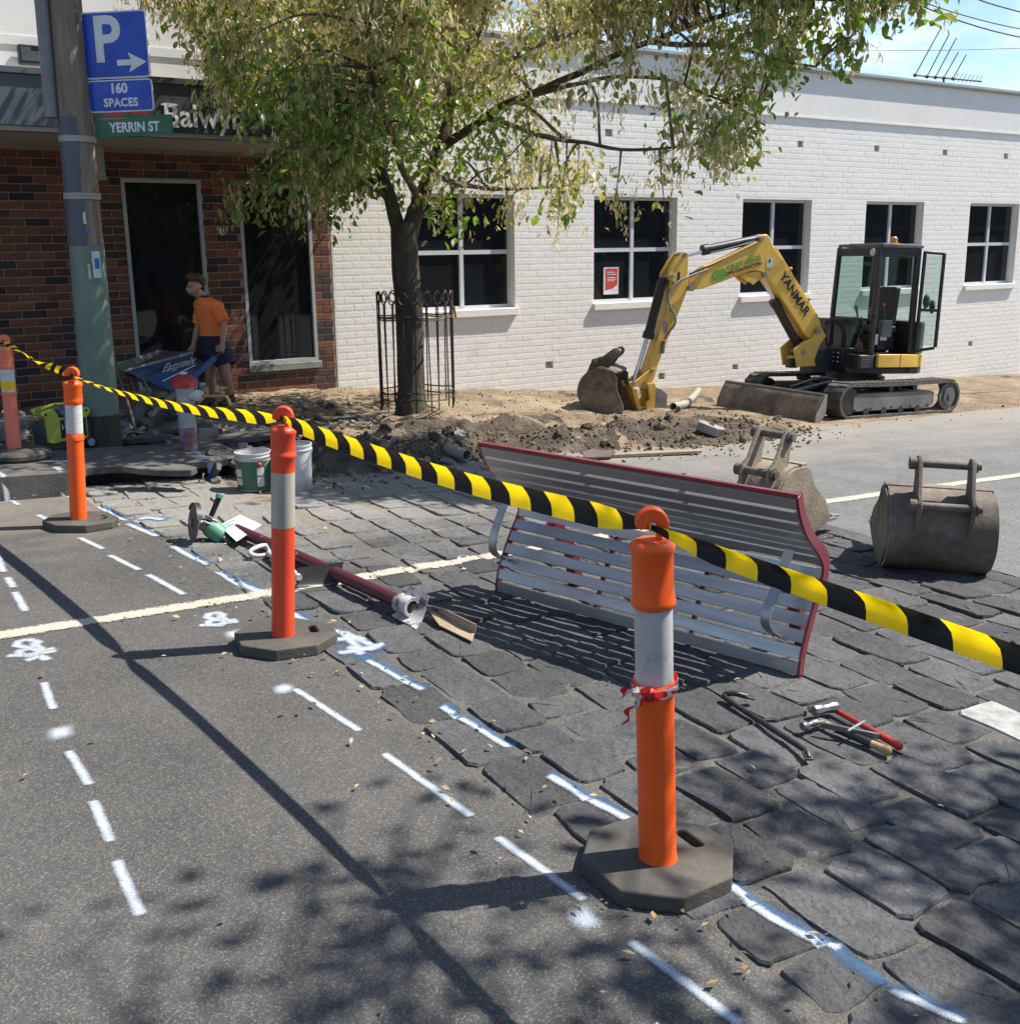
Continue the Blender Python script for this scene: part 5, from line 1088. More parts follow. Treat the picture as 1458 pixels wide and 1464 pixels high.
# ================================================================== TREES
M['bark'] = pm('mossy_bark', (.085, .065, .045), (.045, .036, .028), scale=9, rough=.95, rvar=0, bump=1., bscale=22, dist=.03, stretch=(1, 1, .35), c3=(.085, .085, .035), s3=3, lo3=.5, hi3=.62)
M['twig'] = pm('twig_bark', (.14, .11, .08), (.09, .07, .05), scale=12, rough=.9, bump=.3)
def leaf_mat(name, ca, cb, tr=.45):
    m = bpy.data.materials.new(name); m.use_nodes = True; t = m.node_tree; k = t.links.new; o = t.nodes['Material Output']; t.nodes.remove(t.nodes['Principled BSDF'])
    g = N(t, 'ShaderNodeNewGeometry'); mix = N(t, 'ShaderNodeMix', data_type='RGBA'); mix.inputs[6].default_value = (*ca, 1); mix.inputs[7].default_value = (*cb, 1); k(g.outputs['Random Per Island'], mix.inputs[0])
    d = N(t, 'ShaderNodeBsdfDiffuse'); k(mix.outputs[2], d.inputs[0]); tl = N(t, 'ShaderNodeBsdfTranslucent'); hs = N(t, 'ShaderNodeHueSaturation', i_Saturation=1.15, i_Value=1.25); k(mix.outputs[2], hs.inputs['Color']); k(hs.outputs[0], tl.inputs[0])
    gl = N(t, 'ShaderNodeBsdfGlossy', i_Roughness=.42); gl.inputs[0].default_value = (.6, .62, .6, 1)
    m1 = N(t, 'ShaderNodeMixShader', i_0=tr); k(d.outputs[0], m1.inputs[1]); k(tl.outputs[0], m1.inputs[2]); m2 = N(t, 'ShaderNodeMixShader', i_0=.09); k(m1.outputs[0], m2.inputs[1]); k(gl.outputs[0], m2.inputs[2]); k(m2.outputs[0], o.inputs[0]); return m
M['leaf_green'] = leaf_mat('leaf_green', (.10, .185, .025), (.23, .33, .06)); M['leaf_olive'] = leaf_mat('leaf_olive', (.24, .26, .06), (.38, .34, .10)); M['seed'] = leaf_mat('seed_wings', (.62, .51, .25), (.78, .69, .40), .4)
def rotm(n, rng, droop=.6):
    yaw = rng.uniform(0, 2 * np.pi, n); pit = rng.normal(droop, .45, n); rol = rng.normal(0, .6, n)
    cy, sy, cp, sp, cr_, sr = np.cos(yaw), np.sin(yaw), np.cos(pit), np.sin(pit), np.cos(rol), np.sin(rol); z = np.zeros(n)
    Rz = np.stack([np.stack([cy, -sy, z], -1), np.stack([sy, cy, z], -1), np.stack([z, z, z + 1], -1)], 1)
    Ry = np.stack([np.stack([cp, z, sp], -1), np.stack([z, z + 1, z], -1), np.stack([-sp, z, cp], -1)], 1)
    Rx = np.stack([np.stack([z + 1, z, z], -1), np.stack([z, cr_, -sr], -1), np.stack([z, sr, cr_], -1)], 1)
    return Rz @ Ry @ Rx
def leaves(name, centers, size, mats, midx, parent, rng, droop=.7, kind='leaf', sv=.3):
    n = len(centers)
    if kind == 'leaf': tv = np.array([(0, 0, 0), (.35, .26, .05), (.72, .2, .03), (1, 0, -.12), (.72, -.2, .03), (.35, -.26, .05), (.5, 0, -.05)]); tf = [(0, 6, 1, 1), (1, 6, 2, 2), (2, 6, 3, 3), (3, 6, 4, 4), (4, 6, 5, 5), (5, 6, 0, 0)]; tf = [f[:3] for f in tf]
    else: tv = np.array([(0, 0, 0), (.5, .13, .02), (1, .05, -.05), (.9, -.1, 0), (.4, -.07, .03)]); tf = [(0, 1, 4), (1, 2, 3), (1, 3, 4)]
    Rm = rotm(n, rng, droop); s = size * (1 + sv * rng.normal(0, 1, n)).clip(.45, 1.7)
    vs = np.einsum('nij,kj->nki', Rm, tv) * s[:, None, None] + centers[:, None, :]
    f = (np.arange(n)[:, None, None] * len(tv) + np.array(tf)[None]).reshape(-1, 3)
    me = npmesh(name, vs.reshape(-1, 3), f, mats, np.repeat(midx, len(tf))); return link(name, me, parent)
def grow(root, base, limbs, tips, trunk_pts, trunk_r, rng, leafcfg, names=True, twig_r=.011):
    b = MB(); tp = catmull([V(p) - base for p in trunk_pts], 6); n = len(tp); rad = [trunk_r[0] + (trunk_r[1] - trunk_r[0]) * (i / (n - 1)) ** .6 for i in range(n)]
    vs = []; K = 18
    for i, (p, r_) in enumerate(zip(tp, rad)):
        for k in range(K):
            t = 2 * math.pi * k / K; rr = r_ * (1 + .13 * noise.noise((math.cos(t) * 1.6, math.sin(t) * 1.6, p.z * 1.3)) + .06 * noise.noise((math.cos(t) * 5, math.sin(t) * 5, p.z * 3)) + (.55 * max(0, .25 - p.z) * (1 + .6 * math.sin(5 * t))))
            vs.append(p + V((math.cos(t) * rr, math.sin(t) * rr, 0)))
    b.add(vs, [(i * K + k, i * K + (k + 1) % K, (i + 1) * K + (k + 1) % K, (i + 1) * K + k) for i in range(n - 1) for k in range(K)])
    b.build('trunk', M['bark'], root, smooth=70)
    samples = []
    for pts, r0, r1 in limbs:
        pth = catmull([V(p) - base for p in pts], 7); pth = [p + V((noise.noise(p * 2), noise.noise(p * 2 + V((9, 0, 0))), noise.noise(p * 2 + V((0, 9, 0))))) * .07 * min(1, i / 5) for i, p in enumerate(pth)]
        q = MB(); q.tube(pth, [r0 + (r1 - r0) * (i / (len(pth) - 1)) ** .8 for i in range(len(pth))], 9); q.build('limb', M['bark'] if r0 > .05 else M['twig'], root, smooth=60); samples += pth[3:]
    S_ = np.array([tuple(p) for p in samples]); tb_ = MB(); cen = []
    for tpnt in tips:
        q = np.array(tpnt) - np.array(base); cst = np.linalg.norm(S_ - q, axis=1) + .5 * np.maximum(0, S_[:, 2] - q[2] - .2); j = int(np.argmin(cst)); a = V(S_[j]); c = V(q); d = c - a
        mid = a + d * .55 + V((0, 0, .16 * d.length)) + V(rng.normal(0, .05, 3)) * d.length
        pth = catmull([a, mid, c], 5); r_ = min(.03, .007 + .009 * d.length); tb_.tube(pth, [r_ * (1 - .75 * i / (len(pth) - 1)) for i in range(len(pth))], 5, caps=False)
        cen.append((pth, d.length))
    tag(tb_.build('twigs', M['twig'], root, smooth=60, recalc=False), kind='stuff')
    return cen
rng = np.random.default_rng(4); MAXTW = 1.45
TB = DG(590, 591); TP = lambda px, py, d=0: (lambda p: p + FWD * d)(PLN(px, py, TB, FWD))
tree = thing('street_tree', 'leafy street tree hung with pale seed clusters growing from the dug-up dirt', 'tree', TB)
trunk = [TB + V((0, 0, -.1)), TB + V((0, 0, .05)), TP(588, 520), TP(585, 450), TP(580, 390), TP(578, 340), TP(578, 318)]
LM = [([TP(572, 335), TP(556, 290), TP(540, 240, .2), TP(520, 150, .5), TP(480, 60, .8), TP(430, -60, 1.1)], .085, .03),
      ([TP(584, 335), TP(600, 285), TP(622, 225), TP(640, 150, .1), TP(655, 60, .3), TP(680, -80, .5)], .10, .035),
      ([TP(626, 215), TP(665, 190, -.2), TP(740, 155, -.5), TP(830, 122, -.9), TP(930, 82, -1.4), TP(1030, 58, -1.8), TP(1130, 10, -2.2)], .055, .012),
      ([TP(553, 282), TP(500, 240, -.3), TP(420, 170, -.8), TP(340, 80, -1.3), TP(260, 10, -1.7)], .034, .010),
      ([TP(640, 165), TP(668, 95, -.3), TP(690, 40, -.6), TP(720, -60, -.9)], .045, .015),
      ([TP(545, 262), TP(500, 250, .6), TP(440, 235, 1.0), TP(380, 240, 1.2)], .035, .010),
      ([TP(616, 250), TP(680, 265, .6), TP(760, 262, .9), TP(860, 250, .9)], .035, .010),
      ([TP(650, 120, .2), TP(740, 60, .6), TP(860, 0, 1.0), TP(960, -50, 1.2)], .045, .014),
      ([TP(520, 150, .5), TP(440, 110, .9), TP(350, 20, 1.2)], .035, .012),
      ([TP(600, 290), TP(570, 200, -.9), TP(560, 100, -1.6), TP(570, 0, -2.2)], .045, .014),
      ([TP(760, 148, -.6), TP(860, 135, -1.0), TP(960, 150, -1.2), TP(1040, 190, -1.3)], .025, .008)]
LOW = [(90, -5), (118, 14), (135, 20), (205, 22), (214, 26), (238, 40), (262, 66), (300, 100), (340, 145), (380, 200), (405, 228), (440, 262), (465, 330), (500, 300), (520, 280), (560, 300), (600, 318), (630, 335), (680, 348), (740, 332), (785, 352), (815, 300), (850, 250), (900, 262), (955, 262), (1010, 240), (1040, 235), (1060, 175), (1090, 168), (1115, 130), (1150, 122), (1190, 96), (1225, 84), (1236, 50), (1240, -100)]
tips = []
LM += [([TP(700, 175, -.35), TP(800, 212, -.9), TP(900, 232, -1.3), TP(1015, 222, -1.6)], .03, .008), ([TP(900, 95, -1.3), TP(990, 112, -1.7), TP(1085, 142, -1.9)], .028, .008), ([TP(1030, 58, -1.8), TP(1110, 70, -2.1), TP(1200, 55, -2.4)], .022, .007), ([TP(260, 10, -1.7), TP(200, -10, -1.9), TP(130, 0, -2.1)], .02, .007)]
LS = [p for pts, _a, _b in LM for p in catmull(pts, 4)]
while len(tips) < 700:
    px, py = rng.uniform(100, 1240), rng.uniform(-170, 350)
    lo = interp(LOW, px)
    if py > lo - 12: continue
    dl = rng.uniform(-2.6, 2.2) * (1 - .25 * abs(px - 640) / 600)
    if px > 850: dl = rng.uniform(-2.6, -.6)
    if px < 330: dl = rng.uniform(-2.2, .4)
    if px < 235 and py < 60: dl = rng.uniform(-2.6, -1.8)
    dens = 1.0
    if 690 < px < 1030 and py > 40: dens = .24 if py < lo - 45 else .62
    if 690 < px < 960 and 80 < py < 200: dens = .15
    if px > 1030 and py > 20: dens = .7
    if py < 40 and px > 640: dens *= .7
    if 380 < px < 700 and py > 220: dens = .9
    if fbm(px * .012, py * .012, 1, 2, 8) < -.18 and rng.random() < .75: continue
    if rng.random() > dens: continue
    q_ = TP(px, py, dl)
    if min((q_ - s).length for s in LS) > MAXTW: continue
    tips.append(q_)
for px, py, d in ((372, 300, -.6), (400, 308, -.5), (362, 322, -.6), (425, 318, -.4), (445, 300, -.4), (350, 302, -.6), (478, 335, -.3), (930, 322, -1), (862, 318, -1), (795, 345, -.3), (1012, 250, -1.2)): tips.append(TP(px, py - 14, d))
cen = grow(tree, TB, LM, tips, trunk, (.165, .135), rng, None)
lc = []; lm = []; sc_ = []; so = []
for (pth, ln), tpnt in zip(cen, tips):
    px, py, z = PJ(tpnt); h = (TB + pth[-1]).z
    # the seed-laden upper crown is straw coloured, the lower skirt green
    pale = sst(2.8, 3.7, h) * .85 + .12 + .35 * fbm(px * .008, py * .012, 1, 2, 3)
    if 690 < px < 1060 and py > 50: pale = .72
    if px > 1060: pale = .38
    if px < 330: pale = max(pale, .7)
    nl = int(rng.integers(58, 98) * (1 - .55 * max(0, min(1, pale)))); ns = int(290 * max(0, min(1, pale)))
    if 690 < px < 1010 and py > 70: nl = int(nl * .5); ns = int(ns * .75)
    for _ in range(nl):
        t = rng.uniform(.45, 1.05); k = min(len(pth) - 1, int(t * (len(pth) - 1))); p = pth[k]; o = rng.normal(0, .105, 3) * (1.1, 1.1, 1.0)
        lc.append((p.x + o[0], p.y + o[1], p.z + o[2] - abs(rng.normal(0, .05)))); lm.append(1 if rng.random() < .22 + .5 * pale else 0)
    k = 0
    while k < ns:
        t = rng.uniform(.4, 1.05); p = pth[min(len(pth) - 1, int(t * (len(pth) - 1)))]; o = rng.normal(0, .10, 3); L_ = rng.uniform(.07, .17)
        for _ in range(7): sc_.append((p.x + o[0] + rng.normal(0, .014), p.y + o[1] + rng.normal(0, .014), p.z + o[2] - rng.uniform(0, L_))); k += 1
leaves('foliage', np.array(lc), .082, [M['leaf_green'], M['leaf_olive']], np.array(lm), tree, rng)['kind'] = 'stuff'
leaves('seed_clusters', np.array(sc_), .052, [M['seed']], np.zeros(len(sc_), int), tree, rng, droop=1.25, kind='seed')['kind'] = 'stuff'
print('tree leaves', len(lc), 'seeds', len(sc_))
# the street tree out of frame on the right whose shade dapples the foreground
SB = gp(6.9, -1.9); st = thing('shade_tree', 'street tree standing out of frame to the right, shading the foreground pavers', 'tree', SB)
strunk = [SB + V((0, 0, z)) for z in (-.1, .1, .8, 1.6, 2.3)]; sl_ = []; stips = []
for i in range(9):
    a = i * 2.4; r_ = 1.2 + .7 * (i % 3); sl_.append(([SB + V((0, 0, 2.1)), SB + V((math.cos(a) * r_ * .5, math.sin(a) * r_ * .5, 3.4)), SB + V((math.cos(a) * r_ * 1.3, math.sin(a) * r_ * 1.1, 4.6 + .3 * (i % 2))), SB + V((math.cos(a) * r_ * 1.9, math.sin(a) * r_ * 1.6, 5.3 + .4 * (i % 3)))], .08, .015))
cenS = SB + V((-2.1, 1.45, 5.1))
while len(stips) < 300:
    d = rng.normal(0, 1, 3); d /= np.linalg.norm(d); d *= rng.uniform(.35, 1) ** .5; q = V((cenS.x + d[0] * 4.3, cenS.y + d[1] * 2.4, cenS.z + d[2] * 1.5))
    if fbm(q.x, q.y, .8, 2, 4) < -.12: continue
    px, py, z = PJ(q)
    if z > 0 and px < 1540 and py > -90: continue
    stips.append(q)
cs = grow(st, SB, sl_, stips, strunk, (.17, .13), rng, None); lc = []
for pth, ln in cs:
    for _ in range(int(rng.integers(9, 22))):
        p = pth[min(len(pth) - 1, int(rng.uniform(.5, 1.05) * (len(pth) - 1)))]; o = rng.normal(0, .15, 3); lc.append((p.x + o[0], p.y + o[1], p.z + o[2]))
leaves('foliage', np.array(lc), .10, [M['leaf_green']], np.zeros(len(lc), int), st, rng)['kind'] = 'stuff'
# ------------------------------------------------------------------ iron guard round the tree
M['rust_iron'] = pm('rusty_iron', (.055, .022, .022), (.035, .02, .02), scale=12, rough=.6, bump=.2)
tg = thing('tree_guard', 'round iron tree guard of thin bars with looped tops around the trunk', 'tree guard', TB)
def gpx(px, py, d=0): return TP(px, py, d) - TB
gw = (TP(650, 580) - TP(545, 580)).length / 2; gc = (TP(650, 580) + TP(545, 580)) / 2 - TB; gtop = gpx(600, 432).z; gbot = gpx(600, 583).z; rg = random.Random(2)
def gpt(a, z, r_=1.0): return V((gc.x, gc.y, 0)) + RGT * math.cos(a) * gw * r_ + FWD * math.sin(a) * gw * r_ + V((0, 0, z))
for i in range(20):
    a = 2 * math.pi * (i + .3) / 20; z0 = gbot + rg.uniform(-.03, .05); ln_ = rg.uniform(-.06, .06)
    q = MB(); lp = [gpt(a + ln_, z0), gpt(a, gtop - .10)]; 
    c = gpt(a, gtop - .0, 1.0); tdir = (RGT * -math.sin(a) + FWD * math.cos(a)); 
    for k in range(0, 13): t = -math.pi / 2 + 2 * math.pi * k / 12; lp.append(c + tdir * .045 * math.cos(t) + V((0, 0, .055 + .062 * math.sin(t))))
    q.tube(lp, .0075, 5); q.build('bar', M['rust_iron'], tg, smooth=60)
for z in (gtop - .14, gtop - .16, gbot + .20, gbot + .13):
    q = MB(); q.tube([gpt(2 * math.pi * k / 28, z + .01 * math.sin(k)) for k in range(28)], .008, 5, closed=True); q.build('hoop', M['rust_iron'], tg, smooth=60)
q = MB(); t0 = gpx(650, 436, -.2); q.bar(t0, t0 + V((.02, 0, -.12)), .05, .006); o = q.build('tape_scrap', M['tape_yellow'], tg, smooth=None)
# ================================================================== TIMBER POLE AND SIGNS
M['pole_wood'] = pm('pole_wood', (.27, .215, .165), (.165, .125, .095), scale=7, rough=.9, bump=.8, bscale=30, dist=.01, stretch=(3, 3, .35), c3=(.055, .042, .033), s3=4, lo3=.58, hi3=.68)
M['pole_green'] = pm('pole_green_paint', (.155, .22, .17), (.12, .175, .135), scale=5, rough=.6, bump=.2, stretch=(2, 2, .4), c3=(.25, .32, .26), s3=3, lo3=.62, hi3=.72)
M['pole_grey'] = pm('pole_grey_wrap', (.085, .09, .115), (.07, .075, .095), scale=4, rough=.5, bump=.1)
M['pole_base'] = pm('pole_base_wood', (.075, .062, .048), (.045, .037, .03), scale=8, rough=.95, bump=.8, bscale=30, stretch=(3, 3, .35))
M['conduit'] = pm('conduit_grey', (.20, .20, .205), (.16, .16, .165), rough=.5, bump=.05)
M['tape_cream'] = pm('cream_band', (.36, .35, .30), (.30, .29, .25), rough=.5, bump=.1)
PB = G(148, 634, .165); PT = PLN(91, -30, PB, FWD); pax = (PT - PB); 
pole = thing('utility_pole', 'leaning timber pole with grey sheathing and green painted lower half', 'pole', PB)
def onpole(py): 
    c = MB; best = min([i / 400 for i in range(400)], key=lambda t: abs(PJ(PB + pax * t)[1] - py)); return best
tB, tG, tW = onpole(592), onpole(350), onpole(168)
def prad(t): return .150 - .030 * t
def seg(name, t0, t1, mat, dr=0.): 
    n = 10; q = MB(); 
    q.tube([pax * (t0 + (t1 - t0) * i / n) for i in range(n + 1)], [prad(t0 + (t1 - t0) * i / n) + dr + .004 * noise.noise((i * .9, t0 * 9, 1)) for i in range(n + 1)], 26); return q.build(name, mat, pole, smooth=50)
seg('post_foot', -.06, tB, M['pole_base'], .004); seg('post', tB, 1.35, M['pole_wood'], -.001)
q = MB(); n = 12   # hand-painted lower coat with a ragged foot
q.tube([pax * (tB - .006 + (tG - tB + .006) * i / n) for i in range(n + 1)], [prad(tB + (tG - tB) * i / n) + .003 for i in range(n + 1)], 26, caps=False); q.build('green_paint', M['pole_green'], pole, smooth=50)
# grey sheath covers the left half of the shaft
u = RGT; v = FWD; vs = []; n = 14; K = 14
for i in range(n + 1):
    t = tG + (tW - tG) * i / n; a0, a1 = R(120), R(292 + 16 * noise.noise((i * .7, 0, 0)))
    for k in range(K + 1):
        a = a0 + (a1 - a0) * k / K; vs.append(pax * t + (u * math.cos(a) + v * math.sin(a)) * (prad(t) + .009))
q = MB(); q.add(vs, [(i * (K + 1) + k, i * (K + 1) + k + 1, (i + 1) * (K + 1) + k + 1, (i + 1) * (K + 1) + k) for i in range(n) for k in range(K)]); q.build('grey_sheath', M['pole_grey'], pole, smooth=60)
for py in (200, 281): t = onpole(py); seg('band', t - .006, t + .007, M['tape_cream'], .013)
q = MB(); cdir = (-RGT * .92 - FWD * .38).normalized() * .175; q.tube([pax * tW + cdir, pax * 1.3 + cdir], .055, 14); q.build('conduit', M['conduit'], pole, smooth=60)
q = MB(); t = onpole(70); q.bar(pax * t + cdir * 1.1 - RGT * .10, pax * t + cdir * 1.1 + RGT * .10 + FWD * .05, .02, .03); q.build('conduit_clip', M['black_metal'], pole, smooth=None)
def onface(px, py): p = PLN(px, py, PB - FWD * .155, FWD); return p - PB
def pface(name, px0, py0, px1, py1, mat, parent, out=.0, th=.006):
    a = onface(px0, py0); c = onface(px1, py1); q = MB(); w_ = (c - a).dot(RGT); h_ = a.z - c.z
    q.prism([(0, 0), (w_, 0), (w_, -h_), (0, -h_)], a - FWD * (out + th), RGT, V((0, 0, 1)), FWD * th); return q.build(name, mat, parent, smooth=None)
nt_ = thing('pole_notice', 'small white notice with a blue square fixed to the green part of the timber pole', 'notice', PB); M['sign_blue'] = pm('sign_blue', (.006, .055, .42), (.006, .048, .36), scale=4, rough=.35, bump=0); M['notice_blue'] = pm('notice_blue', (.02, .12, .45), rough=.4, bump=0)
pface('sheet', 131, 359, 146, 397, M['sticker_white'], nt_, .004); pface('blue_square', 135.5, 369, 143.5, 384, M['notice_blue'], nt_, .0105, .002); pface('tab', 124.5, 377, 130.5, 399, M['sleeve_grey'], nt_, -.012)
pface('pole_tag', 118, 303, 123.5, 320, M['sticker_white'], pole, -.004); pface('blue_dot', 122, 327, 128.5, 333, M['notice_blue'], pole, -.006)
# blades bolted to the pole's right side
M['sign_white'] = pm('sign_white', (.70, .71, .70), (.60, .61, .60), scale=6, rough=.4, bump=0); M['sign_green'] = pm('sign_green', (.008, .105, .045), (.007, .095, .04), scale=4, rough=.35, bump=0); M['galv'] = pm('galvanised', (.42, .44, .45), (.34, .35, .36), scale=8, rough=.45, metal=.5, bump=.05)
M['orange_print'] = pm('orange_print', (.45, .16, .03), rough=.5, bump=0)
SO = PB - FWD * .05; sdir = (RGT * .985 + FWD * -.17).normalized(); sn = V((sdir.y, -sdir.x, 0))
def sp(px, py): p = PLN(px, py, PB + RGT * .2, sn); return p
def sign(name, label, tl, tr_, bl_, br_, mat, rim=None, cat='sign', rad=.03):
    a, c, d, e = sp(*tl), sp(*tr_), sp(*br_), sp(*bl_); o = (a + d) / 2; w_ = ((c - a).length + (d - e).length) / 2; h_ = ((a - e).length + (c - d).length) / 2
    root = thing(name, label, cat, o, Matrix((sdir, -sn, V((0, 0, 1)))).transposed())      # local: x along blade, y away from viewer, z up
    def rr(w, h, r): return [(sx * (w / 2 - r) + r * math.cos(R(b)), sy * (h / 2 - r) + r * math.sin(R(b))) for sx, sy, b0 in ((1, 1, 0), (-1, 1, 90), (-1, -1, 180), (1, -1, 270)) for b in (b0, b0 + 30, b0 + 60, b0 + 90)]
    q = MB(); q.prism(rr(w_, h_, rad), (0, .0, 0), (1, 0, 0), (0, 0, 1), (0, .012, 0)); q.build('plate', M['sign_white'] if rim else mat, root, smooth=None)
    if rim: q = MB(); q.prism(rr(w_ - rim * 2, h_ - rim * 2, max(.008, rad - rim)), (0, -.003, 0), (1, 0, 0), (0, 0, 1), (0, .0028, 0)); q.build('face', mat, root, smooth=None)
    q = MB(); q.box(-w_ / 2 - .10, -w_ / 2 + .05, .0125, .03, -h_ * .3, h_ * .3); q.build('bracket', M['galv'], root, smooth=None)
    return root, w_, h_
def slet(root, txt, size, mat, x, z, name='lettering', y=-.0042, **kw): return lettering(txt, size, mat, root, (x, y, z), (1, 0, 0), (0, 0, 1), name=name, **kw)
ps, w_, h_ = sign('parking_sign', 'blue P parking sign with right arrow, top sign on the timber pole', (114, 14), (205, 14), (122, 108), (216, 113), M['sign_blue'], .012)
slet(ps, 'P', h_ * .95, M['sign_white'], -w_ * .13, h_ * .055, bold=.012, sx=.98)
q = MB(); ax_, az = w_ * .22, -h_ * .27; q.prism([(-.12, -.022), (.0, -.022), (-.02, -.075), (.135, 0), (-.02, .075), (.0, .022), (-.12, .022)], (ax_, -.006, az), (1, 0, 0), (0, 0, 1), (0, .0025, 0)); q.build('arrow', M['sign_white'], ps, smooth=None)
ss, w_, h_ = sign('spaces_sign', 'blue 160 SPACES sign, below the parking sign on the pole', (124, 113), (217, 113), (130, 158), (221, 160), M['sign_blue'], .010)
slet(ss, '160', h_ * .42, M['sign_white'], -.01, h_ * .22, bold=.004); slet(ss, 'SPACES', h_ * .36, M['sign_white'], 0, -h_ * .22, bold=.003, space=1.06, sx=.98)
yg, w_, h_ = sign('street_name_sign', 'green YERRIN ST street name blade, lowest sign on the pole', (136, 162), (246, 168), (135, 191), (246, 197), M['sign_green'], None, rad=.006)
slet(yg, 'YERRIN ST', h_ * .66, M['sign_white'], .01, -h_ * .08, bold=.003, sx=.90, y=-.0015); 
q = MB(); q.box(-w_ * .44, -w_ * .10, -.003, -.001, h_ * .355, h_ * .42); q.build('council_print', M['orange_print'], yg, smooth=None)
for i, (x0, x1) in enumerate(((-.35, -.12), (-.02, .22))): q = MB(); q.box(w_ * x0, w_ * x1, -.002, .008, h_ / 2 + .002, h_ / 2 + .03); q.build('red_tab', M['sticker_red'], yg, smooth=None)
# ================================================================== HYDRANT
M['hyd_white'] = pm('hydrant_white', (.42, .41, .42), (.33, .325, .34), scale=8, rough=.55, bump=.15, c3=(.22, .19, .19), s3=4); M['hyd_red'] = pm('hydrant_red', (.42, .03, .025), (.34, .025, .02), scale=8, rough=.45, bump=.1, c3=(.30, .10, .08), s3=6, lo3=.6, hi3=.75); M['hyd_foot'] = pm('hydrant_foot_paint', (.20, .05, .06), (.30, .24, .24), scale=10, rough=.6, bump=.1); M['brass'] = pm('brass', (.45, .33, .14), (.32, .23, .1), rough=.35, metal=.8, bump=0)
HB = G(271, 643, .165); hy = thing('fire_hydrant', 'white pillar hydrant with red cap in front of the wheelbarrow', 'hydrant', HB); HT = PLN(268, 531, HB, FWD).z - HB.z; hr = .073
q = MB(); q.lathe([(hr, -.05), (hr, HT * .30)], 24); q.build('pillar_foot', M['hyd_foot'], hy); q = MB(); q.lathe([(hr, HT * .30), (hr, HT * .80)], 24); q.build('pillar', M['hyd_white'], hy)
q = MB(); q.lathe([(hr, HT * .80), (hr * 1.48, HT * .815), (hr * 1.52, HT * .87), (hr * 1.42, HT * .895), (hr * .75, HT * .955), (hr * .45, HT * .97), (0, HT * .975)], 28, cap1=False); q.build('cap', M['hyd_red'], hy)
q = MB(); q.lathe([(hr * .42, HT * .968), (hr * .40, HT * .995), (0, HT)], 12); q.build('cap_nut', M['sticker_white'], hy)
q = MB(); q.lathe([(hr + .008, HT * .46), (hr + .008, HT * .49)], 24); q.bar(RGT * .07 + V((0, 0, HT * .475)), RGT * .13 + V((0, 0, HT * .475)), .03, .03); q.build('band_clamp', M['galv'], hy)
d = (RGT * .95 - FWD * .3).normalized(); c = V((0, 0, HT * .70)); q = MB(); q.cyl(c + d * .05, c + d * .13, .035, .045, 14); q.ball(c + d * .13, .05, 14, 10); q.build('outlet', M['sticker_white'], hy)
q = MB(); q.cyl(c + d * .16, c + d * .36, .016, n=10); q.cyl(c + d * .22, c + d * .22 + V((0, 0, .08)), .011, n=8); q.tube(catmull([c + d * .34, c + d * .40, c + d * .43 - V((0, 0, .07))], 5), .016, 8); q.bar(c + d * .36 + V((0, 0, .075)) - d * .045, c + d * .36 + V((0, 0, .075)) + d * .045, .014, .02); q.cyl(c + d * .36, c + d * .36 + V((0, 0, .075)), .009, n=8); q.build('tap', M['brass'], hy)
# ================================================================== GENERATOR
M['lime'] = pm('lime_plastic', (.42, .46, .06), (.36, .40, .05), scale=5, rough=.45, bump=.05); M['dark_plastic'] = pm('dark_plastic', (.035, .035, .038), (.05, .05, .052), scale=8, rough=.6, bump=.15); M['panel_black'] = pm('panel_black', (.012, .012, .014), rough=.35, bump=0)
g0, g1 = G(62, 645, .165), G(137, 638, .165); gx = (V((g1.x - g0.x, g1.y - g0.y, 0))); GW = gx.length; gx.normalize(); gyv = V((-gx.y, gx.x, 0)); GO = (g0 + g1) / 2
ge = thing('generator', 'lime green and black portable generator on the footpath beside the pole', 'generator', GO, Matrix((gx, gyv, V((0, 0, 1)))).transposed())
ks = GW / .60; GH = (PLN(95, 582, GO, FWD).z - GO.z)
def gb(): b = MB(); b.M = Matrix.Diagonal((ks, ks, GH / .46, 1)); return b
q = gb(); q.prism([(-.28, .03), (-.18, .0), (.2, .0), (.28, .04), (.27, .28), (.24, .31), (-.24, .31), (-.29, .26)], (0, .0, 0), (1, 0, 0), (0, 0, 1), (0, .34, 0)); q.build('body', M['dark_plastic'], ge, bevel=.02, seg=3)
q = gb(); q.prism([(-.25, .10), (-.17, .075), (-.10, .09), (.20, .09), (.22, .11), (.22, .33), (.27, .37), (.27, .42), (.24, .44), (.13, .44), (.12, .35), (-.09, .35), (-.13, .44), (-.15, .46), (-.29, .43), (-.29, .40), (-.25, .36)], (0, -.03, 0), (1, 0, 0), (0, 0, 1), (0, .05, 0)); q.build('front_shell', M['lime'], ge, bevel=.008)
q = gb(); q.prism([(.22, .33), (.27, .37), (.27, .42), (.24, .44), (-.15, .46), (-.29, .43), (-.25, .36)], (0, .30, 0), (1, 0, 0), (0, 0, 1), (0, .05, 0)); q.build('rear_shell', M['lime'], ge, bevel=.008)
q = gb(); q.box(-.09, .20, -.036, -.031, .13, .33); pnl = q.build('control_panel', M['panel_black'], ge, smooth=None)
q = gb(); 
for i in range(3):
    for j in range(4): q.box(.13 + .024 * i, .148 + .024 * i, -.041, -.0365, .15 + .045 * j, .18 + .045 * j)
tag(q.build('sockets', M['dark_plastic'], pnl, smooth=None), kind='stuff')
lettering('1800', .085 * ks, M['sticker_white'], pnl, (-.005 * ks, -.037 * ks, .25 * GH / .46), (1, 0, 0), (0, 0, 1), bold=.001)
q = gb(); q.prism([(-.12, .35), (.11, .35), (.09, .41), (-.10, .41)], (0, .02, 0), (1, 0, 0), (0, 0, 1), (0, .28, 0)); q.build('fuel_cap_housing', M['dark_plastic'], ge, bevel=.01)
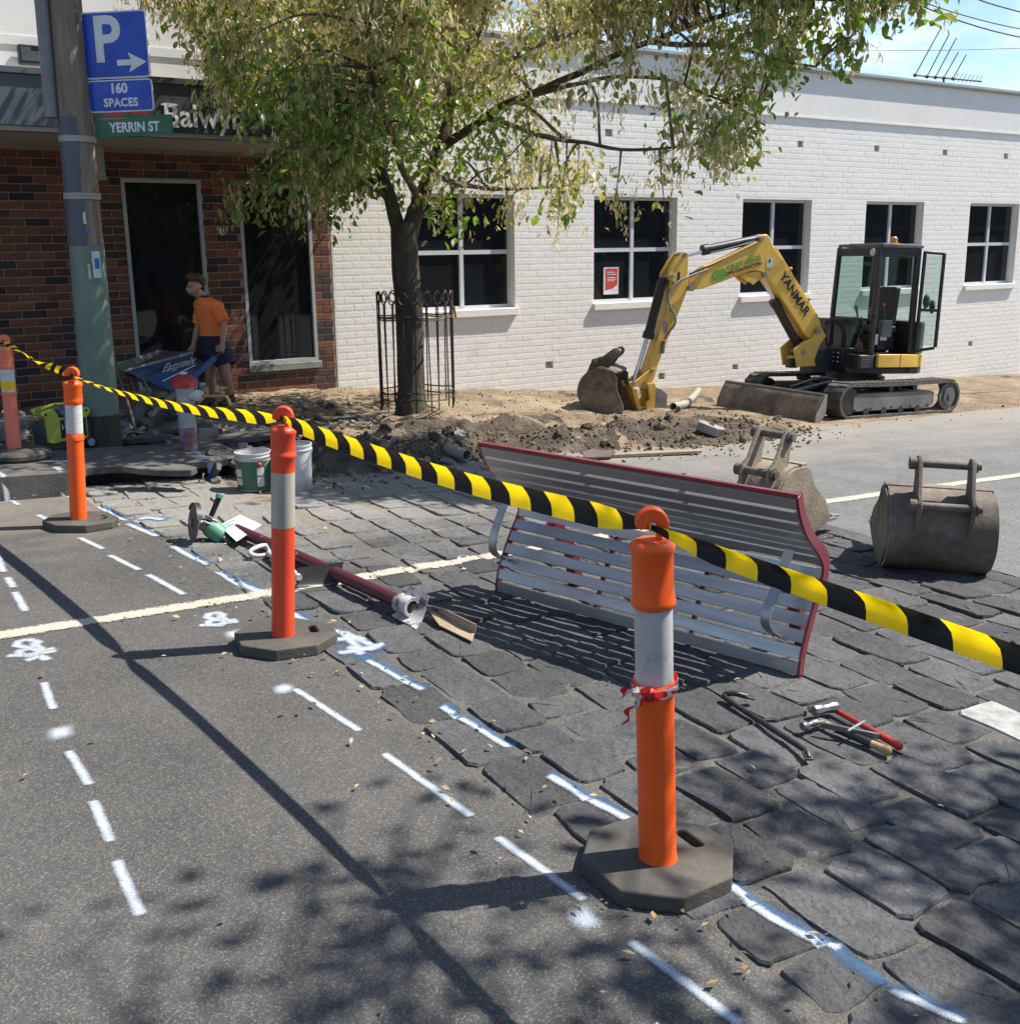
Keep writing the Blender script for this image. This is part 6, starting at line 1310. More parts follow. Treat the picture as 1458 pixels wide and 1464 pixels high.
for x in (-.24, .22): q = gb(); q.cyl((x, -.034, .405), (x, -.030, .405), .014, n=12); q.build('bolt', M['panel_black'], ge)
q = gb(); q.tube(catmull([(-.22, .16, .44), (-.1, .16, .475), (.1, .16, .475), (.22, .16, .44)], 4), .018, 8); q.build('handle', M['lime'], ge)
for s in (-.02, .30):
    q = gb(); q.cyl((.235, s - .03, .05), (.235, s + .03, .05), .05, n=20); wh = q.build('wheel', M['dark_plastic'], ge); q = gb(); q.lathe([(.042, 0), (.040, .004), (.012, .003), (.012, .008), (0, .008)], 18, (.235, s - .031, .05), (0, -1, 0)); q.build('rim', M['galv'], wh)
rag = MB(); a = PLN(82, 578, GO, FWD) - FWD * .06; pr = catmull([a + V((-.03, 0, .01)), a + V((.03, -.02, .0)), a + V((.07, -.03, -.05)), a + V((.085, -.03, -.16))], 5); M['rag_blue'] = pm('rag_blue', (.20, .24, .36), (.14, .17, .27), scale=14, rough=.9, bump=.4)
vs = [p + RGT * (.035 * s + .012 * math.sin(i * 1.3 + s * 2)) - FWD * .01 * math.cos(i + s * 3) for i, p in enumerate(pr) for s in (-1, -.3, .3, 1)]; rag.add(vs, [(i * 4 + k, i * 4 + k + 1, i * 4 + 5 + k, i * 4 + 4 + k) for i in range(len(pr) - 1) for k in range(3)])
o = rag.build('rag', M['rag_blue'], None, smooth=80); tag(o, 'pale blue rag draped over the green generator', 'rag')
# ================================================================== BUCKETS (pails)
M['pail_green'] = pm('pail_green', (.03, .13, .07), (.025, .10, .055), scale=7, rough=.45, bump=.1, c3=(.10, .12, .10), s3=5); M['pail_white'] = pm('pail_white', (.56, .56, .54), (.44, .43, .41), scale=6, rough=.5, bump=.1, c3=(.26, .25, .23), s3=3)
def pail(label, px0, px1, pyb, pyt, green):
    c = G((px0 + px1) / 2, pyb - 4, .0); c = c + FWD * .10; k = PJ(c)[2] / F; r_ = (px1 - px0) * k / 2; h_ = PLN((px0 + px1) / 2, pyt, c, FWD).z - c.z
    t = thing('paint_bucket', label, 'bucket', c, None, 'paint buckets at the kerb'); q = MB(); rb = r_ * .88
    q.lathe([(0, .004), (rb, .004), (rb + .002, .012), (r_ * .975, h_ * .90), (r_ * .955, h_ * .98), (rb - .006, .03), (0, .03)], 28, cap0=False, cap1=False); q.build('tub', M['pail_white'], t)
    q = MB(); q.lathe([(r_ * .975, h_ * .87), (r_ * 1.03, h_ * .875), (r_ * 1.03, h_ * .90), (r_ * .985, h_ * .905), (r_ * .985, h_ * .955), (r_ * 1.02, h_ * .96), (r_ * 1.02, h_), (r_ * .95, h_)], 28, cap0=False, cap1=False); q.build('rim', M['pail_white'], t)
    if green:
        q = MB(); q.lathe([(rb + .0085, h_ * .05), (r_ * .975 + .004, h_ * .80)], 28, cap0=False, cap1=False); q.build('label_wrap', M['pail_green'], t)
        for a0, a1, z0, z1 in ((-2.55, -2.05, .18, .36), (-2.55, -2.05, .40, .60), (-1.15, -.72, .14, .40), (-1.15, -.72, .43, .64)):
            q = MB(); vs = []
            for i in range(7):
                a = a0 + (a1 - a0) * i / 6
                for z in (z0, z1): rr = rb + .0085 + (r_ * .975 - rb) * z + .0015; vs.append((RGT * math.cos(a) + FWD * math.sin(a)) * rr + V((0, 0, h_ * z)))
            q.add(vs, [(2 * i, 2 * i + 2, 2 * i + 3, 2 * i + 1) for i in range(6)]); q.build('printed_panel', M['sticker_white'], t, smooth=60)
        a = -.98; q = MB(); p = (RGT * math.cos(a) + FWD * math.sin(a)) * (r_ * .985 + .004) + V((0, 0, h_ * .72)); q.ball(p, .018, 8, 6); q.build('red_spot', M['sticker_red'], t)
    hp = [(RGT * math.cos(t_) * (r_ * 1.03) - FWD * math.sin(t_) * r_ * .9) + V((0, 0, h_ * .87 - .30 * h_ * math.sin(t_))) for t_ in [math.pi * i / 14 for i in range(15)]]; q = MB(); q.tube(hp, .004, 5); q.build('bail', M['galv'], t, smooth=60)
    return t
pail('white paint bucket with green label and splashed rim at the kerb edge', 335, 385, 707, 645, True); pail('plain white bucket half hidden behind the cream banded bollard', 402, 445, 708, 634, False)
# ================================================================== WORKER
PF = G(322, 586, .17); PK = PJ(PF)[2] / F
def PP(px, py, d=0.): p = PLN(px, py, PF, FWD) + FWD * d; return p - PF
M['skin'] = pm('skin', (.46, .26, .17), (.40, .22, .14), scale=20, rough=.5, bump=.05); M['hair'] = pm('hair', (.14, .065, .028), (.06, .03, .016), scale=40, rough=.6, bump=.3)
M['shirt_orange'] = pm('shirt_orange', (.98, .22, .045), (.92, .20, .04), scale=9, rough=.75, bump=.35, bscale=14, dist=.02); M['navy'] = pm('navy_cloth', (.012, .014, .035), (.018, .02, .05), scale=10, rough=.8, bump=.3, bscale=16, dist=.02); M['shorts_blue'] = pm('shorts_blue', (.014, .018, .06), (.02, .026, .08), scale=10, rough=.8, bump=.3, bscale=16, dist=.02); M['boot'] = pm('boot', (.06, .045, .03), (.04, .03, .02), rough=.7, bump=.2)
man = thing('person', 'worker in orange polo shirt and navy shorts pushing the blue wheelbarrow', 'person', PF)
def skin(name, verts, edges, mat, parent, sub=2, root=0):
    bm = bmesh.new(); ly = bm.verts.layers.skin.verify(); vs = []
    for i, (p, r_) in enumerate(verts):
        v = bm.verts.new(p); v[ly].radius = (r_, r_) if not hasattr(r_, '__len__') else r_; v[ly].use_root = (i == root); vs.append(v)
    for a, c in edges: bm.edges.new((vs[a], vs[c]))
    me = bpy.data.meshes.new(name); bm.to_mesh(me); bm.free(); me.materials.append(mat); o = link(name, me, parent)
    md = o.modifiers.new('skin', 'SKIN'); md.use_smooth_shade = True; ss_ = o.modifiers.new('sub', 'SUBSURF'); ss_.levels = ss_.render_levels = sub; return o
bv = []; be = []; ids = {}
def bj(n, px, py, d, r_, par=None):
    bv.append((PP(px, py, d), r_)); ids[n] = len(bv) - 1
    if par: be.append((ids[par], ids[n]))
bj('pelvis', 310, 500, .02, .10); bj('waist', 307, 482, .0, .075, 'pelvis'); bj('chest', 302, 452, -.02, .085, 'waist'); bj('neckb', 295, 430, -.045, .05, 'chest'); bj('neck', 290, 421, -.07, .054, 'neckb'); bj('jaw', 283, 416.5, -.115, .066, 'neck'); bj('skull', 281.5, 405.5, -.105, .094, 'jaw'); bj('crown', 283.5, 400, -.085, .080, 'skull'); bj('nose', 273.6, 413.5, -.172, .016, 'skull')
bj('ear', 291, 410.5, -.175, .017, 'skull')
for s, sh, el, wr, ha in (('R', (281, 435, .10), (281.5, 466, .06), (277.5, 489, .0), (276.5, 497, -.02)), ('L', (312.5, 437, -.09), (326.5, 464, -.17), (326.5, 487, -.235), (326, 495, -.25))):
    bj('sh' + s, *sh, .036, 'chest'); bj('el' + s, *el, .040, 'sh' + s); bj('fa' + s, (el[0] + wr[0]) / 2, (el[1] + wr[1]) / 2, (el[2] + wr[2]) / 2, .038, 'el' + s); bj('wr' + s, *wr, .027, 'fa' + s); bj('ha' + s, *ha, (.034, .024), 'wr' + s)
    for k, dx in enumerate((-3.4, -1.2, 1.0, 3.0)):
        bj('f%d' % k + s, ha[0] + dx, ha[1] + 4.5, ha[2] - .03 + .006 * k, .0095, 'ha' + s); bj('g%d' % k + s, ha[0] + dx * .9 - 1.4, ha[1] + 7.0 - abs(dx) * .2, ha[2] + .004, .0085, 'f%d' % k + s)
    bj('th' + s, ha[0] - 4.2, ha[1] + 1.2, ha[2] - .035, .011, 'ha' + s); bj('tq' + s, ha[0] - 4.8, ha[1] + 4.6, ha[2] - .045, .009, 'th' + s)
for s, hp, kn_, an_, to in (('R', (302, 506, .08), (298, 541, .05), (297, 574, .11), (291, 580, .04)), ('L', (319, 506, -.06), (326, 537, -.10), (330, 571, -.03), (324, 578, -.13))):
    bj('hp' + s, *hp, .088, 'pelvis'); bj('kn' + s, *kn_, .056, 'hp' + s); bj('ca' + s, kn_[0] * .6 + an_[0] * .4 + 1, kn_[1] * .6 + an_[1] * .4, kn_[2] * .6 + an_[2] * .4 + .02, .054, 'kn' + s); bj('an' + s, *an_, .036, 'ca' + s); bj('to' + s, *to, .032, 'an' + s)
skin('body', bv, be, M['skin'], man)
def loft(rings, mat, name, parent, n=20, cap=False):      # rings: centre px,py,d, half width, half depth
    vs = []
    for (px, py, d, a, c) in rings:
        o = PP(px, py, d)
        for k in range(n):
            t = 2 * math.pi * k / n; w_ = 1 + .035 * math.sin(3 * t + py * .3); vs.append(o + RGT * math.cos(t) * a * w_ + FWD * math.sin(t) * c * w_)
    b = MB(); m_ = len(rings); fs = [(i * n + k, i * n + (k + 1) % n, (i + 1) * n + (k + 1) % n, (i + 1) * n + k) for i in range(m_ - 1) for k in range(n)]
    b.add(vs, fs); return b.build(name, mat, parent, smooth=80, subsurf=1)
sh_ = loft([(305, 479.5, -.01, .142, .118), (305, 470, -.01, .142, .118), (303.5, 456, -.02, .150, .122), (301, 445, -.025, .158, .122), (299.5, 437, -.03, .166, .122), (297.5, 431, -.035, .148, .112), (295, 427, -.045, .098, .088), (293, 424, -.05, .066, .068)], M['shirt_orange'], 'shirt', man)
def sleeve(a, c, r0, r1): 
    A, B = PP(*a), PP(*c); b = MB(); n = 6; b.tube([A + (B - A) * i / n for i in range(n + 1)], [r0 + (r1 - r0) * i / n + .004 * math.sin(i * 2.1) for i in range(n + 1)], 16, caps=True); b.build('sleeve', M['shirt_orange'], sh_, smooth=80)
sleeve((287, 437, .05), (280.5, 462.5, .06), .078, .060); sleeve((311, 436, -.08), (326, 459.5, -.165), .080, .066)
b = MB(); b.tube([PP(292.8, 425, -.05) + (RGT * math.cos(t) * .056 + FWD * math.sin(t) * .058 + V((0, 0, .015 - .012 * math.cos(t)))) for t in [2 * math.pi * i / 20 for i in range(20)]], .017, 8, closed=True); b.build('collar', M['navy'], sh_, smooth=80)
b = MB(); 
for py in (434, 440, 446): b.ball(PP(291 + (py - 434) * .12, py, -.150), .006, 6, 5)
tag(b.build('buttons', M['navy'], sh_), kind='stuff')
loft([(306, 499, -.005, .150, .122), (306, 490, -.005, .146, .120), (305, 479, -.01, .1445, .1205)], M['navy'], 'shirt_hem', man)
loft([(309, 506, .01, .155, .132), (308.5, 498, .01, .150, .126), (307, 489, .0, .135, .115)], M['shorts_blue'], 'shorts', man)
for a, c in (((302, 500, .07), (299, 519, .065)), ((319, 500, -.05), (326, 520, -.075))):
    A, B = PP(*a), PP(*c); b = MB(); b.tube([A + (B - A) * i / 4 for i in range(5)], [.100, .104, .106, .108, .109], 18, caps=False); b.build('shorts_leg', M['shorts_blue'], man, smooth=80)
hb = MB(); c = PP(283.5, 400.5, -.085)
for q_ in ((c + V((0, 0, .022)), (.090, .098, .060)), (c + RGT * -.048 + V((0, 0, .042)) - FWD * .015, (.056, .066, .042)), (c + RGT * .034 + V((0, 0, -.012)) + FWD * .015, (.070, .088, .066))): hb.ball(q_[0], q_[1], 16, 10)
hb.build('hair', M['hair'], man, smooth=80)
for x, d in ((274.6, -.186), (279.6, -.206)): b = MB(); b.ball(PP(x, 408.6, d), (.012, .010, .007), 8, 6); b.build('eye', M['panel_black'], man)
b = MB(); b.bar(PP(275.3, 418.0, -.165), PP(279.5, 418.4, -.178), .006, .005); b.build('mouth', M['sticker_red'] if False else M['skin'], man)
for a, t_ in (((297, 575, .105), (290.5, 580.5, .02)), ((330, 572, -.03), (323, 579, -.15))):
    A, T = PP(*a), PP(*t_); T.z = min(T.z, A.z); b = MB(); d = V((T.x - A.x, T.y - A.y, 0)); pz = -.0 
    b.tube([A - d * .35 + V((0, 0, .02)), A + V((0, 0, .015)), A + d * .6 - V((0, 0, .012)), A + d * 1.25 - V((0, 0, .022))], [.045, .055, .048, .03], 12, flat=.8); b.tube([A + V((0, 0, .0)), A + V((0, 0, .10))], [.050, .046], 14); b.build('boot', M['boot'], man, smooth=60)
# ================================================================== WHEELBARROW
M['barrow_blue'] = pm('barrow_blue', (.02, .10, .30), (.03, .09, .22), scale=6, rough=.5, bump=.15, c3=(.15, .14, .13), s3=4, lo3=.55, hi3=.68); M['barrow_grey'] = pm('barrow_grey', (.23, .225, .21), (.16, .155, .145), scale=7, rough=.65, bump=.2); M['tyre'] = pm('grey_tyre', (.14, .145, .145), (.10, .10, .10), rough=.7, bump=.1)
WC = DG(208, 610); H1 = PF + PP(325, 500, -.255); H2 = PF + PP(276, 500.5, -.02)
hm = (H1 + H2) / 2; be1 = V((hm.x - WC.x, hm.y - WC.y, 0)).normalized(); be2 = V((be1.y, -be1.x, 0))
if be2.dot(FWD) > 0: be2 = -be2                       # towards the camera
bar_ = thing('wheelbarrow', 'blue steel wheelbarrow with scuffed grey tray pushed by the worker in orange', 'wheelbarrow', WC)
wr = (G(208, 610).z, PLN(208, 574, WC, FWD).z); rr = max(.13, (PLN(208, 575, WC, FWD).z - WC.z) / 2)
ax_ = V((0, 0, rr))
q = MB(); q.lathe([(rr * .55, -.045), (rr * .85, -.05), (rr * .97, -.03), (rr, 0), (rr * .97, .03), (rr * .85, .05), (rr * .55, .045)], 28, ax_, be2, cap0=False, cap1=False); wh = q.build('wheel', M['tyre'], bar_); q = MB(); q.lathe([(rr * .57, -.035), (.03, -.03), (.03, .03), (rr * .57, .035)], 20, ax_, be2, cap0=False, cap1=False); q.cyl(ax_ - be2 * .09, ax_ + be2 * .09, .014, n=10); q.build('rim', M['barrow_grey'], wh)
A1_, A2_ = ax_ + be2 * .085, ax_ - be2 * .085; h1, h2 = H1 - WC, H2 - WC
if (h1 - h2).dot(be2) < 0: h1, h2 = h2, h1
for a, c, nm in ((A1_, h1, 1), (A2_, h2, 2)):
    q = MB(); d = (c - a).normalized(); q.bar(a - d * .03, a + d * .42, .035, .06); q.mi = 1; q.bar(a + d * .42, c - d * .10, .036, .062); q.mi = 2; q.cyl(c - d * .12, c + d * .04, .02, n=12); q.build('handle_rail', [M['barrow_grey'], M['barrow_blue'], M['black_metal']], bar_, bevel=.004)
def onrail(a, c, t): return a + (c - a) * t
def side(px, py, off): return PLN(px, py, WC + be2 * off, be2) - WC
nf, nr = side(178, 530, .24), side(275, 504, .30); ff, fr = side(163, 523, -.24), side(228, 501.5, -.26)
bnf, bnr = onrail(A1_, h1, .30) + be2 * .02 + V((0, 0, .03)), onrail(A1_, h1, .66) + be2 * .01 + V((0, 0, .03)); bff, bfr = onrail(A2_, h2, .30) - be2 * .02 + V((0, 0, .03)), onrail(A2_, h2, .66) - be2 * .01 + V((0, 0, .03))
q = MB(); T = [nf, nr, fr, ff, bnf, bnr, bfr, bff]; inn = [p + V((0, 0, .012)) for p in T[4:]]; ce = sum(T, V()) / 8
T2_ = [p + (ce - p).normalized() * .012 for p in T[:4]] + inn; q.add(T + T2_, [(0, 1, 5, 4), (1, 2, 6, 5), (2, 3, 7, 6), (3, 0, 4, 7), (4, 5, 6, 7), (8, 12, 13, 9), (9, 13, 14, 10), (10, 14, 15, 11), (11, 15, 12, 8), (15, 14, 13, 12), (0, 8, 9, 1), (1, 9, 10, 2), (2, 10, 11, 3), (3, 11, 8, 0)])
for i, f_ in enumerate(q.f): q.m[i] = 1 if i in (5, 6, 7, 8, 9, 3) else 0
tray = q.build('tray', [M['barrow_blue'], M['barrow_grey']], bar_, smooth=None)
q = MB(); q.tube([nf, nr, fr, ff], .014, 8, closed=True); q.build('tray_rim', M['barrow_grey'], tray, smooth=60)
q = MB(); so_ = [p.lerp(c, .78) for p, c in zip(inn, T[:4])]; cs_ = sum(so_, V()) / 4; K = 8; vs = []
for i in range(K + 1):
    for j in range(K + 1):
        u_, v_ = i / K, j / K; p = (so_[0] * (1 - u_) + so_[1] * u_) * (1 - v_) + (so_[3] * (1 - u_) + so_[2] * u_) * v_; vs.append(p + V((0, 0, .10 * math.sin(math.pi * u_) * math.sin(math.pi * v_) - .03 + .04 * noise.noise(p * 9))))
q.add(vs, [(i * (K + 1) + j, (i + 1) * (K + 1) + j, (i + 1) * (K + 1) + j + 1, i * (K + 1) + j + 1) for i in range(K) for j in range(K)]); sl__ = q.build('soil', M['dark_soil'], None, smooth=None); sl__.location = WC; tag(sl__, 'dark soil heaped in the blue wheelbarrow tray', 'soil')
u_ = (nr - nf).normalized(); nn = u_.cross((bnr - nr).normalized()).normalized()
if nn.dot(FWD) > 0: nn = -nn
vv = nn.cross(u_); c = nf * .22 + nr * .46 + bnf * .10 + bnr * .22 + nn * .008
lettering('Easymix', .135, M['white_letter'], tray, c, u_, vv, bold=.002, shear=.35)
q = MB(); a = nf * .4 + bnf * .6 + nn * .008; e = nr * .35 + bnr * .65 + nn * .008; q.bar(a.lerp(e, .15), a.lerp(e, .95), .004, .010); q.build('white_stripe', M['white_letter'], tray, smooth=None)
for a, c in ((nf.lerp(bnf, .25) - be2 * .01, A1_ + be1 * .05), (ff.lerp(bff, .25), A2_ + be1 * .05)): q = MB(); q.tube(catmull([a, a.lerp(c, .15) + be1 * .06, c], 5), .013, 8); q.build('tray_brace', M['barrow_grey'], bar_, smooth=60)
for t_, (a, c) in ((.62, (A1_, h1)), (.62, (A2_, h2))):
    p = onrail(a, c, t_); q = MB(); q.tube(catmull([p, V((p.x, p.y, .30)) + be1 * .04, V((p.x, p.y, .24)) - be1 * .05, onrail(a, c, .45)], 5), .014, 8); q.build('leg', M['barrow_blue'], bar_, smooth=60)
# ================================================================== TOOLS AND OFFCUTS ON THE PAVERS
M['tool_steel'] = pm('tool_steel', (.26, .25, .24), (.14, .135, .13), scale=14, rough=.4, metal=.7, bump=.1); M['bar_black'] = pm('black_bar_steel', (.03, .03, .031), (.055, .05, .045), scale=12, rough=.45, metal=.3, bump=.1); M['tool_red'] = pm('tool_red', (.52, .045, .03), (.42, .035, .025), scale=8, rough=.4, bump=.05); M['wood_handle'] = pm('wood_handle', (.50, .33, .14), (.40, .25, .10), scale=9, rough=.5, bump=.1, stretch=(1, 6, 6))
def gd(px, py, h): p = G(px, py, .012 + h); return p
q = MB(); bp_ = [gd(1068, 996, .03), gd(1052, 992, .04), gd(1040, 992, .03), gd(1036, 996, .02)] + [gd(1036 + (1150 - 1036) * t, 998 + (1072 - 998) * t, .014) for t in (.12, .35, .6, .85)] + [gd(1152, 1074, .02), gd(1156, 1084, .008)]
o0 = bp_[4]; q.tube(catmull([p - o0 for p in bp_], 4), [.012] * (4 * (len(bp_) - 1) + 1), 8); cb = thing('crowbar', 'black hooked crowbar lying on the pavers between the bench and the hammers', 'crowbar', o0); q.build('shaft', M['bar_black'], cb, smooth=50)
q = MB(); d = (bp_[-1] - bp_[-2]).normalized(); q.bar(bp_[-2] - o0, bp_[-1] - o0 + d * .01, .032, .010); q.build('flat_claw', M['bar_black'], cb, bevel=.003); q = MB(); q.bar(bp_[0] - o0 - (bp_[0] - bp_[1]) * .2, bp_[0] - o0 + (bp_[0] - bp_[1]).normalized() * .03, .030, .010); q.build('hook_claw', M['bar_black'], cb, bevel=.003)
def hammer(label, h0, h1, s0, s1, hr_, hmat, smat, head, grip=None, cat='hammer', name='hammer'):
    o = gd(*s0, .02); t = thing(name, label, cat, o); a, c = gd(*h0) - o, gd(*h1) - o; d = (c - a).normalized(); q = MB()
    if head == 'sledge': 
        q.lathe([(0, 0), (hr_ * .9, .0), (hr_, .008), (hr_, .035), (hr_ * .82, .045), (hr_ * .82, .075), (hr_, .085), (hr_, .112), (hr_ * .9, .12), (0, .12)], 8, a, d, cap0=False, cap1=False)
    else:
        q.lathe([(0, 0), (hr_, .0), (hr_, .02), (hr_ * .62, .028), (hr_ * .62, .045), (hr_ * .8, .05), (hr_ * .8, .075)], 12, a, d); e = a + d * .07; sdv = d.cross(V((0, 0, 1))).normalized()
        for s in (-1, 1): q.tube(catmull([e, e + d * .03 + sdv * .006 * s + V((0, 0, .004)), e + d * .065 + sdv * .012 * s - V((0, 0, .008))], 4), [.011 - .0006 * i for i in range(9)], 6, flat=.6)
    q.build('head', M['tool_steel'], t, smooth=40)
    p0, p1 = gd(*s0, .018) - o, gd(*s1, .016) - o; q = MB(); L_ = (p1 - p0).length; n = 10
    q.tube([p0 + (p1 - p0) * i / n for i in range(n + 1)], [.012 + .004 * sst(.5, 1, i / n) for i in range(n + 1)], 10); q.ball(p1, .0185, 10, 8); q.build('handle', smat, t, smooth=60)
    if grip: q = MB(); q.tube([p0 + (p1 - p0) * grip[0], p0 + (p1 - p0) * grip[1]], .0165, 10); q.build('grip', M['black_metal'], t, smooth=60)
    return t
hammer('red handled club hammer lying on the pavers, behind the wooden handled one', (1163, 1017, .03), (1210, 1008, .03), (1188, 1012), (1284, 1066), .022, None, M['tool_red'], 'sledge')
hammer('claw hammer with pale wooden handle end lying in front of the red hammer', (1147, 1039, .025), (1195, 1024, .03), (1172, 1032), (1268, 1073), .017, None, M['wood_handle'], 'claw', (.28, .78))
q = MB(); a = gd(1172, 1036, .035); c = gd(1257, 1053, .035); q.bar(V(), c - a, .012, .024); ch = thing('cold_chisel', 'flat steel chisel resting across the two hammers', 'chisel', a); q.build('blade', M['tool_steel'], ch, bevel=.004)
q = MB(); e = gd(1236, 1031, .05) - a; g_ = gd(1212, 1045, .045) - a; q.tube([g_, g_.lerp(e, .6), e], .005, 6); q.build('guard_wire', M['galv'], ch)
# angle grinder
GP = G(300, 774, .0); gk = PJ(GP)[2] / F
def gg(px, py, d=0.): return PLN(px, py, GP, FWD) + FWD * d - GP
gr = thing('angle_grinder', 'large green angle grinder with a worn cutting disc left on the pavers', 'grinder', GP); M['grinder_green'] = pm('grinder_green', (.10, .30, .17), (.08, .24, .14), scale=7, rough=.45, bump=.05); M['disc_rust'] = pm('abrasive_disc', (.16, .115, .10), (.12, .09, .08), scale=12, rough=.9, bump=.3)
dc = gg(278, 746, -.02); dn_ = (-RGT * .84 - FWD * .50 + V((0, 0, .18))).normalized(); dr = 27 * gk
q = MB(); q.lathe([(0, -.004), (dr * .985, -.004), (dr, 0), (dr * .985, .003), (dr * .3, .003), (dr * .26, .010), (0, .010)], 36, dc, dn_, cap0=False, cap1=False); q.build('disc', M['disc_rust'], gr); q = MB(); q.lathe([(dr * .24, .0105), (dr * .2, .02), (0, .02)], 12, dc, dn_, cap0=False, cap1=False); q.build('flange_nut', M['panel_black'], gr)
q = MB(); u = V((0, 0, 1)).cross(dn_).normalized(); v = dn_.cross(u); vs = []
for i in range(13):
    a = R(20 + 11 * i)
    for r_, h in ((dr * .5, -.022), (dr * 1.06, -.022), (dr * 1.06, .012)): vs.append(dc + (u * math.cos(a) + v * math.sin(a)) * r_ + dn_ * h)
q.add(vs, [(3 * i + k, 3 * i + 3 + k, 3 * i + 4 + k, 3 * i + 1 + k) for i in range(12) for k in range(2)]); q.build('guard', M['black_metal'], gr, smooth=40)
ba, bb2, bc = dc - dn_ * .02, gg(297, 754, .03), gg(318, 770, .02)
q = MB(); q.cyl(ba, bb2, .035, .045, 16); q.build('gear_head', M['tool_steel'], gr); q = MB(); dd = (bc - bb2); q.tube([bb2 - dd * .15, bb2 + dd * .1, bb2 + dd * .75, bc], [.05, .062, .060, .052], 18); q.build('motor_body', M['grinder_green'], gr, smooth=50)
q = MB(); q.tube(catmull([bc - dd * .1, bc + dd * .35, gg(338, 781, -.02)], 5), [.050, .048, .044, .04, .036, .034, .032, .03, .028, .026, .02], 14); q.tube(catmull([gg(322, 765, -.05), gg(333, 773, -.06), gg(337, 778, -.04)], 4), .014, 8); q.build('rear_handle', M['ex_grey'], gr, smooth=50)
q = MB(); s0, s1 = gg(302, 738, .0), gg(311, 713, .03); q.cyl(s0, s1, .017, .019, 12); q.mi = 1; q.cyl(s1, s1 + (s1 - s0).normalized() * .022, .024, .022, 12); q.build('side_handle', [M['panel_black'], M['grinder_green']], gr)
q = MB(); q.bar(gg(293, 738, .0), gg(310, 747, .02), .03, .014); q.bar(gg(292, 743, -.03), gg(308, 752, -.01), .012, .012); q.build('handle_bracket', M['galv'], gr, bevel=.003)
# cut-off sign post, plates, sign face, shovel
M['maroon'] = pm('maroon_paint', (.085, .016, .024), (.065, .012, .018), scale=6, rough=.45, bump=.1, c3=(.48, .46, .45), s3=9, lo3=.66, hi3=.70); M['flaked_white'] = pm('flaked_white', (.52, .51, .49), (.42, .41, .39), scale=6, rough=.6, bump=.3, c3=(.12, .085, .075), s3=11, lo3=.52, hi3=.60); M['tan_steel'] = pm('tan_steel', (.34, .26, .17), (.25, .19, .125), scale=8, rough=.8, bump=.4)
p0, p1 = G(338, 757, .05), G(588, 868, .075); PD = (p1 - p0); o = p0; po = thing('sign_post', 'maroon cut-off post with flaking paint lying on the pavers towards the bench', 'post', o); q = MB(); q.lathe([(.036, 0), (.036, PD.length), (.030, PD.length), (.030, PD.length - .10)], 22, (0, 0, 0), PD, cap1=True); q.build('tube', M['maroon'], po, smooth=50)
pdn = PD.normalized(); sd_ = pdn.cross(V((0, 0, 1))).normalized(); E_ = PD
def quad3(px4, hs): return [G(a[0], a[1], h) - o for a, h in zip(px4, hs)]
def slab(pts, th, mat, nm, par): 
    q = MB(); n_ = (pts[1] - pts[0]).cross(pts[3] - pts[0]).normalized() * th; q.add(list(pts) + [p + n_ for p in pts], [(0, 1, 2, 3), (7, 6, 5, 4), (0, 4, 5, 1), (1, 5, 6, 2), (2, 6, 7, 3), (3, 7, 4, 0)]); return q.build(nm, mat, par, smooth=None, bevel=.002)
q = MB(); c = E_ - pdn * .07; 
pl = [G(560, 879, .02) - o, G(594, 899, .012) - o, G(613, 851, .14) - o, G(584, 836, .15) - o]
vs = []; K = 7
for i in range(K + 1):
    t = i / K; a = pl[0].lerp(pl[3], t); e = pl[1].lerp(pl[2], t); bow = V((0, 0, 1)) * -.035 * math.sin(math.pi * t) + sd_ * 0; vs += [a + bow, e + bow, e + bow - V((0, 0, .007)), a + bow - V((0, 0, .007))]
q.add(vs, [(4 * i + k, 4 * i + (k + 1) % 4, 4 * i + 4 + (k + 1) % 4, 4 * i + 4 + k) for i in range(K) for k in range(4)] + [(3, 2, 1, 0), (4 * K, 4 * K + 1, 4 * K + 2, 4 * K + 3)]); q.build('bent_plate', M['flaked_white'], po, smooth=50)
q = MB(); q.lathe([(.050, -.10), (.050, .012), (.034, .012), (.034, -.02)], 22, E_, pdn, cap1=False); q.build('end_collar', M['flaked_white'], po)
t1 = [G(612, 884, .05) - o, G(640, 897, .01) - o, G(676, 922, .0) - o, G(678, 905, .02) - o]
slab([G(610, 871, .05) - o, G(628, 896, .02) - o, G(675, 919, .015) - o, G(679, 905, .02) - o], .008, M['tan_steel'], 'tan_flange', po); slab([G(628, 868, .085) - o, G(680, 893, .07) - o, G(679, 908, .018) - o, G(624, 880, .03) - o], .006, M['tan_steel'], 'tan_lip', po)
sf = [G(313, 752, .075), G(338, 775, .055), G(374, 751, .075), G(343, 737, .09)]; so = sf[0]; sg = thing('sign_board', 'white printed sign board lying on the end of the maroon post', 'sign', so); sfl = [p - so for p in sf]; slab(sfl, .006, M['sign_white'], 'board', sg)
q = MB(); n_ = (sfl[1] - sfl[0]).cross(sfl[3] - sfl[0]).normalized(); n_ = n_ if n_.z > 0 else -n_
def sq(u_, v_): return (sfl[0] * (1 - u_) + sfl[3] * u_) * (1 - v_) + (sfl[1] * (1 - u_) + sfl[2] * u_) * v_ + n_ * .0085
for (u0, v0, w_, mm) in ((.12, .12, .5, 0), (.12, .24, .35, 0), (.2, .42, .5, 1), (.2, .55, .4, 1), (.25, .68, .55, 1), (.3, .8, .4, 1)): q.mi = mm; q.add([sq(u0, v0), sq(u0 + w_, v0), sq(u0 + w_, v0 + .05), sq(u0, v0 + .05)], [(0, 1, 2, 3)])
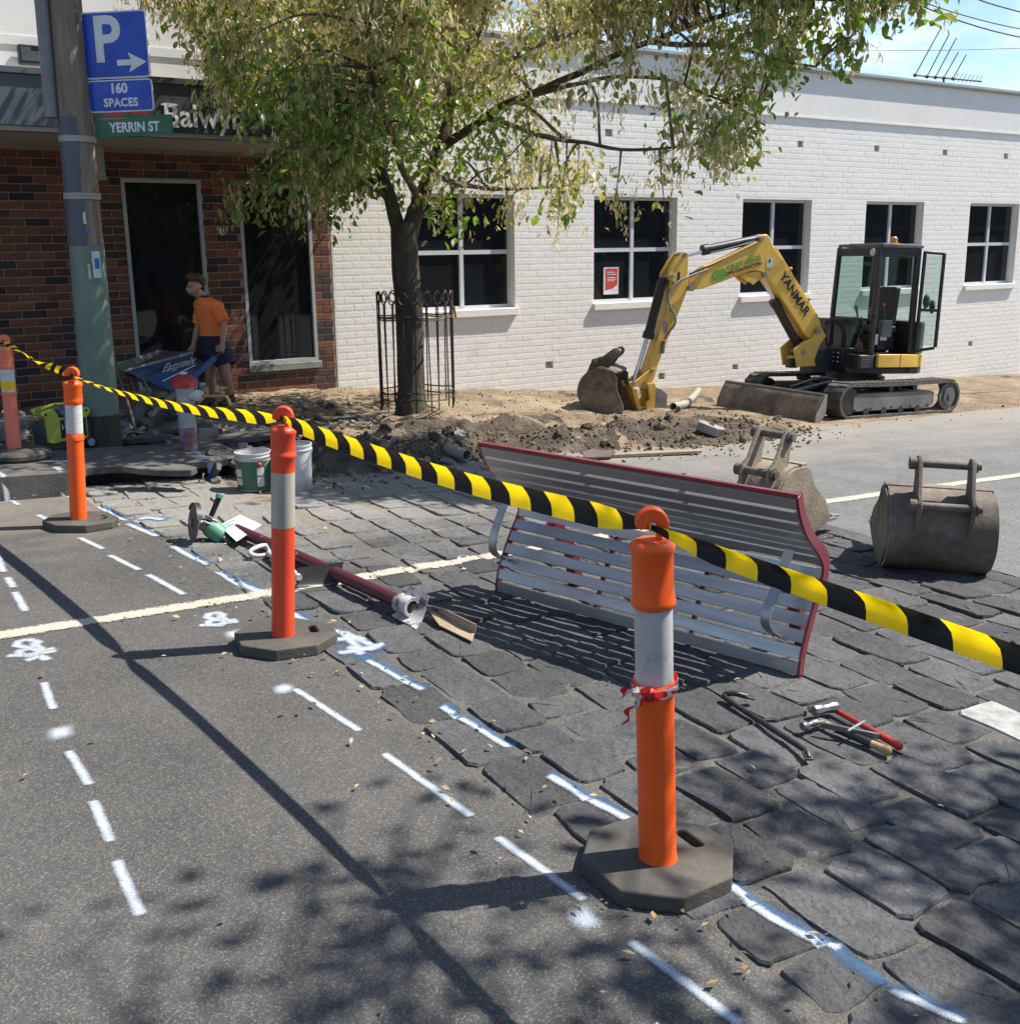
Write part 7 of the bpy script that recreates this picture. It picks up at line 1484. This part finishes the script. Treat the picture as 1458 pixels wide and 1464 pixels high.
tag(q.build('print_lines', [M['grinder_green'], M['sleeve_grey']], sg, smooth=None, recalc=False), kind='stuff')
hsh = G(362, 793, .03); shv = thing('shovel', 'short shovel with pale D grip lying behind the cream banded bollard', 'shovel', hsh); M['grip_pale'] = pm('grip_pale', (.55, .51, .45), (.40, .36, .31), scale=9, rough=.6, bump=.15); M['shovel_steel'] = pm('shovel_steel', (.075, .072, .068), (.045, .043, .04), scale=7, rough=.45, metal=.3, bump=.15)
def hs_(px, py, h): return G(px, py, h) - hsh
q = MB(); q.tube(catmull([hs_(384, 793, .03), hs_(366, 795, .03), hs_(357, 790, .05), hs_(366, 783, .07), hs_(380, 780, .06), hs_(386, 788, .04)], 4), .014, 8, closed=True); q.build('d_grip', M['grip_pale'], shv, smooth=60)
q = MB(); q.tube([hs_(384, 791, .04), hs_(405, 806, .05), hs_(428, 826, .06)], .017, 8); q.build('shaft', M['grip_pale'], shv, smooth=60)
bA, bB, bC, bD = hs_(421, 839, .02), hs_(425, 812, .10), hs_(491, 803, .13), hs_(478, 838, .0); vs = []; K = 6
for i in range(K + 1):
    t = i / K
    for a, e in ((bA, bB), (bD, bC)): vs.append(a.lerp(e, t) - V((0, 0, .04)) * math.sin(math.pi * t))
vs = vs + [p - V((0, 0, .006)) for p in vs]; n = 2 * (K + 1); q = MB(); q.add(vs, [(2 * i, 2 * i + 1, 2 * i + 3, 2 * i + 2) for i in range(K)] + [(n + 2 * i, n + 2 * i + 2, n + 2 * i + 3, n + 2 * i + 1) for i in range(K)] + [(2 * i, 2 * i + 2, n + 2 * i + 2, n + 2 * i) for i in range(K)] + [(2 * i + 1, n + 2 * i + 1, n + 2 * i + 3, 2 * i + 3) for i in range(K)] + [(0, n, n + 1, 1), (2 * K, 2 * K + 1, n + 2 * K + 1, n + 2 * K)]); q.build('blade', M['shovel_steel'], shv, smooth=50)
q = MB(); ch0 = G(146, 745, .0); cw = thing('wooden_chock', 'brown block lying behind the bollard nearest the generator', 'block', ch0); a, c = G(122, 752, 0) - ch0, G(152, 748, 0) - ch0; q.prism([(0, 0), ((c - a).length, 0), ((c - a).length, .07), (0, .05)], a, (c - a).normalized(), (0, 0, 1), FWD * .06); M['chock'] = pm('chock_brown', (.11, .075, .06), (.08, .055, .045), rough=.8, bump=.3); q.build('block', M['chock'], cw, bevel=.006)
# ================================================================== RUBBLE AND OFFCUTS IN THE DIG
def chunk(name, label, cat, px, py, sx, sy, sz, yaw, tilt, mat, group=None, seed=0, h=0.0):
    rs_ = random.Random(seed); c = DG(px, py) + V((0, 0, h)); t = MB(); n = 8; poly = [(sx * .5 * math.cos(2 * math.pi * i / n + .3) * rs_.uniform(.75, 1.2), sy * .5 * math.sin(2 * math.pi * i / n + .3) * rs_.uniform(.75, 1.2)) for i in range(n)]
    vs = [(x, y, 0) for x, y in poly] + [(x * .98, y * .98, sz * rs_.uniform(.85, 1.1)) for x, y in poly]; t.add(vs, [tuple(range(n))[::-1], tuple(range(n, 2 * n))] + [(i, (i + 1) % n, n + (i + 1) % n, n + i) for i in range(n)])
    o = t.build(name, mat, None, smooth=None, bevel=.008); o.location = c; o.rotation_euler = (tilt, rs_.uniform(-.1, .1), yaw); return tag(o, label, cat, group)
CH = [('broken slab of asphalt tilted beside the hydrant foot', 305, 662, .75, .42, .055, .3, -.10), ('broken asphalt slab lying left of the green bucket', 235, 676, .60, .26, .05, -.5, .04), ('asphalt slab leaning in the dirt right of the white bucket', 468, 668, .42, .30, .05, .6, -.45), ('flat piece of broken footpath between hydrant and tree guard', 375, 625, 1.0, .35, .05, -.35, .06),
      ('slab of broken footpath behind the hydrant', 262, 614, .7, .4, .05, -.2, .03), ('concrete slab heaped behind the faded salmon bollard', 18, 612, .55, .35, .07, .1, .08), ('long broken slab lying under the wheelbarrow wheel', 205, 632, .6, .3, .05, -.6, -.05), ('dark slab edge rising out of the mound under the tree', 520, 610, .8, .4, .06, -.3, .25), ('pale concrete lump in front of the tree mound', 655, 632, .16, .12, .10, .4, .3), ('grey concrete chunk at the far end of the spoil heap', 1012, 618, .26, .34, .10, 1.0, .3), ('rounded pale stone beside the hydrant foot', 296, 628, .24, .16, .11, .5, .0)]
for i, (lb, px, py, sx_, sy_, sz_, yw, tl) in enumerate(CH): chunk('rubble_chunk', lb, 'rubble', px, py, sx_, sy_, sz_, yw, tl, M['foot_asphalt'] if i < 8 and i != 5 else M['concrete'], None, i + 3)
def rubble_stuff():
    rs_ = random.Random(8); b = MB()
    for i in range(420):
        x = rs_.uniform(-.5, 4.4); y = rs_.uniform(8.0, 11.2)
        if x < 2.2 and y < 9.25 or (3 < x < 4 and y > 10.4): continue
        s = rs_.uniform(.03, .11); e = Euler((rs_.gauss(0, .4), rs_.gauss(0, .4), rs_.uniform(0, 6))).to_matrix(); c = gp(x, y, max(0, dirt_h(x, y)) + s * .1)
        poly = [(math.cos(k * 1.05) * s * rs_.uniform(.6, 1.1), math.sin(k * 1.05) * s * rs_.uniform(.5, 1)) for k in range(6)]; vs = [c + e @ V((p[0], p[1], -s * .2)) for p in poly] + [c + e @ V((p[0] * .9, p[1] * .9, s * rs_.uniform(.15, .35))) for p in poly]
        b.mi = rs_.choice((0, 0, 1)); b.add(vs, [tuple(range(6))[::-1], tuple(range(6, 12))] + [(k, (k + 1) % 6, 6 + (k + 1) % 6, 6 + k) for k in range(6)])
    tag(b.build('broken_asphalt_bits', [M['foot_asphalt'], M['concrete']], dirt_o, smooth=None, recalc=False), kind='stuff')
    b = MB()                                                                  # torn roots sticking out of the cut
    for i in range(150):
        x = rs_.choice((rs_.gauss(3.7, .5), rs_.gauss(5.3, .5), rs_.gauss(4.6, .8))); y = dye(x) + rs_.uniform(.1, .9); p = gp(x, y, max(0, dirt_h(x, y)) - .02); pts = [p]; d = V((rs_.gauss(0, 1), rs_.gauss(-.4, .6), rs_.uniform(.1, .8))).normalized()
        for k in range(4): d = (d + V((rs_.gauss(0, .5), rs_.gauss(0, .5), rs_.gauss(-.25, .3)))).normalized(); pts.append(pts[-1] + d * rs_.uniform(.04, .09))
        r_ = rs_.uniform(.003, .010); b.tube(pts, [r_ * (1 - .18 * k) for k in range(5)], 5)
    tag(b.build('torn_roots', M['twig'], dirt_o, smooth=60), kind='stuff')
rubble_stuff()
M['pvc'] = pm('pipe_pale', (.34, .32, .285), (.27, .255, .225), scale=6, rough=.55, bump=.1, c3=(.28, .22, .15), s3=4); M['black_pipe'] = pm('black_pipe', (.045, .045, .047), (.09, .08, .07), scale=6, rough=.5, bump=.1)
def pipe(name, label, pxs, r_, mat, hollow=True, h=.0, cat='pipe'):
    P = [DG(a, c) + V((0, 0, r_ + h)) for a, c in pxs]; o = P[0]; q = MB(); pth = catmull([p - o for p in P], 5) if len(P) > 2 else [p - o for p in P]; q.tube(pth, r_, 16, caps=not hollow)
    if hollow: q.tube(pth, r_ * .82, 16, caps=False); 
    if hollow:
        for k, e in ((0, pth[0]), (-1, pth[-1])):
            d = (pth[1] - pth[0]).normalized() if k == 0 else (pth[-1] - pth[-2]).normalized(); q.lathe([(r_ * .82, 0), (r_, 0)], 16, e, d, cap0=False, cap1=False)
    t = q.build(name, mat, None, smooth=50, recalc=not hollow); t.location = o; return tag(t, label, cat)
pipe('drain_pipe', 'stub of grey drain pipe poking out of the spoil near the bench corner', [(668, 664), (640, 655)], .055, M['pvc'], h=.03)
pipe('flexible_pipe', 'black flexible pipe half buried in the spoil heap behind the bench', [(798, 640), (822, 634), (850, 638), (868, 643)], .045, M['black_pipe'], h=-.01)
pipe('broken_pipe', 'broken pale pipe piece beside the excavator digging bucket', [(962, 590), (978, 586), (990, 576), (998, 566)], .05, M['pvc'], h=.03)
a, c = DG(872, 654) + V((0, 0, .02)), G(1000, 645, .03); q = MB(); q.bar(V(), c - a, .09, .03); t = q.build('timber_plank', M['tan_steel'], None, bevel=.003); t.location = a; tag(t, 'weathered timber plank along the front of the spoil heap', 'plank')
a = DG(858, 656); q = MB(); q.prism([(-.22, -.04), (.05, -.09), (.16, -.02), (-.02, .10), (-.16, .07)], (0, 0, .04), (1, 0, .0), (0, 1, .3), (0, 0, .02)); t = q.build('steel_offcut', M['chock'], None, bevel=.003); t.location = a; tag(t, 'dark broken board at the left end of the timber plank', 'board')
sh0, sh1 = G(158, 486, .165), DG(197, 626); hp0 = PLN(160, 500, sh1 + FWD * .35, FWD); q = MB(); q.tube([V(), hp0 - sh1], .017, 8); mk = thing('mattock', 'mattock leaning on the timber pole with its head in the rubble', 'mattock', sh1); M['old_wood'] = pm('old_wood', (.16, .11, .07), (.11, .075, .05), scale=8, rough=.8, bump=.2); q.build('handle', M['old_wood'], mk, smooth=60)
q = MB(); q.tube(catmull([RGT * -.10 + V((0, 0, .05)), RGT * .0 + V((0, 0, .06)), RGT * .14 + V((0, 0, .02)), RGT * .2 - V((0, 0, .03))], 4), [.02, .024, .028, .03, .034, .034, .032, .03, .03, .03, .028, .026, .022], 8, flat=.5); q.build('head', M['tool_steel'], mk, smooth=60)
# ================================================================== ACROSS THE STREET (out of view, added to darken the window reflections)
op = thing('added_opposite_shops', 'row of dark shopfronts added across the street, out of view, to darken the window reflections', 'building', gp(5, -17)); M['far_wall'] = pm('far_shop_wall', (.10, .085, .075), (.06, .055, .055), scale=.6, rough=.9, bump=.2); M['far_dark'] = pm('far_shop_dark', (.02, .02, .022), rough=.3, bump=0)
q = MB(); q.box(-45, 70, -8, 0, -4, 5.2); q.build('wall', M['far_wall'], op, smooth=None)
q = MB(); q.box(-45, 70, .01, 1.8, 2.6, 2.9); q.build('awning', M['far_dark'], op, smooth=None)
for i in range(18): q = MB(); x = -40 + 6 * i; q.box(x, x + 4.6, .002, .05, -.05 * x * .9 - .5 if False else -1.2, 2.3); q.build('shop_window', M['far_dark'], op, smooth=None)
